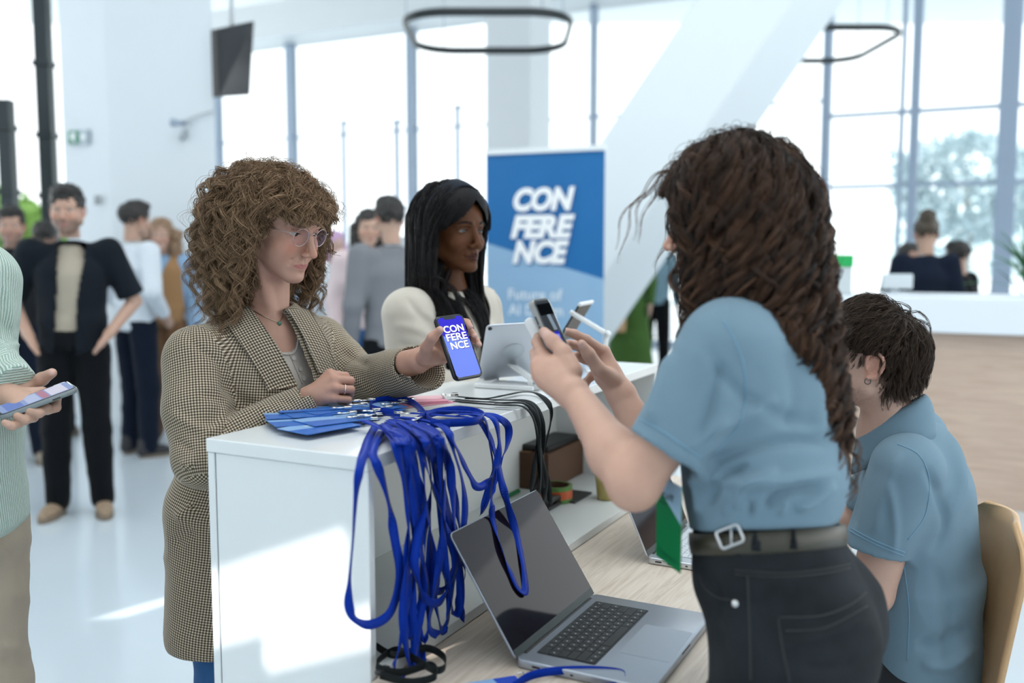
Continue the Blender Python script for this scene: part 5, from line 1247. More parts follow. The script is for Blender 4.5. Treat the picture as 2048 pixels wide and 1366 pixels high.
# collar
def collar(name, c, fw, sd, r, mat, parent, h=.04, up=.012, gap=.9, flare=.016, tilt=0.0):
    v = []; n, m = 40, 7
    for i in range(n + 1):
        a = gap * .5 + (2 * math.pi - gap) * i / n; d = fw * math.cos(a) + sd * math.sin(a); ext = 1 + .25 * max(0, math.cos(a)) ** 2
        for j in range(m):
            t = j / (m - 1)
            q = c + d * (r * (1 + .0 * t) + flare * t ** .8 + .004 * math.sin(math.pi * t)) + A(0, 0, up * (1 - (2 * t - .35) ** 2) - h * t * ext) - fw * 0 + A(0, 0, 1) * (-.022 * math.cos(a) * .8) - A(0, 0, tilt) * math.cos(a)
            v.append(q)
    v = np.array(v); k = np.arange((n + 1) * m).reshape(n + 1, m); f = np.stack([k[:-1, :-1], k[:-1, 1:], k[1:, 1:], k[1:, :-1]], -1).reshape(-1, 4)
    nr = vnormals(v, f); o = v + nr * .0028; N0 = len(v); f2 = [f, f[:, ::-1] + N0]; rim = list(k[0]) + list(k[1:, -1]) + list(k[-1, -2::-1]) + list(k[-2:0:-1, 0])
    f2.append(np.array([(b_, a_, a_ + N0, b_ + N0) for a_, b_ in zip(rim, rim[1:] + rim[:1])])); F = np.concatenate(f2)
    return mk(name, np.concatenate([v, o]), F, mat, parent)
collar('collar', NBs + A(0, 0, .005), SF, SSIDE, .058, POLO, ps, .045)
# jeans
V7 = Vol(A(.05, 1.02, .03), A(1.0, 1.98, 1.10), .0060)
wn = nrm(A(0, 0, 1) + SF * .18 + SSIDE * .22)
V7.op(clip(ecap(at(1521, 1030, 1.50), at(1540, 1130, 1.49), (.136, .103), (.150, .112), SSIDE), at(1520, 1043, 1.50), wn), 0)
V7.op(clip(ecap(at(1540, 1130, 1.49), at(1585, 1245, 1.47), (.150, .112), (.158, .118), SSIDE), at(1520, 1043, 1.50), wn), .04)
gl_ = at(1650, 1265, 1.47)
for sg in (-1, 1): V7.op(ell(gl_ + SSIDE * sg * .075, (.085, .085, .10)), .06)
legs(V7, at(1590, 1290, 1.46), SSIDE, kS, aS, (.110, .085, .078), .075, .04)
crj = [([(1400, 1135), (1440, 1180), (1450, 1240)], 9, -.004), ([(1470, 1150), (1560, 1150), (1680, 1120)], 7, -.004), ([(1560, 1300), (1650, 1270), (1740, 1240)], 12, .005), ([(1600, 1340), (1690, 1330), (1770, 1300)], 12, -.005), ([(1440, 1200), (1470, 1280), (1480, 1360)], 12, .004)]
jn, jnb = garment('jeans', V7, BLACKD, sw, .0025, 9, 21, cr=crj)
STI = M('worn black stitching', (.030, .032, .034), .8)
seam('stitching', [(1398, 1150), (1412, 1178), (1440, 1196), (1472, 1200)], jnb, STI, jn, .0012); seam('stitching', [(1470, 1140), (1560, 1146), (1640, 1140), (1700, 1128)], jnb, STI, jn, .0014); seam('stitching', [(1470, 1148), (1560, 1154), (1640, 1148), (1700, 1136)], jnb, STI, jn, .0014)
seam('stitching', [(1495, 1150), (1500, 1260), (1502, 1360)], jnb, STI, jn, .0016); seam('stitching', [(1556, 1235), (1640, 1232), (1700, 1210), (1732, 1185)], jnb, STI, jn, .0014); seam('stitching', [(1556, 1238), (1566, 1300), (1580, 1366)], jnb, STI, jn, .0012); seam('stitching', [(1570, 1262), (1650, 1256), (1735, 1212)], jnb, STI, jn, .0012)
T, N_ = trace(jnb, [(1471, 1207), (1472, 1207)], 0, curve=False); v, f = tube([T[0], T[0] + N_[0] * .002, T[0] + N_[0] * .0035], [.0062, .0062, .004], 14); mk('rivet', v, f, M('steel rivet', (.62, .62, .62), .25, 1.0), jn)
T, N_ = trace(jnb, [(1470, 1148), (1471, 1149)], 0, curve=False)
for a_ in aS: shoe(sw, a_, SF, M('black shoe', (.02, .02, .022), .5), M('white sole', (.7, .7, .7), .6))
# belt: a strap around the waistband
def ring_around(c, sd, fw, a, b, tilt, n=64):
    out = []
    for t in np.linspace(0, 2 * math.pi, n, endpoint=False):
        out.append(c + sd * a * math.sin(t) + fw * b * math.cos(t) - A(0, 0, 1) * tilt * math.cos(t))
    return np.array(out)
bc = at(1519, 1078, 1.50); wb_n = wn; R0 = []
for t in np.linspace(0, 2 * math.pi, 72, endpoint=False):
    d = SSIDE * math.sin(t) + SF * math.cos(t); d = nrm(d - wb_n * (d @ wb_n)); h = jnb.ray_cast(Vector(bc + d * .4), Vector(-d)); R0.append(np.array(h[0]) if h[0] is not None else bc + d * .13)
R0 = np.array(R0)
for _ in range(4): R0 = .5 * R0 + .25 * (np.roll(R0, 1, 0) + np.roll(R0, -1, 0))
d0 = np.array([nrm(p - bc) for p in R0]); m = len(R0); R0 = R0 + d0 * .003; v = []
for off, z in ((-.004, -.016), (.002, -.016), (.0035, 0), (.002, .016), (-.004, .016)): v.append(R0 + d0 * off + wb_n * z)
v = np.concatenate(v); f = [(k * m + i, k * m + (i + 1) % m, ((k + 1) % 5) * m + (i + 1) % m, ((k + 1) % 5) * m + i) for k in range(5) for i in range(m)]
beltm = M('olive black leather', srgb(62, 58, 46), .42, var=.25, vs=18, bmp=.25, bs=60, bd=.001); bl = mk('belt', v, f, beltm, sw, label='worn olive black leather belt')
bb_ = bvh_of(v, np.array(f))
for x, y in ((1512, 1086), (1585, 1072)):
    T, N_ = trace(bb_, [(x, y - 24), (x, y + 26)], .0016, n=6, curve=False)
    if len(T) > 2: v, f = ribbon(T, np.tile(nrm(np.cross(T[-1] - T[0], N_[0])), (len(T), 1)), .013, .003); mk('belt_loop', v, f, BLACKD, jn)
steel = M('brushed steel', (.68, .68, .68), .28, 1.0)
T, N_ = trace(bb_, [(1464, 1100), (1464.5, 1100)], .003, curve=False); T2, _n = trace(bb_, [(1500, 1096), (1500.5, 1096)], .003, curve=False)
bk = T[0] + wb_n * .020; bx = nrm(T2[0] - T[0]); bz = nrm(wb_n - bx * (wb_n @ bx))
pts = rrect(bk, nrm(bx + bz * .25), nrm(bz - bx * .25), .036, .026, .004, 3); v, f = tube(pts, .0022, 8, False, True); bu = mk('buckle', v, f, steel, bl); v, f = tube([bk - bz * .014, bk + bz * .012 + bx * .004], .0016, 6); mk('buckle_prong', v, f, steel, bu)
# hair
bodies = [(hs.p(0, -.012, .034), hs.R, (.080, .100, .087)), (hs.p(0, .015, -.03), hs.R, (.066, .066, .095)), (NBs - A(0, 0, .10), np.array([SSIDE, SF, A(0, 0, 1)]), (.185, .08, .06)), (CHs + A(0, 0, .02), np.array([SSIDE, SF, A(0, 0, 1)]), (.170, .119, .14)), (NBs + A(0, 0, .03), I3, (.062, .062, .08))]
def rule_s(x, y, z): return ((z > .05) | (y < .012 + .3 * np.maximum(z, -.02))) & (z > -.05) & ~((y > .045) & (z < .055))
R_, N_, Lc = scalp(hs, 520, 23, rule_s); g = np.random.default_rng(24); front = np.clip((Lc[:, 1] - .02) / .05, 0, 1)
Lh = np.maximum(.42 - .11 * front + g.normal(0, .035, len(R_)), .16); K = 44
cen = np.sign(Lc[:, 0])[:, None] * hs.x[None]
G = grow(R_, N_ * .8 + cen * .35 * front[:, None] + .15 * g.normal(size=N_.shape), K, Lh / (K - 1), .135, bodies, .90, .035, 25, outer=(hs.p(0, -.018, -.0), hs.R, (.119, .126, .129), -.40), pull=lambda P_, k: hs.y[None] * (-.010 * (1 - front))[:, None])
cr_ = .014 + .014 * g.random(len(R_)); cn_ = Lh / (.070 + .04 * g.random(len(R_)))
S1 = locks(G, 20, .0080, cr_, cn_, 26, .5, .03, spread_end=.0060, wav=hs.p(0, -.01, .0), flat=.85, envp=.9)
def fz(P_):
    l = hs.loc(P_); jt = .012 * vnoise(P_, 50, 4); return ((l[:, 1] > .072 + jt) & (l[:, 2] < .035)) | ((l[:, 1] > .055 + jt) & (l[:, 2] < -.02) & (l[:, 0] > 0))
R2, N2, L2c = scalp(hs, 420, 28, rule_s); Lh2 = .36 * (.5 + .6 * g.random(len(R2)))
G2 = grow(R2, N2 + .35 * g.normal(size=N2.shape), K, Lh2 / (K - 1), .11, bodies, .90, .05, 29, outer=(hs.p(0, -.018, 0), hs.R, (.129, .134, .137), -.40)); S2 = locks(G2, 2, .010, .010 * g.random(len(R2)) + .003, Lh2 / .08, 30, 0, .12)
# stray strands in front of the face
R3, N3, L3c = scalp(hs, 22, 31, lambda x, y, z: (y > .04) & (z > .06) & (np.abs(x) < .05)); Lh3 = .13 + .12 * g.random(len(R3))
G3 = grow(R3, N3 + hs.y * .9, K, Lh3 / (K - 1), .10, bodies, .91, .05, 32, pull=lambda P_, k: np.tile(hs.y * .03, (len(P_), 1))); S3 = locks(G3, 6, .004, .005, Lh3 / .10, 33, 0, .12)
scalp_cap(sw, hs, rule_s, HDARK)
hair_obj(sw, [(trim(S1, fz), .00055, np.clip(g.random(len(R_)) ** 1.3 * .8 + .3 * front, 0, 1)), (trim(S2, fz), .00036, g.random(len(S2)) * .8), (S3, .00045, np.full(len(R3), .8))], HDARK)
# ------------------------------------------------------------------ seated staff member
mn = thing('person', A(.80, 1.98, 0), 'seated person with short dark hair and small ear hoop in light blue polo shirt', 'person')
hm = Fr(at(1735, 718, 2.05), nrm(A(-.955, .30, 0))).pitch(9)
MF = nrm(V + U * .05); MS = nrm(np.cross(MF, A(0, 0, 1)))
qm = dict(stubble=.42, eye_open=.0046, eye_low=.0046, jaw=1.04, nose=1.0, iris=(.20, .26, .28), lips=.92, brow=1.15, lip_c=(.55, .27, .23), blush_w=.25, brow_n=170, brow_h=.0022); bm = (.64, .41, .32)
NBm = at(1784, 852, 2.06); smL, smR = at(1812, 938, 1.95), at(1812, 938, 1.95) + MS * .36 + MF * .03; CHm = at(1834, 990, 2.08); HPm = at(1842, 1330, 2.10)
V1 = Vol(A(.60, 1.88, .99), A(1.03, 2.26, 1.52), .0024); head_solid(V1, hm, qm); V1.op(ecap(hm.p(0, -.035, -.04), NBm - A(0, 0, .02), .050, .054), .02)
for sg in (-1, 1): V1.op(ecap(hm.p(sg * .06, -.03, -.035), NBm + MF * .05 - A(0, 0, .03), .013, .010), .016)
V1.op(ecap(NBm - A(0, 0, .02), CHm, .07, .09), .03); h_ = skin_part(V1)
V2 = Vol(A(.35, 1.75, .55), A(1.15, 2.55, 1.12), .004)
emL, wmL = at(1742, 1185, 1.98), at(1655, 1215, 2.16); emR, wmR = at(1718, 1045, 2.34), at(1640, 1040, 2.36)
V2.op(ecap(smL, emL, .056, .046), .01); V2.op(ecap(emL, wmL, .045, .029), .015); V2.op(ecap(wmL, wmL + (wmL - emL) * .35, .036, .026), .02)
V2.op(ecap(smR, emR, .052, .046), .01); V2.op(ecap(emR, wmR, .045, .03), .015); V2.op(ell(wmR + nrm(wmR - emR) * .05, (.045, .04, .028)), .02)
for k in range(4): finger(V2, [wmR + nrm(wmR - emR) * .08 + MS * .018 * (k - 1.5), wmR + nrm(wmR - emR) * .12 + MS * .02 * (k - 1.5), wmR + nrm(wmR - emR) * .15 + MS * .02 * (k - 1.5) - A(0, 0, .02)], [.011, .0095, .008], .006)
a_ = skin_part(V2)
V4 = Vol(A(.2, 1.6, -.01), A(1.35, 2.7, 1.3), .012); V4.op(ecap(HPm, CHm, (.12, .09), (.13, .09), MS), .02)
kM = [HPm + MF * .40 + MS * .10, HPm + MF * .40 - MS * .10]; aM = [A(kM[0][0], kM[0][1], .09) - MF * .03, A(kM[1][0], kM[1][1], .09) - MF * .03]; legs(V4, HPm, MS, kM, aM, (.08, .055, .04)); b4 = V4.mesh()
bv_, bf_ = join([h_, a_, b4]); c_ = head_color(hm, bv_, qm, bm); far = np.linalg.norm(bv_ - hm.o, axis=1) > .2; c_[far] = bm; mk('body', bv_, bf_, SKIN, mn, col=c_)
hb = bvh_of(*h_); eyes(hm, mn, qm, (-.15, 1, .0)); HMAN = hair_mat('dark brown short hair', (.014, .009, .006), (.16, .095, .062), .38, .5); face_hair(hm, mn, hb, qm, HMAN, 5)
v, f = tube([hm.p(-.0815 + .003 * math.cos(a) * 0, -.0035 + .0060 * math.sin(a), -.0385 + .0060 * math.cos(a)) for a in np.linspace(.5, 5.6, 22)], .0011, 7); mk('earring', v, f, M('dark steel', (.12, .12, .13), .25, 1.0), mn, label='small dark hoop earring')
# polo
V6 = Vol(A(.36, 1.68, .42), A(1.26, 2.56, 1.22), .0050)
V6.op(ecap(HPm - A(0, 0, .02), at(1845, 1150, 2.09), (.175, .135), (.165, .122), MS, .03), 0); V6.op(ecap(at(1845, 1150, 2.09), CHm, (.165, .122), (.178, .118), MS), .03)
V6.op(ecap(smL + MS * .03, smR - MS * .03, .064, .064), .04); V6.op(ecap(CHm + A(0, 0, .06), NBm - A(0, 0, .045), (.15, .10), (.075, .075), MS, .03), .03)
hxm = nrm(at(1768, 1108, 1.97) - smL); hem = at(1752, 1098, 1.965); V6.op(clip(ecap(smL, hem + hxm * .04, (.074, .074), (.066, .062), MF), hem, hxm), .025); V6.cut(ecap(hem - hxm * .04, hem + hxm * .1, .050, .053), .003)
urm = nrm(emR - smR); V6.op(clip(ecap(smR, smR + urm * .26, .08, .07), smR + urm * .22, urm), .03)
V6.cut(ecap(NBm - A(0, 0, .01), NBm + A(0, 0, .2), .056, .08), .006)
crm = [([(1800, 900), (1770, 980), (1745, 1070)], 11, 0.0064), ([(1850, 930), (1880, 1000), (1890, 1060), (1860, 1110)], 10, -0.0096), ([(1870, 1130), (1900, 1240), (1890, 1340)], 13, -0.0064), ([(1840, 1330), (1900, 1330), (1950, 1290)], 12, 0.0096), ([(1830, 1290), (1890, 1285), (1940, 1250)], 12, -0.0096), ([(1900, 870), (1940, 1000), (1945, 1120)], 14, 0.0064), ([(1720, 920), (1712, 1000), (1704, 1060)], 8, -0.0064), ([(1780, 960), (1790, 1050), (1785, 1110)], 9, 0.0064)]
pm, pmb = garment('polo_shirt', V6, POLO, mn, .0035, 7, 31, cr=crm, sm=1)
seam('sleeve_seam', [(1700, 1062), (1750, 1088), (1808, 1112)], pmb, SEAMB, pm, .0012); seam('sleeve_seam', [(1702, 1056), (1752, 1082), (1810, 1105)], pmb, SEAMB, pm, .0012); seam('sleeve_seam', [(1795, 888), (1838, 910), (1858, 960), (1850, 1030), (1815, 1080)], pmb, SEAMB, pm, .0012); seam('side_seam', [(1808, 1130), (1818, 1220), (1815, 1320)], pmb, SEAMB, pm, .001)
collar('collar', NBm + A(0, 0, .022) - MF * .004, MF, MS, .060, POLO, pm, .056, .016, .5, .026, .022)
V7 = Vol(A(.2, 1.55, .03), A(1.4, 2.75, .75), .010); V7.op(ecap(HPm - A(0, 0, .06), HPm + A(0, 0, .03), (.165, .13), (.16, .12), MS), 0); legs(V7, HPm - A(0, 0, .03), MS, kM, aM, (.098, .08, .07), .085, .04)
garment('trousers', V7, cloth('dark grey trousers', (.03, .032, .036), .1), mn, .003, 8, 35)
for a2 in aM: shoe(mn, a2, MF, M('black shoe'), M('white sole'))
# short layered hair
bodies = [(hm.p(0, -.012, .034), hm.R, (.0765, .0975, .0845))]
def rule_m(x, y, z): return ((z > .045) | (y < .030)) & (z > -.062) & ~((np.abs(x) > .05) & (z < .012) & (y > -.022)) & ~((y > .02) & (z < .050))
R_, N_, Lc = scalp(hm, 2600, 41, rule_m); g = np.random.default_rng(42); top = np.clip((Lc[:, 2] - .02) / .06, 0, 1); K = 18; front = np.clip((Lc[:, 1] - .0) / .06, 0, 1)
Lh = .034 + .050 * top + .012 * g.random(len(R_)) + .016 * front; crown = hm.p(0, -.06, .10)
dirn = hm.y[None] * (.25 + .55 * top)[:, None] - hm.z[None] * (.9 * (1 - top))[:, None] - hm.x[None] * (.35 * np.sign(Lc[:, 0]) * -1 * top)[:, None] * .4
back = (1 / (1 + np.exp((Lc[:, 1] + .052 + g.normal(0, .012, len(Lc))) / .010)))[:, None]; dirn = dirn * (1 - back) + (-hm.z[None] * .9 + N_ * .1) * back; Lh = Lh + .022 * (Lc[:, 1] < -.04) * (Lc[:, 2] < .03)
G = grow(R_, N_ * (.30 + .15 * top)[:, None] + dirn + .20 * g.normal(size=N_.shape), K, Lh / (K - 1), .05, bodies, .94, .05, 43, outer=(hm.p(0, -.012, .030), hm.R, (.089, .114, .116), -.2))
S1 = locks(G, 9, .0045, .0022 + .0025 * g.random(len(R_)), .7 + .4 * g.random(len(R_)), 44, .6, .10)
def fm(P_):
    l = hm.loc(P_); return ((l[:, 1] > .062) & (l[:, 2] < .024 + .012 * vnoise(P_, 90, 3))) | ((np.abs(l[:, 0]) > .055) & (l[:, 2] < .016) & (l[:, 1] > -.018) & (l[:, 1] < .030))
R2, N2, L2c = scalp(hm, 240, 45, lambda x, y, z: (np.abs(x) > .055) & (y > .012) & (y < .032) & (z > -.012) & (z < .03)); G2 = grow(R2, -hm.z + N2 * .2 + hm.y * .2 + .15 * g.normal(size=N2.shape), 10, .0028, .0, bodies, .95, .04, 46); S2 = locks(G2, 8, .003, .0006, .5, 47)
scalp_cap(mn, hm, rule_m, HMAN, .004)
hair_obj(mn, [(trim(S1, fm), .00042, g.random(len(R_)) ** 1.5 * .8), (S2, .0003, g.random(len(R2)) * .4)], HMAN)
# chair
cwood = M('chair oak veneer', srgb(208, 168, 124), .35, var=.08, vs=30); cw_edge = M('chair plywood edge', srgb(180, 132, 90), .5, var=.2, vs=120)
chd = thing('chair', HPm * A(1, 1, 0), 'light oak plywood shell chair under the seated person in blue polo', 'chair')
zc = HPm[2] - .155
def sheet(rows, th, name, mat, parent):
    k = np.array(rows); n, m, _ = k.shape; v = k.reshape(-1, 3); i = np.arange(n * m).reshape(n, m); f = np.stack([i[:-1, :-1], i[:-1, 1:], i[1:, 1:], i[1:, :-1]], -1).reshape(-1, 4); nr = vnormals(v, f); N0 = len(v)
    F = [f, f[:, ::-1] + N0]; rim = list(i[0]) + list(i[1:, -1]) + list(i[-1, -2::-1]) + list(i[-2:0:-1, 0]); F.append(np.array([(b_, a2, a2 + N0, b_ + N0) for a2, b_ in zip(rim, rim[1:] + rim[:1])]))
    return mk(name, np.concatenate([v, v - nr * th]), np.concatenate(F), mat, parent)
bt = at(1992, 1022, 2.02); CF = nrm(A(-.985, .16, 0)); CS = nrm(np.cross(CF, A(0, 0, 1))); b0 = at(1955, 1200, 2.03)
rows = []
for i in range(15):
    t = i / 14; zz = zc + .03 + t * (bt[2] - zc - .03); hw = .205 * (1 - max(0, (t - .80) / .2) ** 2.4 * .55) * (1 - .12 * (1 - t)); rows.append([A(b0[0], b0[1], zz) - CF * (-.03 + .07 * t) + CS * s * hw - CF * .028 * (1 - s * s) for s in np.linspace(-1, 1, 17)])
sheet(rows, .012, 'backrest', cwood, chd)
rows = []
for i in range(11):
    t = i / 10; rows.append([A(b0[0], b0[1], zc) + CF * (.02 + .42 * t) + CS * s * (.20 + .02 * t) + A(0, 0, .012 * s * s - .025 * max(0, t - .8) * 5 * .2) for s in np.linspace(-1, 1, 13)])
sheet(rows, .012, 'seat', cwood, chd)
v, f = tube(catmull([A(b0[0], b0[1], zc - .014) + CF * .05, A(b0[0], b0[1], zc - .016) + CF * .0, A(b0[0], b0[1], zc + .03) - CF * .0, A(b0[0], b0[1], zc + .12) - CF * .01], 6), .02, 8); mk('back_bracket', v, f, cw_edge, chd)
for su in (-1, 1):
    for sv in (0, 1):
        p0 = A(b0[0], b0[1], zc - .012) + CF * (.06 + .30 * sv) + CS * su * .16; v, f = tube([p0, A(p0[0], p0[1], 0) + CS * su * .04 + CF * (.06 if sv else -.06)], [.013, .010], 12); mk('leg', v, f, M('chair steel', (.6, .6, .6), .3, 1.0), chd)
# ------------------------------------------------------------------ second visitor: straight black hair, headband, cream jacket
vw = thing('person', A(-.24, 2.80, 0), 'person with straight black hair and dark headband in cream jacket behind the counter', 'person')
hv2 = Fr(at(907, 461, 2.74), nrm(A(.72, -.69, 0))).pitch(-2)
VF = nrm(A(.78, -.62, 0)); VS = nrm(np.cross(VF, A(0, 0, 1)))
qv = dict(ears=False, eye_open=.0036, eye_low=.0044, smile=-.001, nose=.80, nosew=1.35, lips=1.35, jaw=.98, chin=1.0, lip_c=(.05, .016, .014), lip_w=.8, iris=(.02, .012, .008), blush_w=.25, blush=(1.1, .8, .75), sclera=(.24, .23, .22), brow_n=120, brow_h=.0012, lid_c=(.07, .03, .018)); bvc = (.105, .040, .017)
NBv = at(893, 572, 2.79); svR, svL = at(815, 628, 2.66), at(958, 618, 2.96); CHv = at(890, 700, 2.80); HPv = at(870, 960, 2.85)
V1 = Vol(A(-.40, 2.55, 1.20), A(.0, 3.0, 1.68), .0028); head_solid(V1, hv2, qv); V1.op(ecap(hv2.p(0, -.03, -.045), NBv, .046, .052), .02); V1.op(ecap(NBv - A(0, 0, .03), CHv + A(0, 0, .05), .06, (.11, .08), VS), .03); h_ = skin_part(V1)
V4 = Vol(A(-.75, 2.35, -.01), A(.3, 3.2, 1.42), .012); V4.op(ecap(HPv, CHv, (.12, .085), (.13, .085), VS), .02); kV = [HPv + VS * .09 - A(0, 0, .42), HPv - VS * .09 - A(0, 0, .42)]; aV = [A(HPv[0], HPv[1], .09) + VS * .1, A(HPv[0], HPv[1], .09) - VS * .1]; legs(V4, HPv, VS, kV, aV, (.08, .05, .036))
evR, wvR = at(822, 765, 2.66), at(958, 790, 2.62); evL, wvL = at(985, 770, 2.92), at(1010, 770, 2.72); V4.op(ecap(evR, wvR, .036, .024), .01); V4.op(ecap(svR, evR, .045, .036), .01); V4.op(ecap(svL, evL, .045, .036), .01); V4.op(ecap(evL, wvL, .036, .024), .01); b4 = V4.mesh()
V5 = Vol(wvR - .12, wvR + .16, .004); dvv = nrm(wvR - evR); V5.op(ecap(wvR - dvv * .04, wvR + dvv * .06, (.026, .02), (.036, .016), VF), .01)
for k in range(4): b0_ = wvR + dvv * .07 + VF * (.024 - .016 * k) * 0 + A(0, 0, 1) * 0 + np.cross(dvv, A(0, 0, 1)) * (.024 - .016 * k); finger(V5, [b0_, b0_ + dvv * .035 - A(0, 0, .004), b0_ + dvv * .055 - A(0, 0, .012)], [.0095, .0085, .007], .004)
bv_, bf_ = join([h_, b4, V5.mesh()]); c_ = head_color(hv2, bv_, qv, bvc); far = np.linalg.norm(bv_ - hv2.o, axis=1) > .19; c_[far] = bvc; mk('body', bv_, bf_, skin_mat('deep brown skin', .5, .03, .18), vw, col=c_)
hb = bvh_of(*h_); eyes(hv2, vw, qv, (.02, 1, -.05)); HBLK = hair_mat('straight black hair', (.005, .004, .005), (.022, .017, .016), .34, .6); face_hair(hv2, vw, hb, qv, HBLK, 6)
CREAM = cloth('cream jacket cloth', srgb(214, 206, 194), .03, .75, 1500, .2, .2)
V6 = Vol(A(-.62, 2.35, .62), A(.28, 3.20, 1.42), .0062)
V6.op(ecap(HPv - A(0, 0, .12), HPv + A(0, 0, .12), (.185, .15), (.16, .125), VS, .04), 0); V6.op(ecap(HPv + A(0, 0, .12), CHv, (.16, .125), (.172, .132), VS), .04); V6.op(ecap(svR - VS * .02, svL + VS * .02, .062, .062), .04); V6.op(ecap(CHv + A(0, 0, .06), NBv - A(0, 0, .03), (.15, .10), (.075, .07), VS, .03), .03)
V6.op(ecap(svR, evR, .074, .062), .03); V6.op(clip(ecap(evR, wvR + dvv * .03, .060, .043), wvR - dvv * .01, dvv), .02); V6.op(ecap(svL, evL, .072, .06), .03); V6.op(ecap(evL, wvL, .058, .043), .02)
V6.cut(ecap(NBv - A(0, 0, .02), NBv + A(0, 0, .2), .05, .08), .01)
vopen = [(915, 540), (908, 580), (930, 620), (962, 676), (990, 640), (975, 590), (958, 550)]
crv = [([(810, 590), (850, 640), (905, 660)], 9, -.006), ([(785, 650), (840, 660), (900, 700)], 9, .006), ([(790, 690), (840, 700), (880, 730)], 9, -.006), ([(850, 620), (900, 690)], 8, .005)]
vj2, vjb = garment('jacket', V6, CREAM, vw, .003, 8, 51, cr=crv, keep=opening(vopen, (NBv, VF, .0)))
vv_, ff_ = V6.mesh(); jfull2 = bvh_of(smooth(vv_, ff_, 2), ff_)
lapel('lapel', [(914, 566), (926, 596), (942, 630), (964, 672)], [(888, 574), (898, 606), (914, 642), (944, 690)], vj2, jfull2, CREAM); lapel('lapel', [(958, 560), (968, 590), (978, 620), (972, 668)], [(978, 566), (992, 596), (1000, 630), (986, 676)], vj2, jfull2, CREAM)
V7 = Vol(A(-.55, 2.45, .9), A(.15, 3.15, 1.40), .006); V7.op(ecap(HPv + A(0, 0, .12), CHv, (.14, .105), (.15, .115), VS), 0); V7.op(ecap(CHv, CHv + A(0, 0, .08), (.15, .112), (.13, .09), VS), .03); garment('top', V7, cloth('white blouse', srgb(225, 226, 230), .03), vw, .002, 10, 55)
V7 = Vol(A(-.7, 2.4, .03), A(.3, 3.2, 1.0), .012); V7.op(ecap(HPv - A(0, 0, .05), HPv + A(0, 0, .1), (.15, .12), (.14, .11), VS, .04), 0); legs(V7, HPv, VS, kV, aV, (.09, .08, .08), .07); garment('trousers', V7, cloth('beige trousers', srgb(190, 176, 158), .05), vw, .003, 8, 56)
for a2 in aV: shoe(vw, a2, VF, leather)
# hair: centre crown drawn back under a wide band, long straight lengths
bodies = [(hv2.p(0, -.012, .034), hv2.R, (.082, .103, .092)), (hv2.p(0, .015, -.03), hv2.R, (.066, .066, .095)), (NBv - A(0, 0, .085), np.array([VS, VF, A(0, 0, 1)]), (.215, .095, .07)), (CHv, np.array([VS, VF, A(0, 0, 1)]), (.185, .145, .2)), (svR, I3, (.085, .085, .085))]
R_, N_, Lc = scalp(hv2, 700, 61, lambda x, y, z: ((z > .05) | (y < .012)) & (z > -.05) & ~((y > .055) & (z < .068))); g = np.random.default_rng(62); front = np.clip((Lc[:, 1] - .0) / .05, 0, 1); topz = np.clip((Lc[:, 2] - .03) / .06, 0, 1); K = 40
sg_ = np.sign(Lc[:, 0] + .012); Lh = .46 + .06 * g.random(len(R_))
d0_ = N_ * (.25 + .75 * topz)[:, None] + hv2.x[None] * (sg_ * 1.3 * front)[:, None] - hv2.y[None] * (.35 * front)[:, None] - hv2.z[None] * (.25 * front)[:, None]
def pullv(P_, k): return -hv2.y[None] * (.05 * front * (k < 14))[:, None] + (VF - VS * 0)[None] * (.012 * (k > 16) * (np.abs(Lc[:, 0]) > .03))[:, None]
G = grow(R_, d0_ + .05 * g.normal(size=N_.shape), K, Lh / (K - 1), .17, bodies, .88, .012, 63, outer=(hv2.p(0, -.022, .018), hv2.R, (.108, .128, .132), -.5), pull=pullv)
S1 = locks(G, 26, .0085, .0012, 1.2, 64, .25, .02, spread_end=.0075)
def fv(P_):
    l = hv2.loc(P_); edge = np.maximum(.088 - 1.15 * np.abs(l[:, 0]), .0); return ((l[:, 1] > .040) & (l[:, 2] < edge) & (l[:, 2] > -.13)) | ((l[:, 1] > .020) & (l[:, 2] < -.0) & (l[:, 2] > -.13) & (np.abs(l[:, 0]) < .085))
hair_obj(vw, [(trim(S1, fv), .0006, g.random(len(R_)) ** 2 * .8)], HBLK)
V8 = Vol(hv2.o - .16, hv2.o + .18, .004)
V8.op(ell(hv2.p(0, -.015, .030), (.094, .110, .108), hv2.R), 0); V8.op(clip(ell(hv2.p(0, .032, .056), (.086, .062, .066), hv2.R), hv2.p(0, 0, .030), -hv2.z), .02); V8.cut(half(hv2.p(0, .02, .018), nrm(hv2.z * -1 + hv2.y * .55) * -1, hv2.o - .3, hv2.o + .3), 0) if False else None
v, f = V8.mesh(); l = hv2.loc(v); kp = ~(((l[:, 1] > .022) & (l[:, 2] < np.maximum(.086 - 1.12 * np.abs(l[:, 0]), .004))) | (l[:, 2] < -.03)); f = f[kp[f].all(1)]
HCR, _t, _p = newmat('smooth black hair'); _p.inputs['Base Color'].default_value = (.005, .004, .005, 1); _p.inputs['Roughness'].default_value = .5; _p.inputs['Specular IOR Level'].default_value = .12; bump(_t, _p, noise(_t, 9, 3, .6, coords(_t, 'Object', (3, 3, 40), (.5, .3, .4))), .5, .004)
mk('hair_crown', v, f, HCR, vw, attrs={'hv': .15 + .12 * np.abs(vnoise(l * (1, 1, .15), 260)), 'ht': np.ones(len(v))})
rows = []
for i in range(41):
    a = -2.0 + 4.0 * i / 40; rr = []
    for j in range(9):
        s_ = -.022 + .044 * j / 8; ca, sa = math.cos(a), math.sin(a); th0 = .30
        y_ = .012 + s_ + .018 * ca; k_ = math.sqrt(max(.05, 1 - ((y_ + .015) / .116) ** 2)); rr.append(hv2.p(.1005 * k_ * sa, y_, .030 + .1155 * k_ * ca))
    rows.append(rr)
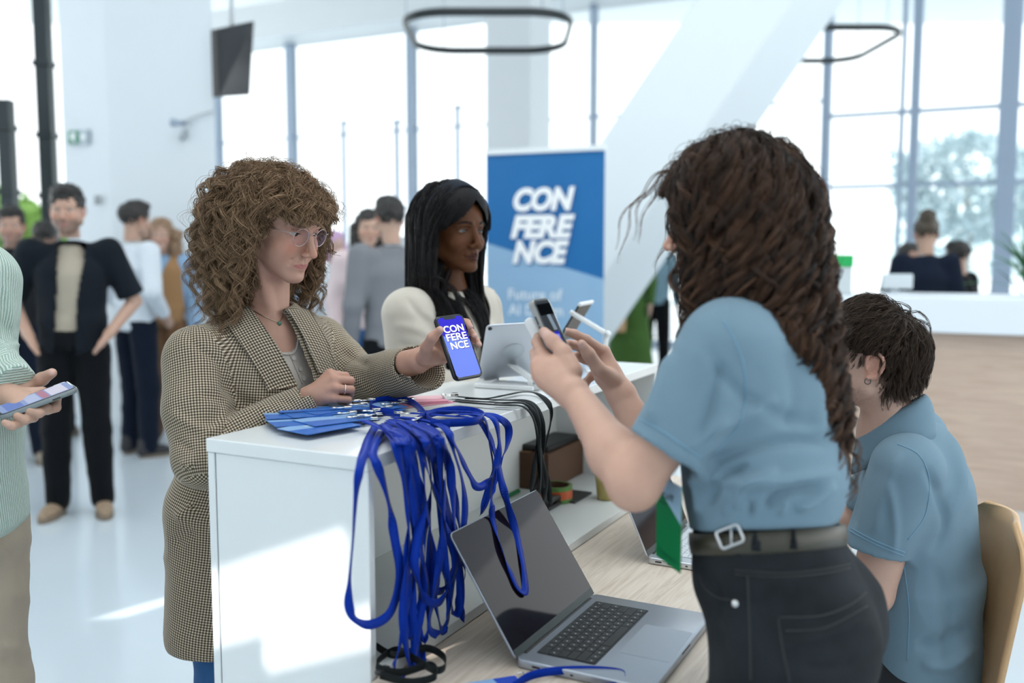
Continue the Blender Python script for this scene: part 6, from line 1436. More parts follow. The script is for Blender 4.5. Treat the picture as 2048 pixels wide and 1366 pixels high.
sheet(rows, .003, 'headband', cloth('dark navy headband', (.012, .016, .026), .1, .7), vw)
# ------------------------------------------------------------------ person at the left edge in a pale green knit
gp = thing('person', A(-1.22, 1.98, 0), 'person in pale green knit sweater and beige trousers at the left edge holding a phone', 'person')
GF = nrm(A(.94, -.34, 0)); GS = nrm(np.cross(GF, A(0, 0, 1))); GH = A(-1.215, 1.98, .90); GC = A(-1.265, 1.98, 1.25); GN = A(-1.28, 1.97, 1.47)
gsR, gsL = GC + GS * .19 + A(0, 0, .14), GC - GS * .19 + A(0, 0, .14); geL, gwL = at(-32, 720, 2.12), at(12, 792, 1.97); geR, gwR = gsR + A(-.03, -.03, -.29), gsR + A(.06, -.02, -.52)
hg = Fr(GN + A(.03, -.01, .155), GF).pitch(-15); qg = dict(smile=.003); bg_ = (.58, .37, .28)
V1 = Vol(hg.o - A(.14, .14, .26), hg.o + A(.14, .14, .14), .004); head_solid(V1, hg, qg); V1.op(ecap(hg.p(0, -.03, -.045), GN - A(0, 0, .04), .052, .058), .02); h_ = skin_part(V1)
V2 = Vol(A(-1.16, 1.78, 1.04), A(-.88, 2.10, 1.27), .0020)
V2.op(ecap(at(-25, 770, 2.02), gwL, (.034, .026), (.031, .024), A(0, 1, .4)), .01)
gm = [P(84, 786, 1.99), P(72, 800, 1.955), P(58, 812, 1.925), P(42, 822, 1.90)]
for m_, r_ in zip(gm, (.0135, .0135, .013, .012)): V2.op(ecap(gwL, m_, .018, r_), .014)
finger(V2, [gm[0], P(112, 795, 1.975), P(112, 815, 1.955), P(96, 822, 1.94)], (.0115, .0105, .0095, .008), .004)
finger(V2, [gm[1], P(92, 818, 1.935), P(78, 826, 1.90), P(58, 822, 1.885)], (.0118, .0108, .0098, .0082), .004)
finger(V2, [gm[2], P(66, 834, 1.91), P(50, 840, 1.88), P(34, 832, 1.868)], (.0115, .0105, .0095, .008), .004)
finger(V2, [gm[3], P(38, 846, 1.885), P(24, 852, 1.86), P(10, 846, 1.85)], (.0105, .0095, .0085, .0072), .004)
finger(V2, [P(32, 782, 2.0), P(66, 770, 2.02), P(84, 758, 2.015), P(104, 746, 2.005)], (.019, .0150, .0138, .0102), .006)
lh = skin_part(V2)
V4 = Vol(A(-1.75, 1.6, -.01), A(-.85, 2.4, 1.50), .012); V4.op(ecap(GH, GC, (.13, .09), (.14, .09), GS), .02); kG = [GH + GS * .09 - A(0, 0, .43), GH - GS * .09 - A(0, 0, .43)]; aG = [A(GH[0], GH[1], .09) + GS * .11 - GF * .01, A(GH[0], GH[1], .09) - GS * .11 + GF * .02]
legs(V4, GH, GS, kG, aG, (.08, .052, .038)); V4.op(ecap(geR, gwR, .036, .026), .01); V4.op(ecap(gwR, gwR + A(.02, 0, -.09), (.036, .02), (.03, .015), GF), .02); b4 = V4.mesh()
bv_, bf_ = join([h_, lh, b4]); c_ = head_color(hg, bv_, qg, bg_); far = np.linalg.norm(bv_ - hg.o, axis=1) > .2; c_[far] = bg_; c_ = nail_color(c_, bv_, [(P(104, 744, 1.997), .008), (P(92, 828, 1.935), .007), (P(16, 850, 1.843), .006)]); mk('body', bv_, bf_, SKIN, gp, col=c_)
eyes(hg, gp, qg)
def knit(name, c1, c2, sc):
    m, t, p = newmat(name); w = nd(t, 'ShaderNodeTexWave', wave_type='BANDS', bands_direction='X'); u = nd(t, 'ShaderNodeUVMap'); lk(t, u.outputs[0], w.inputs['Vector']); w.inputs['Scale'].default_value = sc; w.inputs['Distortion'].default_value = 1.2; w.inputs['Detail'].default_value = 2; w.inputs['Detail Scale'].default_value = 3
    lk(t, mixc(t, w.outputs['Fac'], c1, c2), p.inputs['Base Color']); p.inputs['Roughness'].default_value = .9; p.inputs['Sheen Weight'].default_value = .3; bump(t, p, w.outputs['Fac'], .7, .003); return m
KNIT = knit('pale green rib knit', srgb(146, 176, 160), srgb(214, 227, 220), 52)
V6 = Vol(A(-1.68, 1.62, .70), A(-.84, 2.40, 1.52), .0055)
V6.op(ecap(GH - A(0, 0, .02), GH + A(0, 0, .18), (.185, .150), (.175, .135), GS, .06), 0); V6.op(ecap(GH + A(0, 0, .18), GC, (.175, .135), (.185, .135), GS), .04); V6.op(ecap(gsR - GS * .02, gsL + GS * .02, .075, .075), .04); V6.op(ecap(GC + A(0, 0, .1), GN - A(0, 0, .04), (.15, .1), (.075, .07), GS, .03), .03)
V6.op(ecap(gsL, geL, .080, .066), .03); dg = nrm(gwL - geL); V6.op(clip(ecap(geL, at(34, 776, 1.98), .066, .044), at(26, 775, 1.985), nrm(dg + A(.3, 0, -.2))), .02); V6.op(ecap(gsR, geR, .08, .066), .03); V6.op(ecap(geR, gwR, .064, .04), .02)
V6.cut(ecap(GN, GN + A(0, 0, .2), .055, .08), .01)
bonesg = [(GH, GN, GF, .15), (gsL, geL, GF, .07), (geL, gwL, A(0, 0, 1), .055), (gsR, geR, GF, .07), (geR, gwR, GF, .05)]
crg = [([(0, 700), (30, 690), (52, 700)], 6, .006), ([(0, 722), (34, 712), (56, 722)], 6, -.005), ([(0, 740), (40, 732), (60, 738)], 6, .005), ([(0, 640), (20, 660), (45, 650)], 8, -.004), ([(5, 560), (20, 620), (30, 680)], 9, .004)]
garment('sweater', V6, KNIT, gp, .003, 8, 71, cr=crg, bones=bonesg)
V7 = Vol(A(-1.75, 1.6, .03), A(-.82, 2.4, 1.05), .010); V7.op(ecap(GH - A(0, 0, .08), GH + A(0, 0, .08), (.165, .13), (.155, .12), GS, .04), 0); legs(V7, GH - A(0, 0, .03), GS, kG, aG, (.105, .085, .078), .08, .04)
garment('trousers', V7, cloth('beige chino', srgb(188, 174, 156), .06, .8, 1000), gp, .005, 11, 72, cr=[([(0, 1020), (30, 1050), (50, 1040)], 10, .006), ([(0, 1080), (40, 1110)], 10, -.006), ([(5, 1180), (40, 1200)], 9, .005), ([(0, 1290), (40, 1300)], 9, .008), ([(0, 1320), (40, 1330)], 9, -.006)])
for a2 in aG: shoe(gp, a2, GF, M('white sneaker', (.7, .7, .68), .6))
V8 = Vol(hg.o - .14, hg.o + .16, .006); V8.op(ell(hg.p(0, -.02, .045), (.085, .105, .085), hg.R), 0); V8.cut(ell(hg.p(0, .07, -.03), (.075, .075, .09), hg.R), .02); v, f = V8.mesh(); v = folds(v, vnormals(v, f), .006, 40, 4); mk('hair', v, f, M('brown hair', (.05, .03, .02), .5), gp)
# ------------------------------------------------------------------ people in the hall behind
def crowd(px, y, H, fwd, label, skin=(.55, .35, .26), top=None, bottom=None, hairc=(.015, .012, .010), style='short', q=None, arms='down', shoes=(.3, .25, .2), opening_px=None, inner=None, female=False, seated=0.0, skirt=False, vest=None, long=.28):
    k = H / 1.75; x = (px - 1024) / FPX * (y * _cp); o = A(x, y, -seated); fr = Fr(o, A(fwd[0], fwd[1], 0)); T = thing('person', A(x, y, 0), label, 'person')
    J = lambda a, b, c: fr.p(a * k, b * k, c * k); hw = (.165 if female else .19); q = dict(q or {}); hd_ = Fr(J(0, .03, 1.632), fr.y, sc=1.03 * k if not female else 1.0 * k)
    Vb = Vol(hd_.o - .15, hd_.o + .15, .0055); head_solid(Vb, hd_, q); Vb.op(ecap(hd_.p(0, -.03, -.04), J(0, -.01, 1.43), .05 * k, .055 * k), .02); hp = skin_part(Vb)
    if arms == 'pocket': el = [J(s * (hw + .115), -.05, 1.15) for s in (1, -1)]; wr = [J(s * (hw + .005), .10, .985) for s in (1, -1)]
    elif arms == 'front': el = [J(s * (hw + .04), .02, 1.13) for s in (1, -1)]; wr = [J(s * .06, .24, 1.13) for s in (1, -1)]
    elif arms == 'one': el = [J(hw + .04, .02, 1.13), J(-hw - .06, -.04, 1.13)]; wr = [J(.08, .22, 1.12), J(-hw - .05, .04, .90)]
    else: el = [J(s * (hw + .06), -.02, 1.13) for s in (1, -1)]; wr = [J(s * (hw + .06), .05, .88) for s in (1, -1)]
    sh_ = [J(s * hw, 0, 1.42) for s in (1, -1)]
    lo, hi = np.minimum(fr.o, fr.o) - A(.6, .6, -seated - .0) , fr.o + A(.6, .6, 1.6 * k); lo[2] = 0
    Va = Vol(lo, hi, .0095)
    for s in (0, 1):
        Va.op(ecap(sh_[s], el[s], .046 * k, .038 * k), .01); Va.op(ecap(el[s], wr[s], .038 * k, .027 * k), .01); d = nrm(wr[s] - el[s]); Va.op(ecap(wr[s], wr[s] + d * .07 * k, (.036 * k, .022 * k), (.034 * k, .018 * k), fr.y), .015); Va.op(ecap(wr[s] + d * .07 * k, wr[s] + d * .13 * k, (.032 * k, .014 * k), (.024 * k, .011 * k), fr.y), .01); Va.op(ecap(wr[s] + d * .03 * k + fr.y * .02, wr[s] + d * .09 * k + fr.y * .04, .011, .009), .01)
    Va.op(ecap(J(0, 0, .95), J(0, 0, 1.3), (.11, .08), (.13, .09), fr.x), .02)
    if not seated:
        for s in (1, -1): Va.op(ecap(J(s * .09, 0, .9), J(s * .095, .02, .48), .06 * k, .05 * k), .01); Va.op(ecap(J(s * .095, .02, .48), J(s * .10, 0, .09), .045 * k, .035 * k), .01)
    bv1, bf1 = join([hp, Va.mesh()]); c = head_color(hd_, bv1, q, skin); far_ = np.linalg.norm(bv1 - hd_.o, axis=1) > .2; c[far_] = skin; body = mk('body', bv1, bf1, SKIN, T, col=c); eyes(hd_, T, q)
    if inner:
        Vi = Vol(lo, hi, .010); Vi.op(ecap(J(0, 0, .93), J(0, 0, 1.05), (.155 * k, .11 * k), (.15 * k, .105 * k), fr.x, .03), 0); Vi.op(ecap(J(0, 0, 1.05), J(0, .0, 1.28), (.15 * k, .105 * k), (.165 * k, .118 * k), fr.x), .03); Vi.op(ecap(J(0, 0, 1.3), J(0, -.01, 1.44), (.15 * k, .10 * k), (.06 * k, .06 * k), fr.x, .02), .02); garment('tee_shirt', Vi, inner, T, .003, 8, 3)
    Vt = Vol(lo, hi, .0095); g_ = 1.0 if not female else .93
    Vt.op(ecap(J(0, 0, .90 if not female else .98), J(0, 0, 1.06), (.172 * k * g_, .125 * k), (.162 * k * g_, .115 * k), fr.x, .03), 0); Vt.op(ecap(J(0, 0, 1.06), J(0, 0, 1.30), (.162 * k * g_, .118 * k), (.185 * k * g_, .128 * k), fr.x), .04); Vt.op(ecap(sh_[0] - A(0, 0, .012), sh_[1] - A(0, 0, .012), .058 * k, .058 * k), .03); Vt.op(ecap(J(0, 0, 1.32), J(0, -.01, 1.46), (.15 * k, .10 * k), (.068 * k, .066 * k), fr.x, .02), .03)
    slv = 1.0 if q.get('short_sleeve') else 0
    for s in (0, 1):
        d = nrm(el[s] - sh_[s])
        if slv: Vt.op(clip(ecap(sh_[s], el[s], .075 * k, .068 * k), sh_[s] + (el[s] - sh_[s]) * .88, d), .03)
        else: Vt.op(ecap(sh_[s], el[s], .072 * k, .058 * k), .03); d2 = nrm(wr[s] - el[s]); Vt.op(clip(ecap(el[s], wr[s] + d2 * .03, .056 * k, .042 * k), wr[s] - d2 * .01, d2), .02)
    garment('shirt', Vt, top, T, .006, 7, int(abs(px)) + 5, keep=opening(opening_px, (J(0, 0, 1.3), fr.y, .0)) if opening_px else None)
    if vest:
        Vv = Vol(lo, hi, .0095); Vv.op(ecap(J(0, 0, .97), J(0, 0, 1.06), (.172 * k * g_, .128 * k), (.166 * k * g_, .122 * k), fr.x, .03), 0); Vv.op(ecap(J(0, 0, 1.06), J(0, 0, 1.34), (.166 * k * g_, .124 * k), (.19 * k * g_, .134 * k), fr.x), .04); Vv.op(ecap(J(hw * .6, 0, 1.42), J(-hw * .6, 0, 1.42), .072 * k, .072 * k), .03); Vv.cut(ecap(J(0, .06, 1.36), J(0, .06, 1.6), (.03, .1), (.11, .1), fr.x), .01); garment('vest', Vv, vest, T, .003, 8, 9)
    if not seated:
        Vl = Vol(lo, hi, .0105)
        if skirt: Vl.op(ecap(J(0, 0, .98), J(0, 0, .9), (.16 * k, .12 * k), (.18 * k, .14 * k), fr.x), 0); Vl.op(ecap(J(0, 0, .9), J(0, 0, .20), (.18 * k, .14 * k), (.27 * k, .22 * k), fr.x, .04), .04)
        else:
            wl = 1.0 if not q.get('wide') else 1.3; Vl.op(ecap(J(0, 0, .93), J(0, 0, 1.0), (.163 * k, .12 * k), (.155 * k, .112 * k), fr.x, .03), 0)
            for s in (1, -1): Vl.op(ecap(J(s * .088, 0, .88), J(s * .10, .02, .48), .095 * k, .076 * k * wl), .03); Vl.op(ecap(J(s * .10, .02, .48), J(s * .115, 0, .08), .076 * k * wl, .062 * k * wl), .02)
        garment('skirt' if skirt else 'trousers', Vl, bottom, T, .006, 8, 12)
        for s in (1, -1): shoe(T, J(s * .115, 0, .1), fr.y + fr.x * s * .25, M('shoe %.2f %.2f' % (shoes[0], px), shoes, .7))
    Vh = Vol(hd_.o - A(.2, .2, .48), hd_.o + .22, .0065); hm_ = M('hair %.3f %.3f' % (hairc[0], hairc[1]), hairc, .45, var=.4, vs=40, bmp=.6, bs=120, bd=.004)
    if style != 'bald':
        Vh.op(ell(hd_.p(0, -.016, .046), [r * hd_.s for r in (.081, .102, .086)], hd_.R), 0)
        if style == 'short': Vh.op(ell(hd_.p(0, .025, .098), [r * hd_.s for r in (.066, .074, .034)], hd_.R), .03)
        if style in ('long', 'curly'):
            kk = 1.0 if style == 'long' else 1.25
            for s in (1, -1): Vh.op(ecap(hd_.p(s * .062 * kk, -.03, .0), hd_.p(s * .085 * kk, -.02, -long), (.04 * kk, .055 * kk), (.034 * kk, .04), hd_.y), .02)
            Vh.op(ecap(hd_.p(0, -.07, .0), hd_.p(0, -.085, -long), (.075 * kk, .035 * kk), (.085 * kk, .03), hd_.x), .02)
        if style == 'bun': Vh.op(ell(hd_.p(0, -.06, .125), (.055, .055, .05), hd_.R), .015)
        Vh.cut(ell(hd_.p(0, .085, -.045), [r * hd_.s for r in (.066, .07, .092)], hd_.R), .012)
        if style in ('short', 'bun'): Vh.cut(half(hd_.p(0, 0, -.045), hd_.z, hd_.o - .3, hd_.o + A(.3, .3, 0)), .01); [Vh.cut(ell(hd_.p(s * .08, .0, -.02), (.02, .022, .032), hd_.R), .006) for s in (1, -1)]
        v, f = Vh.mesh(); v = folds(v, vnormals(v, f), .010 if style != 'curly' else .026, 32, int(abs(px))); mk('hair', v, f, hm_, T)
    return T, J, fr
navy = cloth('dark navy overshirt', (.010, .014, .020), .2, .8); blacktr = cloth('black trousers', (.006, .007, .009), .2); beige = cloth('beige tee cotton', srgb(178, 168, 152), .05); wshirt = cloth('white shirt cotton', srgb(226, 234, 242), .03); navytr = cloth('navy trousers', (.008, .013, .026), .2); tan = cloth('tan wool', srgb(168, 130, 92), .06); brown = cloth('brown wool', srgb(122, 92, 68), .08); sky = cloth('pale blue shirt', srgb(150, 185, 220), .05); dkt = cloth('dark tee', (.016, .018, .022), .2); palegrey = cloth('pale grey cloth', srgb(212, 218, 224), .04); pink = cloth('pale pink blouse', srgb(232, 212, 214), .05); greyv = cloth('mid grey wool', srgb(128, 130, 136), .05); greend = cloth('olive green dress', srgb(72, 104, 52), .14); bluegrey = cloth('blue grey shirt', srgb(130, 160, 175), .06); navytop = cloth('navy top', (.010, .016, .032), .15); blk = cloth('black top', (.006, .007, .008), .2)
crowd(140, 5.2, 1.80, (.22, -.97), 'person with dark hair and beard in open dark shirt over beige tee, hand in pocket', (.52, .33, .25), navy, blacktr, q=dict(stubble=.85, short_sleeve=1, jaw=1.08, brow=1.2), arms='pocket', shoes=srgb(150, 128, 106), inner=beige, opening_px=[(114, 484), (112, 560), (106, 700), (104, 760), (156, 760), (152, 700), (156, 600), (170, 520), (176, 484)])
crowd(266, 6.75, 1.80, (.60, .80), 'person with short black hair in white shirt and navy trousers, seen from behind', (.50, .32, .24), wshirt, navytr, arms='pocket', shoes=(.03, .03, .035))
crowd(325, 7.3, 1.70, (.15, -.98), 'person with light curly hair in tan vest over blue shirt and brown trousers', (.58, .38, .30), sky, brown, hairc=srgb(150, 122, 96), style='curly', female=True, vest=tan, q=dict(wide=1), long=.14, shoes=srgb(140, 110, 90))
crowd(26, 6.5, 1.75, (.35, -.94), 'person with dark hair in dark tee behind the man in the open shirt', (.48, .30, .23), dkt, navytr, q=dict(stubble=.6, short_sleeve=1))
crowd(88, 7.4, 1.68, (-.3, .95), 'dark-haired person turned away behind the shoulder of the open dark shirt', (.5, .32, .24), bluegrey, navytr)
crowd(668, 7.6, 1.62, (.5, -.86), 'person in pale grey clothes with pinkish hair, blurred beyond the curly hair', (.58, .40, .34), palegrey, cloth('pale blue trousers', srgb(160, 180, 200), .05), hairc=srgb(196, 160, 196), style='long', female=True, long=.10)
crowd(736, 6.3, 1.73, (.30, -.95), 'person with long dark hair in pale pink blouse and blue jeans', (.58, .38, .29), pink, denim, style='long', female=True, long=.30)
crowd(783, 5.7, 1.77, (-.5, .87), 'person with black hair in grey jacket, seen from behind next to the pink blouse', (.52, .34, .26), greyv, blacktr)
crowd(766, 8.0, 1.88, (.2, -.98), 'tall bald person standing behind the person in grey', (.56, .36, .29), palegrey, navytr, style='bald')
T_, J_, fr_ = crowd(1262, 10.3, 1.74, (-.2, -.98), 'person in long olive green dress partly behind the slanted white beam', (.5, .34, .27), greend, greend, style='long', female=True, skirt=True, arms='one')
crowd(1312, 11.0, 1.72, (.4, .9), 'person with brown hair in blue grey shirt and black trousers beyond the green dress', (.42, .27, .2), bluegrey, blacktr, hairc=(.06, .035, .02))
crowd(1852, 6.75, 1.70, (.25, .97), 'person with hair pinned up in navy top standing behind the reception desk', (.50, .33, .25), navytop, navytr, hairc=(.05, .035, .02), style='bun', female=True, q=dict(short_sleeve=1))
crowd(1815, 7.3, 1.52, (.2, -.98), 'person with long dark hair facing the reception desk, left of the navy top', (.48, .30, .23), blk, navytr, style='long', female=True, long=.25)
crowd(1920, 7.4, 1.53, (-.6, .8), 'person in black top right of the navy top behind the reception desk', (.46, .3, .23), blk, blacktr)
wr_ = J_(.08, .22, 1.12); by = wr_[1]
bag = thing('handbag', at(1229, 632, by), 'tan bag with black top carried beside the green dress', 'bag')
a_, c_ = at(1209, 664, by), at(1251, 602, by); w_ = c_[0] - a_[0]; h_ = c_[2] - a_[2]; bx_ = (a_[0] + c_[0]) / 2
v, f = slab(A(bx_, by + .05, (a_[2] + c_[2]) / 2), A(1, 0, 0), A(0, 0, 1), w_, h_, .03, .10, 4, .012); mk('bag_body', v, f, M('tan leather', srgb(196, 158, 116), .5, var=.06), bag)
v, f = slab(A(bx_, by + .06, c_[2]), A(1, 0, 0), A(0, 0, 1), w_ * 1.05, .09, .02, .12, 4, .01); mk('bag_flap', v, f, M('black leather', (.012, .012, .013), .45), bag)
v, f = tube([A(bx_ + .02, by - .055, (a_[2] + c_[2]) / 2 - .03), A(bx_ + .02, by - .06, (a_[2] + c_[2]) / 2 - .03)], .055, 20); mk('bag_badge', v, f, M('pale patch', (.7, .62, .54), .6), bag)
v, f = tube(catmull([A(bx_ - w_ * .35, by, c_[2] + .03), A(wr_[0] - .02, by, wr_[2] - .03), A(wr_[0], by, wr_[2] + .03), A(wr_[0] + .02, by, wr_[2] - .03), A(bx_ + w_ * .35, by, c_[2] + .03)], 6), .008, 8); mk('strap', v, f, M('black leather'), bag)
# ================================================================== phones, tablets, lanyards, badges and shelf things
def emis(name, c, e=.5, rough=.35):
    return M(name, c, rough, emit=(c, e), spec=0.0)
def phone(label, c, ex, ed, w, h, th, case, screen_fn, bez=.004, notch=None):
    """c centre of the glass; ex to the right, ed downwards as seen on the screen"""
    ex = nrm(ex); ed = nrm(ed - ex * (ed @ ex)); n = nrm(np.cross(ex, -ed)); o = thing('mobile_phone', c, label, 'phone')
    v, f = slab(c - n * th, ex, -ed, w, h, .012, th - .0002, 7, .0028); body = mk('phone_case', v, f, case, o)
    v, f = slab(c - n * .0012, ex, -ed, w - .003, h - .003, .0105, .0013, 7, .0004); mk('front_glass', v, f, M('phone glass', (.006, .006, .008), .08, coat=.4), o)
    scr_w, scr_h = w - .003 - 2 * bez, h - .003 - 2 * bez
    screen_fn(o, c + n * .00015, ex, ed, n, scr_w, scr_h)
    for sgn, q in ((-1, -.24), (-1, -.12), (1, -.2)):
        v, f = slab(c - n * (th * .5 + .0015) + ex * sgn * (w / 2 - .0003) + ed * h * q, n if sgn > 0 else -n, ed, .003, .016, .001, .0012, 3); mk('side_button', v, f, M('dark button', (.05, .05, .055), .4), o)
    return o, n, ex, ed
def on(c, ex, ed, x, y): return c + ex * x + ed * y
def quadpoly(c, ex, ed, pts): return [on(c, ex, ed, x, y) for x, y in pts]
# phone held by the curly-haired visitor
tl_, ex_, ed_ = at(867, 632, 2.055), A(.0588, .047, .0054), A(.0507, -.045, -.134)
ex_ = nrm(ex_); ed_ = nrm(ed_ - ex_ * (ed_ @ ex_)); w_, h_ = .0755, .150; c0_ = at(918.5, 692.5, 2.055)
def scr_conf(o, c, ex, ed, n, w, h):
    v, f = slab(c, ex, -ed, w, h, .008, .0002, 6); s = mk('screen', v, f, emis('screen lavender', srgb(104, 122, 206), .45), o, False)
    top = [(-w / 2 + .008, -h / 2), (w / 2 - .008, -h / 2), (w / 2 - .002, -h / 2 + .002), (w / 2, -h / 2 + .008), (w / 2, -h * .10), (-w / 2, -h * .20), (-w / 2, -h / 2 + .008), (-w / 2 + .002, -h / 2 + .002)]
    v, f = prism(quadpoly(c + n * .00025, ex, ed, top), n, .0001); mk('screen_upper_area', v, f, emis('screen violet', srgb(54, 48, 176), .4), o, False)
    v, f = slab(c + n * .0004 - ed * (h / 2 - .0022), ex, -ed, .030, .0062, .0022, .0001, 5); mk('notch', v, f, M('phone glass'), o, False)
    wt = emis('screen white', (.9, .9, .93), .6); dk_ = emis('screen shade', srgb(50, 50, 130), .3)
    for s_, x, y, fw in (('CON', -.0262, -.0340, .053), ('FERE', -.0255, -.0150, .054), ('NCE', -.0210, .0050, .046)):
        for mt, dx, dz, nm in ((dk_, .0012, .00045, 'lettering_shadow'), (wt, 0, .0006, 'lettering')): text_mesh(nm, s_, .02, on(c, ex, ed, x + dx, y + dx) + n * dz, ex, -ed, mt, o, bold=.02, fitw=fw, caph=.0165, th=.0001)
phone('black cased phone with a lavender conference screen held up by the curly-haired person', c0_, ex_, ed_, w_, h_, .0105, M('black phone case', (.010, .012, .014), .45), scr_conf)
# phone held by the staff member
tl2 = at(1068, 602, 1.70); ex2 = nrm(A(.031, .068, .001)); ed2 = A(.377, -.171, -.911); ed2 = nrm(ed2 - ex2 * (ed2 @ ex2)); w2, h2 = .0745, .150
c2_ = tl2 + ex2 * (w2 / 2 - .004) + ed2 * (h2 / 2 - .004)
def scr_cam(o, c, ex, ed, n, w, h):
    v, f = slab(c, ex, -ed, w, h, .008, .0002, 6); mk('screen', v, f, emis('screen dark grey', (.035, .042, .048), .3), o, False)
    P_ = lambda pts, mt, nm, dz: mk(nm, *prism(quadpoly(c + n * dz, ex, ed, pts), n, .0001), mt, o, False)
    P_([(-w / 2, -h / 2 + .006), (w / 2, -h / 2 + .006), (w / 2, -h * .30), (-w / 2, -h * .30)], emis('screen black', (.004, .005, .006), .1), 'screen_top_bar', .0003)
    P_([(-.004, -h * .30), (.012, -h * .30), (.018, -h * .08), (.002, -h * .08)], emis('screen pale', (.20, .24, .28), .3), 'screen_image_pale', .0003)
    P_([(.016, -h * .28), (w / 2 - .002, -h * .28), (w / 2 - .002, -h * .02), (.020, -h * .05)], emis('screen slate', (.06, .07, .09), .3), 'screen_image_slate', .0003)
    P_([(-w / 2 + .004, -h * .1), (-.006, -h * .1), (-.004, h * .12), (-w / 2 + .004, h * .12)], emis('screen brown', (.05, .04, .035), .3), 'screen_image_brown', .0003)
    P_([(-.004, -h * .06), (.018, -h * .06), (.020, h * .28), (-.002, h * .28)], emis('screen deep blue', srgb(40, 40, 150), .5), 'screen_image_phone', .0005)
    for k in range(3): P_([(.001, -h * (.02 - .07 * k)), (.015, -h * (.02 - .07 * k)), (.0155, -h * (.02 - .07 * k) + .007), (.0015, -h * (.02 - .07 * k) + .007)], emis('screen periwinkle', srgb(110, 112, 200), .5), 'screen_image_text', .0007)
o_, n2, ex2, ed2 = phone('phone in a clear grey case held by the staff member scanning', c2_, ex2, ed2, w2, h2, .0125, M('clear grey case', (.34, .34, .33), .3, coat=.3), scr_cam)
g0, g1 = at(1059, 646, 1.735), at(1086, 696, 1.722); gd = nrm(g1 - g0)
gx = nrm(n2 + 0 * gd); gx = nrm(A(1, -.25, .1) - gd * (A(1, -.25, .1) @ gd)); v, f = slab((g0 + g1) / 2, gx, gd, .0195, np.linalg.norm(g1 - g0) + .02, .0084, .006, 8, .0025); mk('phone_grip', v, f, M('white soft plastic', (.84, .84, .84), .45), o_, label='white grip on the back')
# phone held by the person at the left edge
a_, b_, d_ = at(-6, 818, 1.905), at(128, 769, 1.985), at(146, 781, 1.935); exg = nrm(a_ - b_); wv = d_ - b_; wv = nrm(wv - exg * (wv @ exg)); ctr = (a_ + b_) / 2 + wv * .030 + A(0, 0, .004)
up_ = nrm(np.cross(wv, -exg)); up_ = up_ if up_[2] > 0 else -up_
ex3 = wv if np.cross(wv, -exg) @ up_ > 0 else -wv
def scr_pic(o, c, ex, ed, n, w, h):
    v, f = slab(c, ex, -ed, w, h, .008, .0002, 6); mk('screen', v, f, emis('screen blue grey', srgb(120, 132, 164), .4), o, False)
    for k, (y0, y1, cc) in enumerate(((-.42, -.18, srgb(176, 172, 184)), (-.16, -.06, srgb(150, 110, 124)), (-.04, .14, srgb(150, 156, 180)), (.2, .42, srgb(96, 112, 160)))):
        v, f = prism(quadpoly(c + n * .0003, ex, ed, [(-w * .46, h * y0), (w * .46, h * y0), (w * .46, h * y1), (-w * .46, h * y1)]), n, .0001); mk('screen_picture', v, f, emis('picture %d' % k, cc, .35), o, False)
phone('phone in a clear case lying in the hand of the person in pale green knit', ctr, ex3, exg, .0755, .152, .0115, M('smoky clear case', (.20, .24, .25), .15, coat=.4), scr_pic)
# ------------------------------------------------------------------ tablets
tb = thing('tablet', at(1020, 705, 2.45), 'silver tablet seen from the back leaning on a white folding stand', 'tablet')
tC = at(1026, 703, 2.47); tx = nrm(A(.158, .04, .0068)); ty = A(-.036, .125, -.148); ty = nrm(ty - tx * (ty @ tx)); tn = nrm(np.cross(tx, ty)); tn = tn if tn[1] < 0 else -tn
xx = tx if np.cross(tx, -ty) @ tn > 0 else -tx; TW, TH = .165, .205
v, f = slab(tC - tn * .006, xx, -ty, TW, TH, .012, .006, 6, .002); mk('tablet_body', v, f, M('tablet grey aluminium', (.52, .55, .60), .36, .6, var=.03), tb)
v, f = slab(tC - tn * .0075, xx, -ty, TW - .006, TH - .006, .010, .0014, 6); mk('tablet_screen', v, f, scr, tb, False)
v, f = tube([tC - tx * (TW / 2 - .010) - ty * (TH / 2 - .010) + tn * .0002, tC - tx * (TW / 2 - .010) - ty * (TH / 2 - .010) + tn * .0016], .0055, 16); mk('camera_lens', v, f, keyb, tb)
v, f = tube([tC + tn * .0001, tC + tn * .0016], .030, 40); mk('round_pad', v, f, M('pale grey pad', (.44, .49, .53), .5), tb, label='round grey disc')
wp = M('white stand plastic', (.82, .84, .85), .35)
st = thing('tablet_stand', onz(1010, 778, TOP), 'white folding stand with round joint holding up the silver tablet on the counter', 'stand')
p0, p1 = onz(948, 776, TOP), onz(1066, 783, TOP); dx = nrm(p1 - p0); dy = np.cross(A(0, 0, 1), dx)
b = MB(); b.box(p0 + A(0, 0, .0006), dx * np.linalg.norm(p1 - p0), dy * .085, A(0, 0, .012), .002); b.build('stand_base', wp, st)
jc = onz(1072, 781, TOP) + A(0, 0, .021); v, f = tube([jc - dy * .012, jc + dy * .02], .0185, 28); mk('joint_disc', v, f, wp, st); v, f = tube([jc - dy * .0135, jc - dy * .012], .0045, 14); mk('joint_screw', v, f, M('joint screw grey', (.4, .45, .5), .3, 1.0), st)
lowc = tC + ty * (TH / 2 - .055) - tn * .0075
v, f = ribbon(resample([jc + dy * .004, tC + ty * .045 + tn * .004], 6), np.tile(dy, (6, 1)), .03, .007); mk('stand_arm', v, f, wp, st)
cl = tC + ty * (TH / 2 + .002) - tx * .045; b = MB(); b.box(cl - tx * .02 - tn * .014 - ty * .004, tx * .04, tn * .018, ty * .008, .001); b.build('stand_lip', M('grey rubber lip', (.36, .40, .42), .5), st)
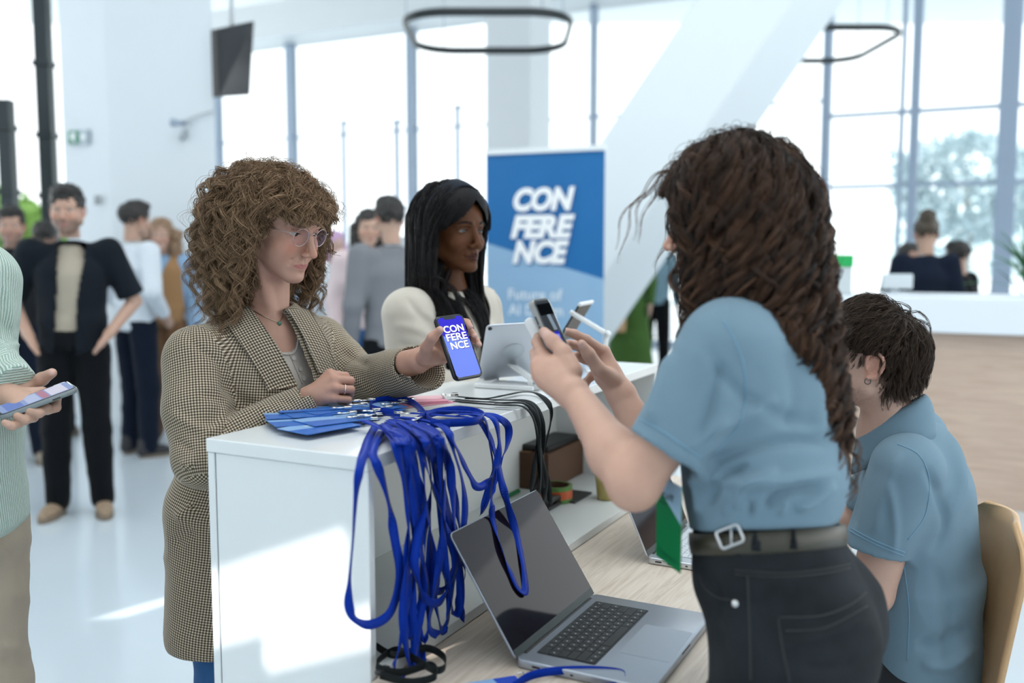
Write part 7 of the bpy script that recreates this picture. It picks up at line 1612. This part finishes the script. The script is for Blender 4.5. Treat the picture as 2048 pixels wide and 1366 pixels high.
q0 = p0 + dx * .02 + dy * .03 + A(0, 0, .012); v, f = ribbon(resample([q0, cl + ty * .004], 5), np.tile(dy, (5, 1)), .03, .006); mk('stand_arm', v, f, wp, st)
# second stand further along the counter, tablet seen on its edge
t2 = thing('tablet', at(1140, 640, 2.82), 'thin dark tablet seen edge-on on the farther white stand', 'tablet')
e0, e1 = at(1120, 674, 2.84), at(1157, 612, 2.80); dd_ = nrm(e1 - e0); b = MB(); sN = nrm(A(.35, 1, 0)); b.box(e0 - dd_ * .02 - np.cross(dd_, sN) * .003, dd_ * (np.linalg.norm(e1 - e0) + .02), sN * .15, np.cross(dd_, sN) * .0065, .0015); b.build('tablet_body', M('dark tablet', (.012, .02, .02), .3), t2)
b = MB(); b.box(e1 - np.cross(dd_, sN) * .0045 - sN * .003, dd_ * .012, sN * .156, np.cross(dd_, sN) * .009, .002); b.build('white_corner', wp, t2)
s2 = thing('tablet_stand', at(1200, 700, 2.82), 'white folding arm stand behind the typing hand, farther along the counter', 'stand')
k0, k1, k2 = at(1141, 624, 2.80), at(1214, 668, 2.82), at(1204, 712, 2.84); k2 = onz(1202, 722, TOP + .004)
k2 = A(k1[0] - .012, k1[1] + .005, TOP + .006)
for a0, a1 in ((k0, k1), (k1, k2)):
    v, f = ribbon(resample([a0, a1], 4), np.tile(sN, (4, 1)), .016, .012); mk('stand_arm', v, f, wp, s2)
v, f = tube([k1 - sN * .010, k1 + sN * .010], .010, 18); mk('joint_disc', v, f, wp, s2); v, f = tube([k1 - sN * .0125, k1 - sN * .010], .003, 10); mk('joint_screw', v, f, M('joint screw grey'), s2)
b = MB(); b.box(A(k2[0] - .05, k2[1] - .05, TOP + .0005), A(.1, 0, 0), A(0, .1, 0), A(0, 0, .006), .002); b.build('stand_base', wp, s2)
# ------------------------------------------------------------------ lanyards
BLUE = cloth('royal blue satin strap', srgb(4, 44, 146), .06, .34, 900, .2, .12, c2=srgb(8, 58, 178)); BLK = cloth('black strap weave', (.010, .013, .014), .1, .7, 900, .2, .25)
chrome = M('chrome clip', (.75, .74, .72), .18, 1.0); card_b = M('badge blue card', srgb(52, 112, 196), .3, var=.03); card_l = M('badge pale print', srgb(140, 180, 226), .35); card_w = M('badge white print', (.85, .88, .92), .4)
def hang(px, py, v=-.004):
    d = ray(px, py); c0 = NEAR + V * v - A(0, 0, CAMZ); return d * ((c0 @ V) / (d @ V)) + A(0, 0, CAMZ)
LH = uv(LU + LW / 2, LV - .003, ZD + .0122) + V * .004; LD = V * math.cos(math.radians(57)) + A(0, 0, math.sin(math.radians(57))); LN = nrm(np.cross(U, LD)); LN = LN if LN @ V < 0 else -LN
def onlid(px, py, off=.010):
    d = ray(px, py); c0 = LH + LN * off - A(0, 0, CAMZ); return d * ((c0 @ LN) / (d @ LN)) + A(0, 0, CAMZ)
def strap_path(pts, off):
    out = []; wd = []; n = len(pts)
    for i, (x, y, *fl) in enumerate(pts):
        fl = fl[0] if fl else 'h'
        if fl == 't': p = onz(x, y, TOP + .003 + off[0]); out.append(p)
        elif fl == 'L': out.append(onlid(x, y))
        elif fl != 'h': out.append(hang(x, y, fl))
        else: out.append(hang(x, y, -.026 - off[1]))
    return np.array(out)
def lanyard(label, pts, off, mat, group, seed, card=None, twist=1.0, edge=(), w=.0165, clip_at=None):
    g = np.random.default_rng(seed); P_ = strap_path(pts, off); n = len(P_); o = thing('lanyard', P_[0], label, 'lanyard', group)
    wd = np.zeros((n, 3)); t = np.gradient(P_, axis=0)
    for i in range(n):
        if len(pts[i]) > 2 and pts[i][2] == 't':
            wd[i] = np.cross(nrm(t[i]), A(0, 0, 1)) if i not in edge else A(0, 0, 1)
        else:
            a = twist * (g.normal() * .55); tt = nrm(t[i]); s = nrm(np.cross(tt, V)); wd[i] = s * math.cos(a) + V * math.sin(a)
        if i and wd[i] @ wd[i - 1] < 0: wd[i] = -wd[i]
        wd[i] = nrm(wd[i] + 1e-6)
    k = 8; Q = catmull(P_, k); Wd = catmull(wd, k)
    for q in Q:                                # stays off the top and the inner face of the counter
        r = q - NEAR; vv = r @ V
        if vv > -.003 and q[2] < TOP + .002 and q[2] > TOP - .05: q[2] = TOP + .002
    v, f = ribbon(Q, Wd, w, .0008); mk('strap', v, f, mat, o)
    ends = [P_[0]] if clip_at is None else clip_at
    c = ends[0]; d = nrm((P_[0] - P_[1]) * A(1, 1, 0)) if card is None else nrm(card[1] * A(1, 1, 0)); s = np.cross(A(0, 0, 1), d); zc = A(0, 0, .003)
    co = mk('clip', *tube(catmull([c + zc, c + d * .010 + s * .004 + zc, c + d * .020 + zc, c + d * .026 - s * .004 + zc, c + d * .018 - s * .006 + zc], 4), .0014, 7), chrome, o)
    v, f = tube([c + d * .022 + s * .005 * math.cos(a) + d * .005 * math.sin(a) + zc * 1.2 for a in np.linspace(0, 6.28, 16, endpoint=False)], .0009, 6, False, True); mk('clip_ring', v, f, chrome, co)
    v, f = slab(c - d * .006 + zc * .3, d, s, .016, .012, .001, .005, 2, .001); mk('clip_crimp', v, f, chrome, o)
    if card is not None:
        cc, cd, cmat, cm2, writ = card; cd = nrm(cd * A(1, 1, 0)); cs = np.cross(A(0, 0, 1), cd); L, B = .135, .095
        m0 = cc + cd * (L / 2)
        v, f = slab(m0, cd, cs, L, B, .004, .0009, 3); ko = mk('badge', v, f, cmat, o, False)
        z = A(0, 0, .00105); P2 = lambda a, b_: m0 + cd * a + cs * b_ + z
        v, f = prism([P2(-L / 2, -B / 2), P2(L / 2, -B / 2), P2(L / 2, -B * .1), P2(-L / 2, B * .15)], A(0, 0, 1), .0001); mk('badge_print_area', v, f, cm2, ko, False)
        if writ: text_mesh('badge_lettering', writ, .02, P2(-L * .42, -B * .3), cd, cs, card_w, ko, bold=.02, fitw=.075, caph=.011, th=.0002)
        v, f = slab(m0 + cd * -(L / 2 - .004) + z, cs, cd, .014, .003, .0012, .0002, 3); mk('badge_slot', v, f, card_w, ko, False)
    return o
PI_ = (760, 838)
cdir = nrm(onz(556, 858, TOP) - onz(760, 836, TOP))
blue_paths = [
 ('blue lanyard nearest the counter corner, its wide loop hanging over the end panel', [(752, 850, 't'), (737, 878, 't'), (729, 902, 't'), (720, 935), (712, 990), (706, 1080), (699, 1160), (698, 1212), (714, 1242), (742, 1249), (775, 1232), (792, 1195), (800, 1140), (790, 1080), (778, 1010), (765, 960), (752, 925), (745, 900, 't'), (765, 862, 't')]),
 ('blue lanyard whose loop reaches down to the black straps on the shelf', [(770, 846, 't'), (790, 868, 't'), (800, 890, 't'), (816, 935), (832, 990), (837, 1060), (828, 1130), (815, 1200), (800, 1290), (788, 1332), (802, 1350), (832, 1346), (838, 1300), (826, 1240), (816, 1180), (820, 1100), (842, 1020), (836, 950), (818, 893, 't'), (800, 862, 't')]),
 ('blue lanyard with a rounded loop ending in the middle of the hanging bunch', [(775, 843, 't'), (812, 862, 't'), (832, 880, 't'), (852, 930), (872, 990), (892, 1050), (906, 1090), (910, 1132), (900, 1170), (880, 1203), (856, 1202), (838, 1170), (829, 1125), (836, 1070), (850, 1000), (846, 940), (838, 885, 't'), (810, 855, 't')]),
 ('blue lanyard with a slim twisted loop at the far side of the hanging bunch', [(782, 838, 't'), (845, 852, 't'), (872, 866, 't'), (888, 920), (906, 985), (919, 1050), (925, 1100), (930, 1150), (918, 1205), (929, 1238), (916, 1190), (908, 1120), (893, 1040), (878, 960), (864, 876, 't'), (830, 850, 't')]),
 ('blue lanyard hanging in a long narrow loop behind the rounded one', [(786, 834, 't'), (860, 846, 't'), (892, 858, 't'), (908, 905), (924, 960), (930, 1020), (922, 1085), (908, 1150), (897, 1220), (885, 1263), (870, 1268), (858, 1252), (866, 1195), (880, 1115), (886, 1040), (882, 960), (874, 872, 't'), (840, 846, 't')]),
 ('blue lanyard dangling alone over the dark laptop screen', [(820, 826, 't'), (900, 832, 't'), (950, 840, 't'), (982, 880, -.03), (990, 930, -.045), (986, 980, -.062), (984, 1008, -.078), (986, 1040, 'L'), (1004, 1100, 'L'), (1022, 1146, 'L'), (1036, 1176, 'L'), (1050, 1182, 'L'), (1047, 1132, 'L'), (1032, 1066, 'L'), (1014, 1004, -.078), (1002, 960, -.055), (990, 905, -.035), (958, 838, 't'), (910, 826, 't')]),
 ('blue lanyard with a short pointed loop just below the counter edge', [(800, 834, 't'), (860, 842, 't'), (893, 860, 't'), (910, 890), (926, 925), (940, 952), (951, 972), (967, 971), (984, 952), (995, 920), (998, 880), (985, 836, 't'), (930, 822, 't')]),
 ('blue lanyard arching out over the counter edge beside the black straps', [(835, 822, 't'), (910, 822, 't'), (965, 826, 't'), (1000, 838), (1017, 856), (1014, 890), (1000, 925), (988, 960), (976, 998), (962, 1028), (976, 985), (986, 940), (980, 890), (966, 834, 't'), (915, 830, 't')]),
 ('blue lanyard in the hanging bunch with a bright turned fold near its low end', [(768, 848, 't'), (800, 872, 't'), (812, 888, 't'), (828, 940), (850, 1010), (866, 1090), (872, 1160), (862, 1230), (850, 1290), (842, 1330), (830, 1322), (836, 1260), (846, 1180), (838, 1090), (826, 1000), (822, 940), (822, 884, 't'), (795, 856, 't')]),
 ('blue lanyard hanging straight down in the thick of the bunch', [(778, 840, 't'), (828, 864, 't'), (846, 878, 't'), (860, 935), (862, 1010), (858, 1090), (862, 1160), (876, 1230), (884, 1262), (896, 1236), (894, 1160), (884, 1080), (878, 1000), (870, 940), (856, 880, 't'), (820, 856, 't')]),
 ('blue lanyard with a flat broad fall at the left of the bunch', [(764, 850, 't'), (786, 876, 't'), (792, 892, 't'), (806, 950), (815, 1020), (818, 1090), (812, 1150), (806, 1230), (812, 1290), (822, 1330), (830, 1290), (824, 1220), (830, 1150), (840, 1080), (836, 1010), (826, 950), (808, 888, 't'), (786, 860, 't')]),
]
def shifted(k, dx, dy, s):
    c = blue_paths[k][1]; xs = [p[0] for p in c]; m = sum(xs) / len(xs); return [(m + (p[0] - m) * s + dx, p[1] + (dy if len(p) < 3 else 0), *p[2:]) for p in c]
blue_paths += [('blue lanyard tucked behind the rounded loop, ending just above its lowest curve', shifted(2, 12, -24, .85)), ('blue lanyard between the corner loop and the bunch, slack and slightly twisted', shifted(9, -44, 20, 1.1)), ('blue lanyard at the right of the bunch with a low slim end', shifted(9, 28, -30, .9)), ('blue lanyard with a narrow loop close behind the broad left fall', shifted(8, -14, -60, .8))]
for i, (lab, pts) in enumerate(blue_paths):
    ca = [onz(*p, TOP) for p in ((742, 846), (752, 838), (760, 832), (772, 826), (784, 820), (806, 818), (730, 850), (818, 815), (716, 852), (700, 846), (748, 842), (690, 838), (722, 832), (738, 824), (708, 828))][i] + A(0, 0, .0065 + .0014 * i); ang = ((i * 37) % 11 - 5) * .055; cd = cdir * math.cos(ang) + np.cross(A(0, 0, 1), cdir) * math.sin(ang)
    lanyard(lab, pts, (.004 + .0014 * i, .002 + .0030 * ((i * 5) % 11)), BLUE, 'blue lanyards over the counter edge', 100 + i, (ca + cd * .030 - A(0, 0, .0062), cd, card_b, card_l, 'Participant' if i in (6, 8) else None), clip_at=[ca])
# two straps standing on their edge on the counter top
for i, (lab, pts) in enumerate((('blue lanyard standing on edge in a curve on the counter beside the ringed hand', [(800, 828, 't'), (762, 822, 't'), (740, 814, 't'), (748, 803, 't'), (790, 798, 't'), (822, 804, 't'), (845, 822, 't'), (862, 843, 't'), (900, 850, 't')]), ('blue lanyard lying in a wide arc on the counter above the hanging bunch', [(835, 840, 't'), (866, 826, 't'), (905, 820, 't'), (945, 822, 't'), (968, 832, 't'), (950, 842, 't'), (900, 846, 't'), (860, 848, 't')]))):
    lanyard(lab, pts, (.012, 0), BLUE, 'blue lanyards over the counter edge', 140 + i, None, edge=range(len(pts)), twist=0)
pinkc = M('badge pink card', srgb(226, 150, 172), .35, var=.03); pinkl = M('badge rose print', srgb(238, 190, 200), .4)
blk_paths = [
 ('black lanyard with pink badge, hanging in two straight falls over the counter edge', [(912, 799, 't'), (960, 803, 't'), (1010, 806, 't'), (1050, 808, 't'), (1070, 832), (1074, 880), (1068, 940), (1063, 984), (1075, 960), (1084, 900), (1083, 840), (1060, 803, 't'), (1000, 800, 't'), (930, 797, 't')]),
 ('black lanyard with pink badge, lifted into a bend before it drops over the edge', [(914, 793, 't'), (970, 797, 't'), (1012, 790, 't'), (1046, 784, 't'), (1076, 788, 't'), (1100, 812), (1101, 845), (1092, 885), (1086, 930), (1096, 965), (1100, 1008), (1090, 1000), (1082, 950), (1078, 890), (1076, 838), (1058, 806, 't'), (1000, 800, 't')]),
 ('black lanyard with pink badge, hanging lowest beside the laptop screen', [(908, 802, 't'), (950, 806, 't'), (1000, 810, 't'), (1042, 812, 't'), (1066, 835), (1078, 890), (1082, 950), (1075, 1000), (1084, 1015), (1092, 960), (1080, 900), (1074, 845), (1052, 808, 't'), (990, 806, 't')])]
for i, (lab, pts) in enumerate(blk_paths):
    pa, pb = onz(905, 799, TOP), onz(862, 802, TOP); cd = nrm(pb - pa); cd = nrm(cd + V * (.22 * (i - 1)))
    lanyard(lab, pts, (.003 + .002 * i, .004 + .004 * i), BLK, 'black lanyards on the counter', 160 + i, (pa + cd * .02 + A(0, 0, .0005 + .0016 * i), cd, pinkc, pinkl, None), clip_at=[pa + A(0, 0, .006 + .002 * i)], w=.0135)
# black straps heaped at the near end of the shelf, a badge and strap on the worktop
lb = thing('lanyard', onz(810, 1320, ZD + .025), 'tangled black lanyard heaped on the shelf at the near end', 'lanyard'); zz = ZD + .0262
Q = catmull([onz(x, y, zz + .004 + .003 * (k % 3)) for k, (x, y) in enumerate([(752, 1292), (790, 1310), (850, 1296), (886, 1312), (890, 1334), (868, 1340), (830, 1318), (790, 1300), (752, 1330), (800, 1345), (860, 1330), (872, 1352), (820, 1364), (760, 1350)])], 8); v, f = ribbon(Q, np.tile(A(.1, .2, 1), (len(Q), 1)), .013, .0009); mk('strap', v, f, BLK, lb)
co = onz(765, 1345, zz); v, f = slab(co, U, V, .03, .014, .003, .008, 3, .002); mk('clip', v, f, keyb, lb)
wl = thing('lanyard', onz(1000, 1360, ZD), 'blue lanyard with pale blue badge lying on the oak worktop below the near laptop', 'lanyard')
Q = catmull([onz(x, y, ZD + .0015 + h_) for x, y, h_ in ((1028, 1372, .006), (1060, 1352, .010), (1110, 1342, .012), (1180, 1340, .012), (1236, 1345, .010), (1250, 1356, .008), (1236, 1372, .006), (1150, 1380, .004))], 8); v, f = ribbon(Q, np.tile(A(0, .35, 1), (len(Q), 1)), .0145, .0009); mk('strap', v, f, BLUE, wl)
k0_, k1_ = onz(1030, 1352, ZD + .0006), onz(900, 1372, ZD + .0006); cd = nrm(k1_ - k0_); cs = np.cross(A(0, 0, 1), cd); cs = cs if cs[1] < 0 else -cs; m0 = k0_ + cd * .067 + cs * .047
xx_ = cd if np.cross(cd, cs)[2] > 0 else -cd
v, f = slab(m0, xx_, cs, .135, .095, .004, .0009, 3); ko = mk('badge', v, f, card_l, wl, False)
v, f = prism([m0 - cd * .067 - cs * .047 + A(0, 0, .001), m0 - cd * .025 - cs * .047 + A(0, 0, .001), m0 - cd * .040 + cs * .047 + A(0, 0, .001), m0 - cd * .067 + cs * .047 + A(0, 0, .001)], A(0, 0, 1), .0001); mk('badge_print_area', v, f, M('badge deep blue', srgb(24, 70, 190), .35), ko, False)
text_mesh('badge_lettering', 'Participant', .02, m0 - cd * .044 - cs * .042 + A(0, 0, .0011), cs, cd, card_w, ko, bold=.03, fitw=.078, caph=.012, th=.0002)
v, f = tube(catmull([k0_ - cd * .004 + A(0, 0, .004), k0_ - cd * .015 + cs * .004 + A(0, 0, .005), onz(1040, 1366, ZD + .006)], 4), .0016, 7); mk('clip', v, f, chrome, wl)
# staff badge hanging in front of the standing staff member
sb = thing('badge', at(1340, 1060, 1.45), 'green and pale blue staff badge hanging in front of the standing staff member', 'badge')
a0, a1, a2, a3 = at(1315, 958, 1.500), at(1365, 964, 1.410), at(1363, 1147, 1.410), at(1312, 1110, 1.500); bxv = nrm((a1 - a0) * A(1, 1, 0)); nb = nrm(np.cross(A(0, 0, 1), bxv)); nb = nb if nb[1] < 0 else -nb
if np.cross(bxv, A(0, 0, 1)) @ nb < 0: pass
zt, zb_ = (a0[2] + a1[2]) / 2, (a2[2] + a3[2]) / 2; bw = np.linalg.norm((a1 - a0)[:2]); B3 = lambda x, z, d=0: A(a0[0], a0[1], 0) + bxv * x * bw + A(0, 0, zb_ + (zt - zb_) * z) + nb * d
def bpoly(pts, d, th, nm, mt, par): v, f = prism([B3(x, z, d) for x, z in pts], nb, th); return mk(nm, v, f, mt, par, False)
bpoly([(0, 0), (1, 0), (1, 1), (0, 1)], 0, .0012, 'badge_card', M('badge green', srgb(0, 118, 62), .4), sb)
bpoly([(.06, 1), (1, 1), (1, .56), (.06, .86)], .0013, .0002, 'badge_print_area', M('badge pale blue', srgb(170, 205, 228), .4), sb)
text_mesh('badge_lettering', 'Staff', .02, B3(.10, .765, .0017), bxv, A(0, 0, 1), M('badge dark print', (.01, .02, .03), .5), sb, bold=.0, fitw=bw * .62, caph=.0125, th=.0002)
bpoly([(.14, .690), (.42, .690), (.42, .705), (.14, .705)], .0013, .0002, 'badge_dash', M('badge dark print'), sb)
text_mesh('badge_lettering', 'CONFERENCE', .01, B3(.10, .075, .0014), bxv, A(0, 0, 1), M('badge dark green print', (.0, .045, .025), .5), sb, fitw=bw * .8, caph=.0055, th=.0002, spacing=1.15)
v, f = tube([B3(.5, 1.0, .003), B3(.5, 1.05, .003), B3(.52, 1.08, .0)], .002, 8); mk('clip', v, f, chrome, sb)
Q = catmull([B3(.5, 1.06, .0), A(.262, 1.47, 1.20), A(.30, 1.52, 1.30), NBs + SF * .075 - SSIDE * .03 - A(0, 0, .01), NBs - SSIDE * .066 + A(0, 0, .02)], 8); v, f = ribbon(Q, np.tile(SSIDE, (len(Q), 1)), .012, .0008); mk('strap', v, f, cloth('green strap', srgb(0, 110, 60), .05), sb)
# ------------------------------------------------------------------ things on the shelf
SZ = ZD + .0247
def sbox(name, px, u_, v_, hgt, mat, label, cat, z=SZ, bev=.001):
    p = onz(*px, z); b = MB(); b.box(p + A(0, 0, .0003), U * u_, V * v_, A(0, 0, hgt), bev); o = b.build(name, mat); return tag(o, label, cat), p
cb = thing('cardboard_box', onz(1130, 985, SZ), 'brown cardboard box at the back of the counter shelf', 'box'); p = onz(1108, 985, SZ); craft = M('brown cardboard', srgb(88, 62, 44), .8, var=.06)
b = MB(); b.box(p + A(0, 0, .0003) + V * .02, U * .30, V * .16, A(0, 0, .115), .001); b.build('box_body', craft, cb); b = MB(); b.box(p + V * .085 + A(0, 0, .1154), U * .30, V * .035, A(0, 0, .0004)); b.build('packing_tape', M('tan tape', srgb(150, 112, 76), .3), cb)
b = MB(); b.box(p + V * .03 + U * .02 + A(0, 0, .1162), U * .24, V * .12, A(0, 0, .018), .004); o = b.build('document_case', M('black folder', (.008, .009, .01), .45)); tag(o, 'flat black case lying on top of the cardboard box', 'case')
tp = thing('tape_roll', onz(1114, 1000, SZ), 'roll of green and orange tape standing on the shelf by the black straps', 'tape'); tc = onz(1112, 1001, SZ) + A(0, 0, .0003)
for k, (r0, r1, z0_, z1_, mt, nm) in enumerate(((.040, .048, 0, .048, M('tape green', srgb(96, 140, 70), .4, var=.3, vs=40), 'tape_winding'), (.0375, .040, 0, .048, craft, 'tape_core'), (.0481, .0487, .012, .036, M('tape orange', srgb(206, 96, 52), .4, var=.25, vs=60), 'tape_print'))):
    v = []; n = 40
    for r, z in ((r0, z0_), (r1, z0_), (r1, z1_), (r0, z1_)): v += [tc + A(r * math.cos(a), r * math.sin(a), z) for a in np.linspace(0, 2 * math.pi, n, endpoint=False)]
    mk(nm, v, [(q * n + i, q * n + (i + 1) % n, ((q + 1) % 4) * n + (i + 1) % n, ((q + 1) % 4) * n + i) for q in range(4) for i in range(n)], mt, tp, False)
sp_ = thing('stapler', onz(1118, 1020, SZ), 'black stapler on the shelf in front of the tape roll', 'stapler'); p = onz(1098, 1024, SZ)
b = MB(); b.box(p + A(0, 0, .0003), U * .10, V * .03, A(0, 0, .010), .003); b.build('stapler_base', M('black plastic'), sp_); v, f = ribbon(resample([p + V * .015 + A(0, 0, .02), p + V * .015 + U * .05 + A(0, 0, .027), p + V * .015 + U * .10 + A(0, 0, .018)], 8), np.tile(V, (8, 1)), .026, .014); mk('stapler_arm', v, f, M('black plastic'), sp_)
o, p = sbox('notebook', (1150, 1008), .13, .10, .006, M('dark grey cover', (.035, .04, .04), .5), 'thin dark grey notebook lying on the shelf behind the stapler', 'notebook')
cpn = thing('cup', onz(1212, 998, SZ), 'small yellowish paper cup on the shelf beside the cardboard box', 'cup'); pc = onz(1212, 998, SZ)
v = []; n = 28; prof = [(.001, .001), (.026, .001), (.034, .085), (.0325, .085), (.025, .004), (.001, .004)]
for r, z in prof: v += [pc + A(r * math.cos(a), r * math.sin(a), z) for a in np.linspace(0, 2 * math.pi, n, endpoint=False)]
mk('cup_wall', v, [(q * n + i, q * n + (i + 1) % n, (q + 1) * n + (i + 1) % n, (q + 1) * n + i) for q in range(5) for i in range(n)], M('cup cream', srgb(196, 180, 110), .5), cpn); v, f = tube([pc + A(.034 * math.cos(a), .034 * math.sin(a), .0855) for a in np.linspace(0, 6.28, 28, endpoint=False)], .0014, 6, False, True); mk('cup_rim', v, f, M('cup cream'), cpn)
o, p = sbox('marker_pen', (1016, 1000), .09, .016, .014, M('green marker', srgb(30, 110, 60), .4), 'green marker pen on the shelf behind the laptop lid', 'pen', bev=.006)
pp = onz(1672, 1012, ZD + .0003); b = MB(); b.box(pp - A(.05, 0, 0), A(.21, .02, 0), A(-.03, .29, 0), A(0, 0, .0012)); o = b.build('paper_sheet', M('white paper', (.85, .86, .86), .7)); tag(o, 'white paper sheet on the worktop under the seated person\'s arm', 'paper')
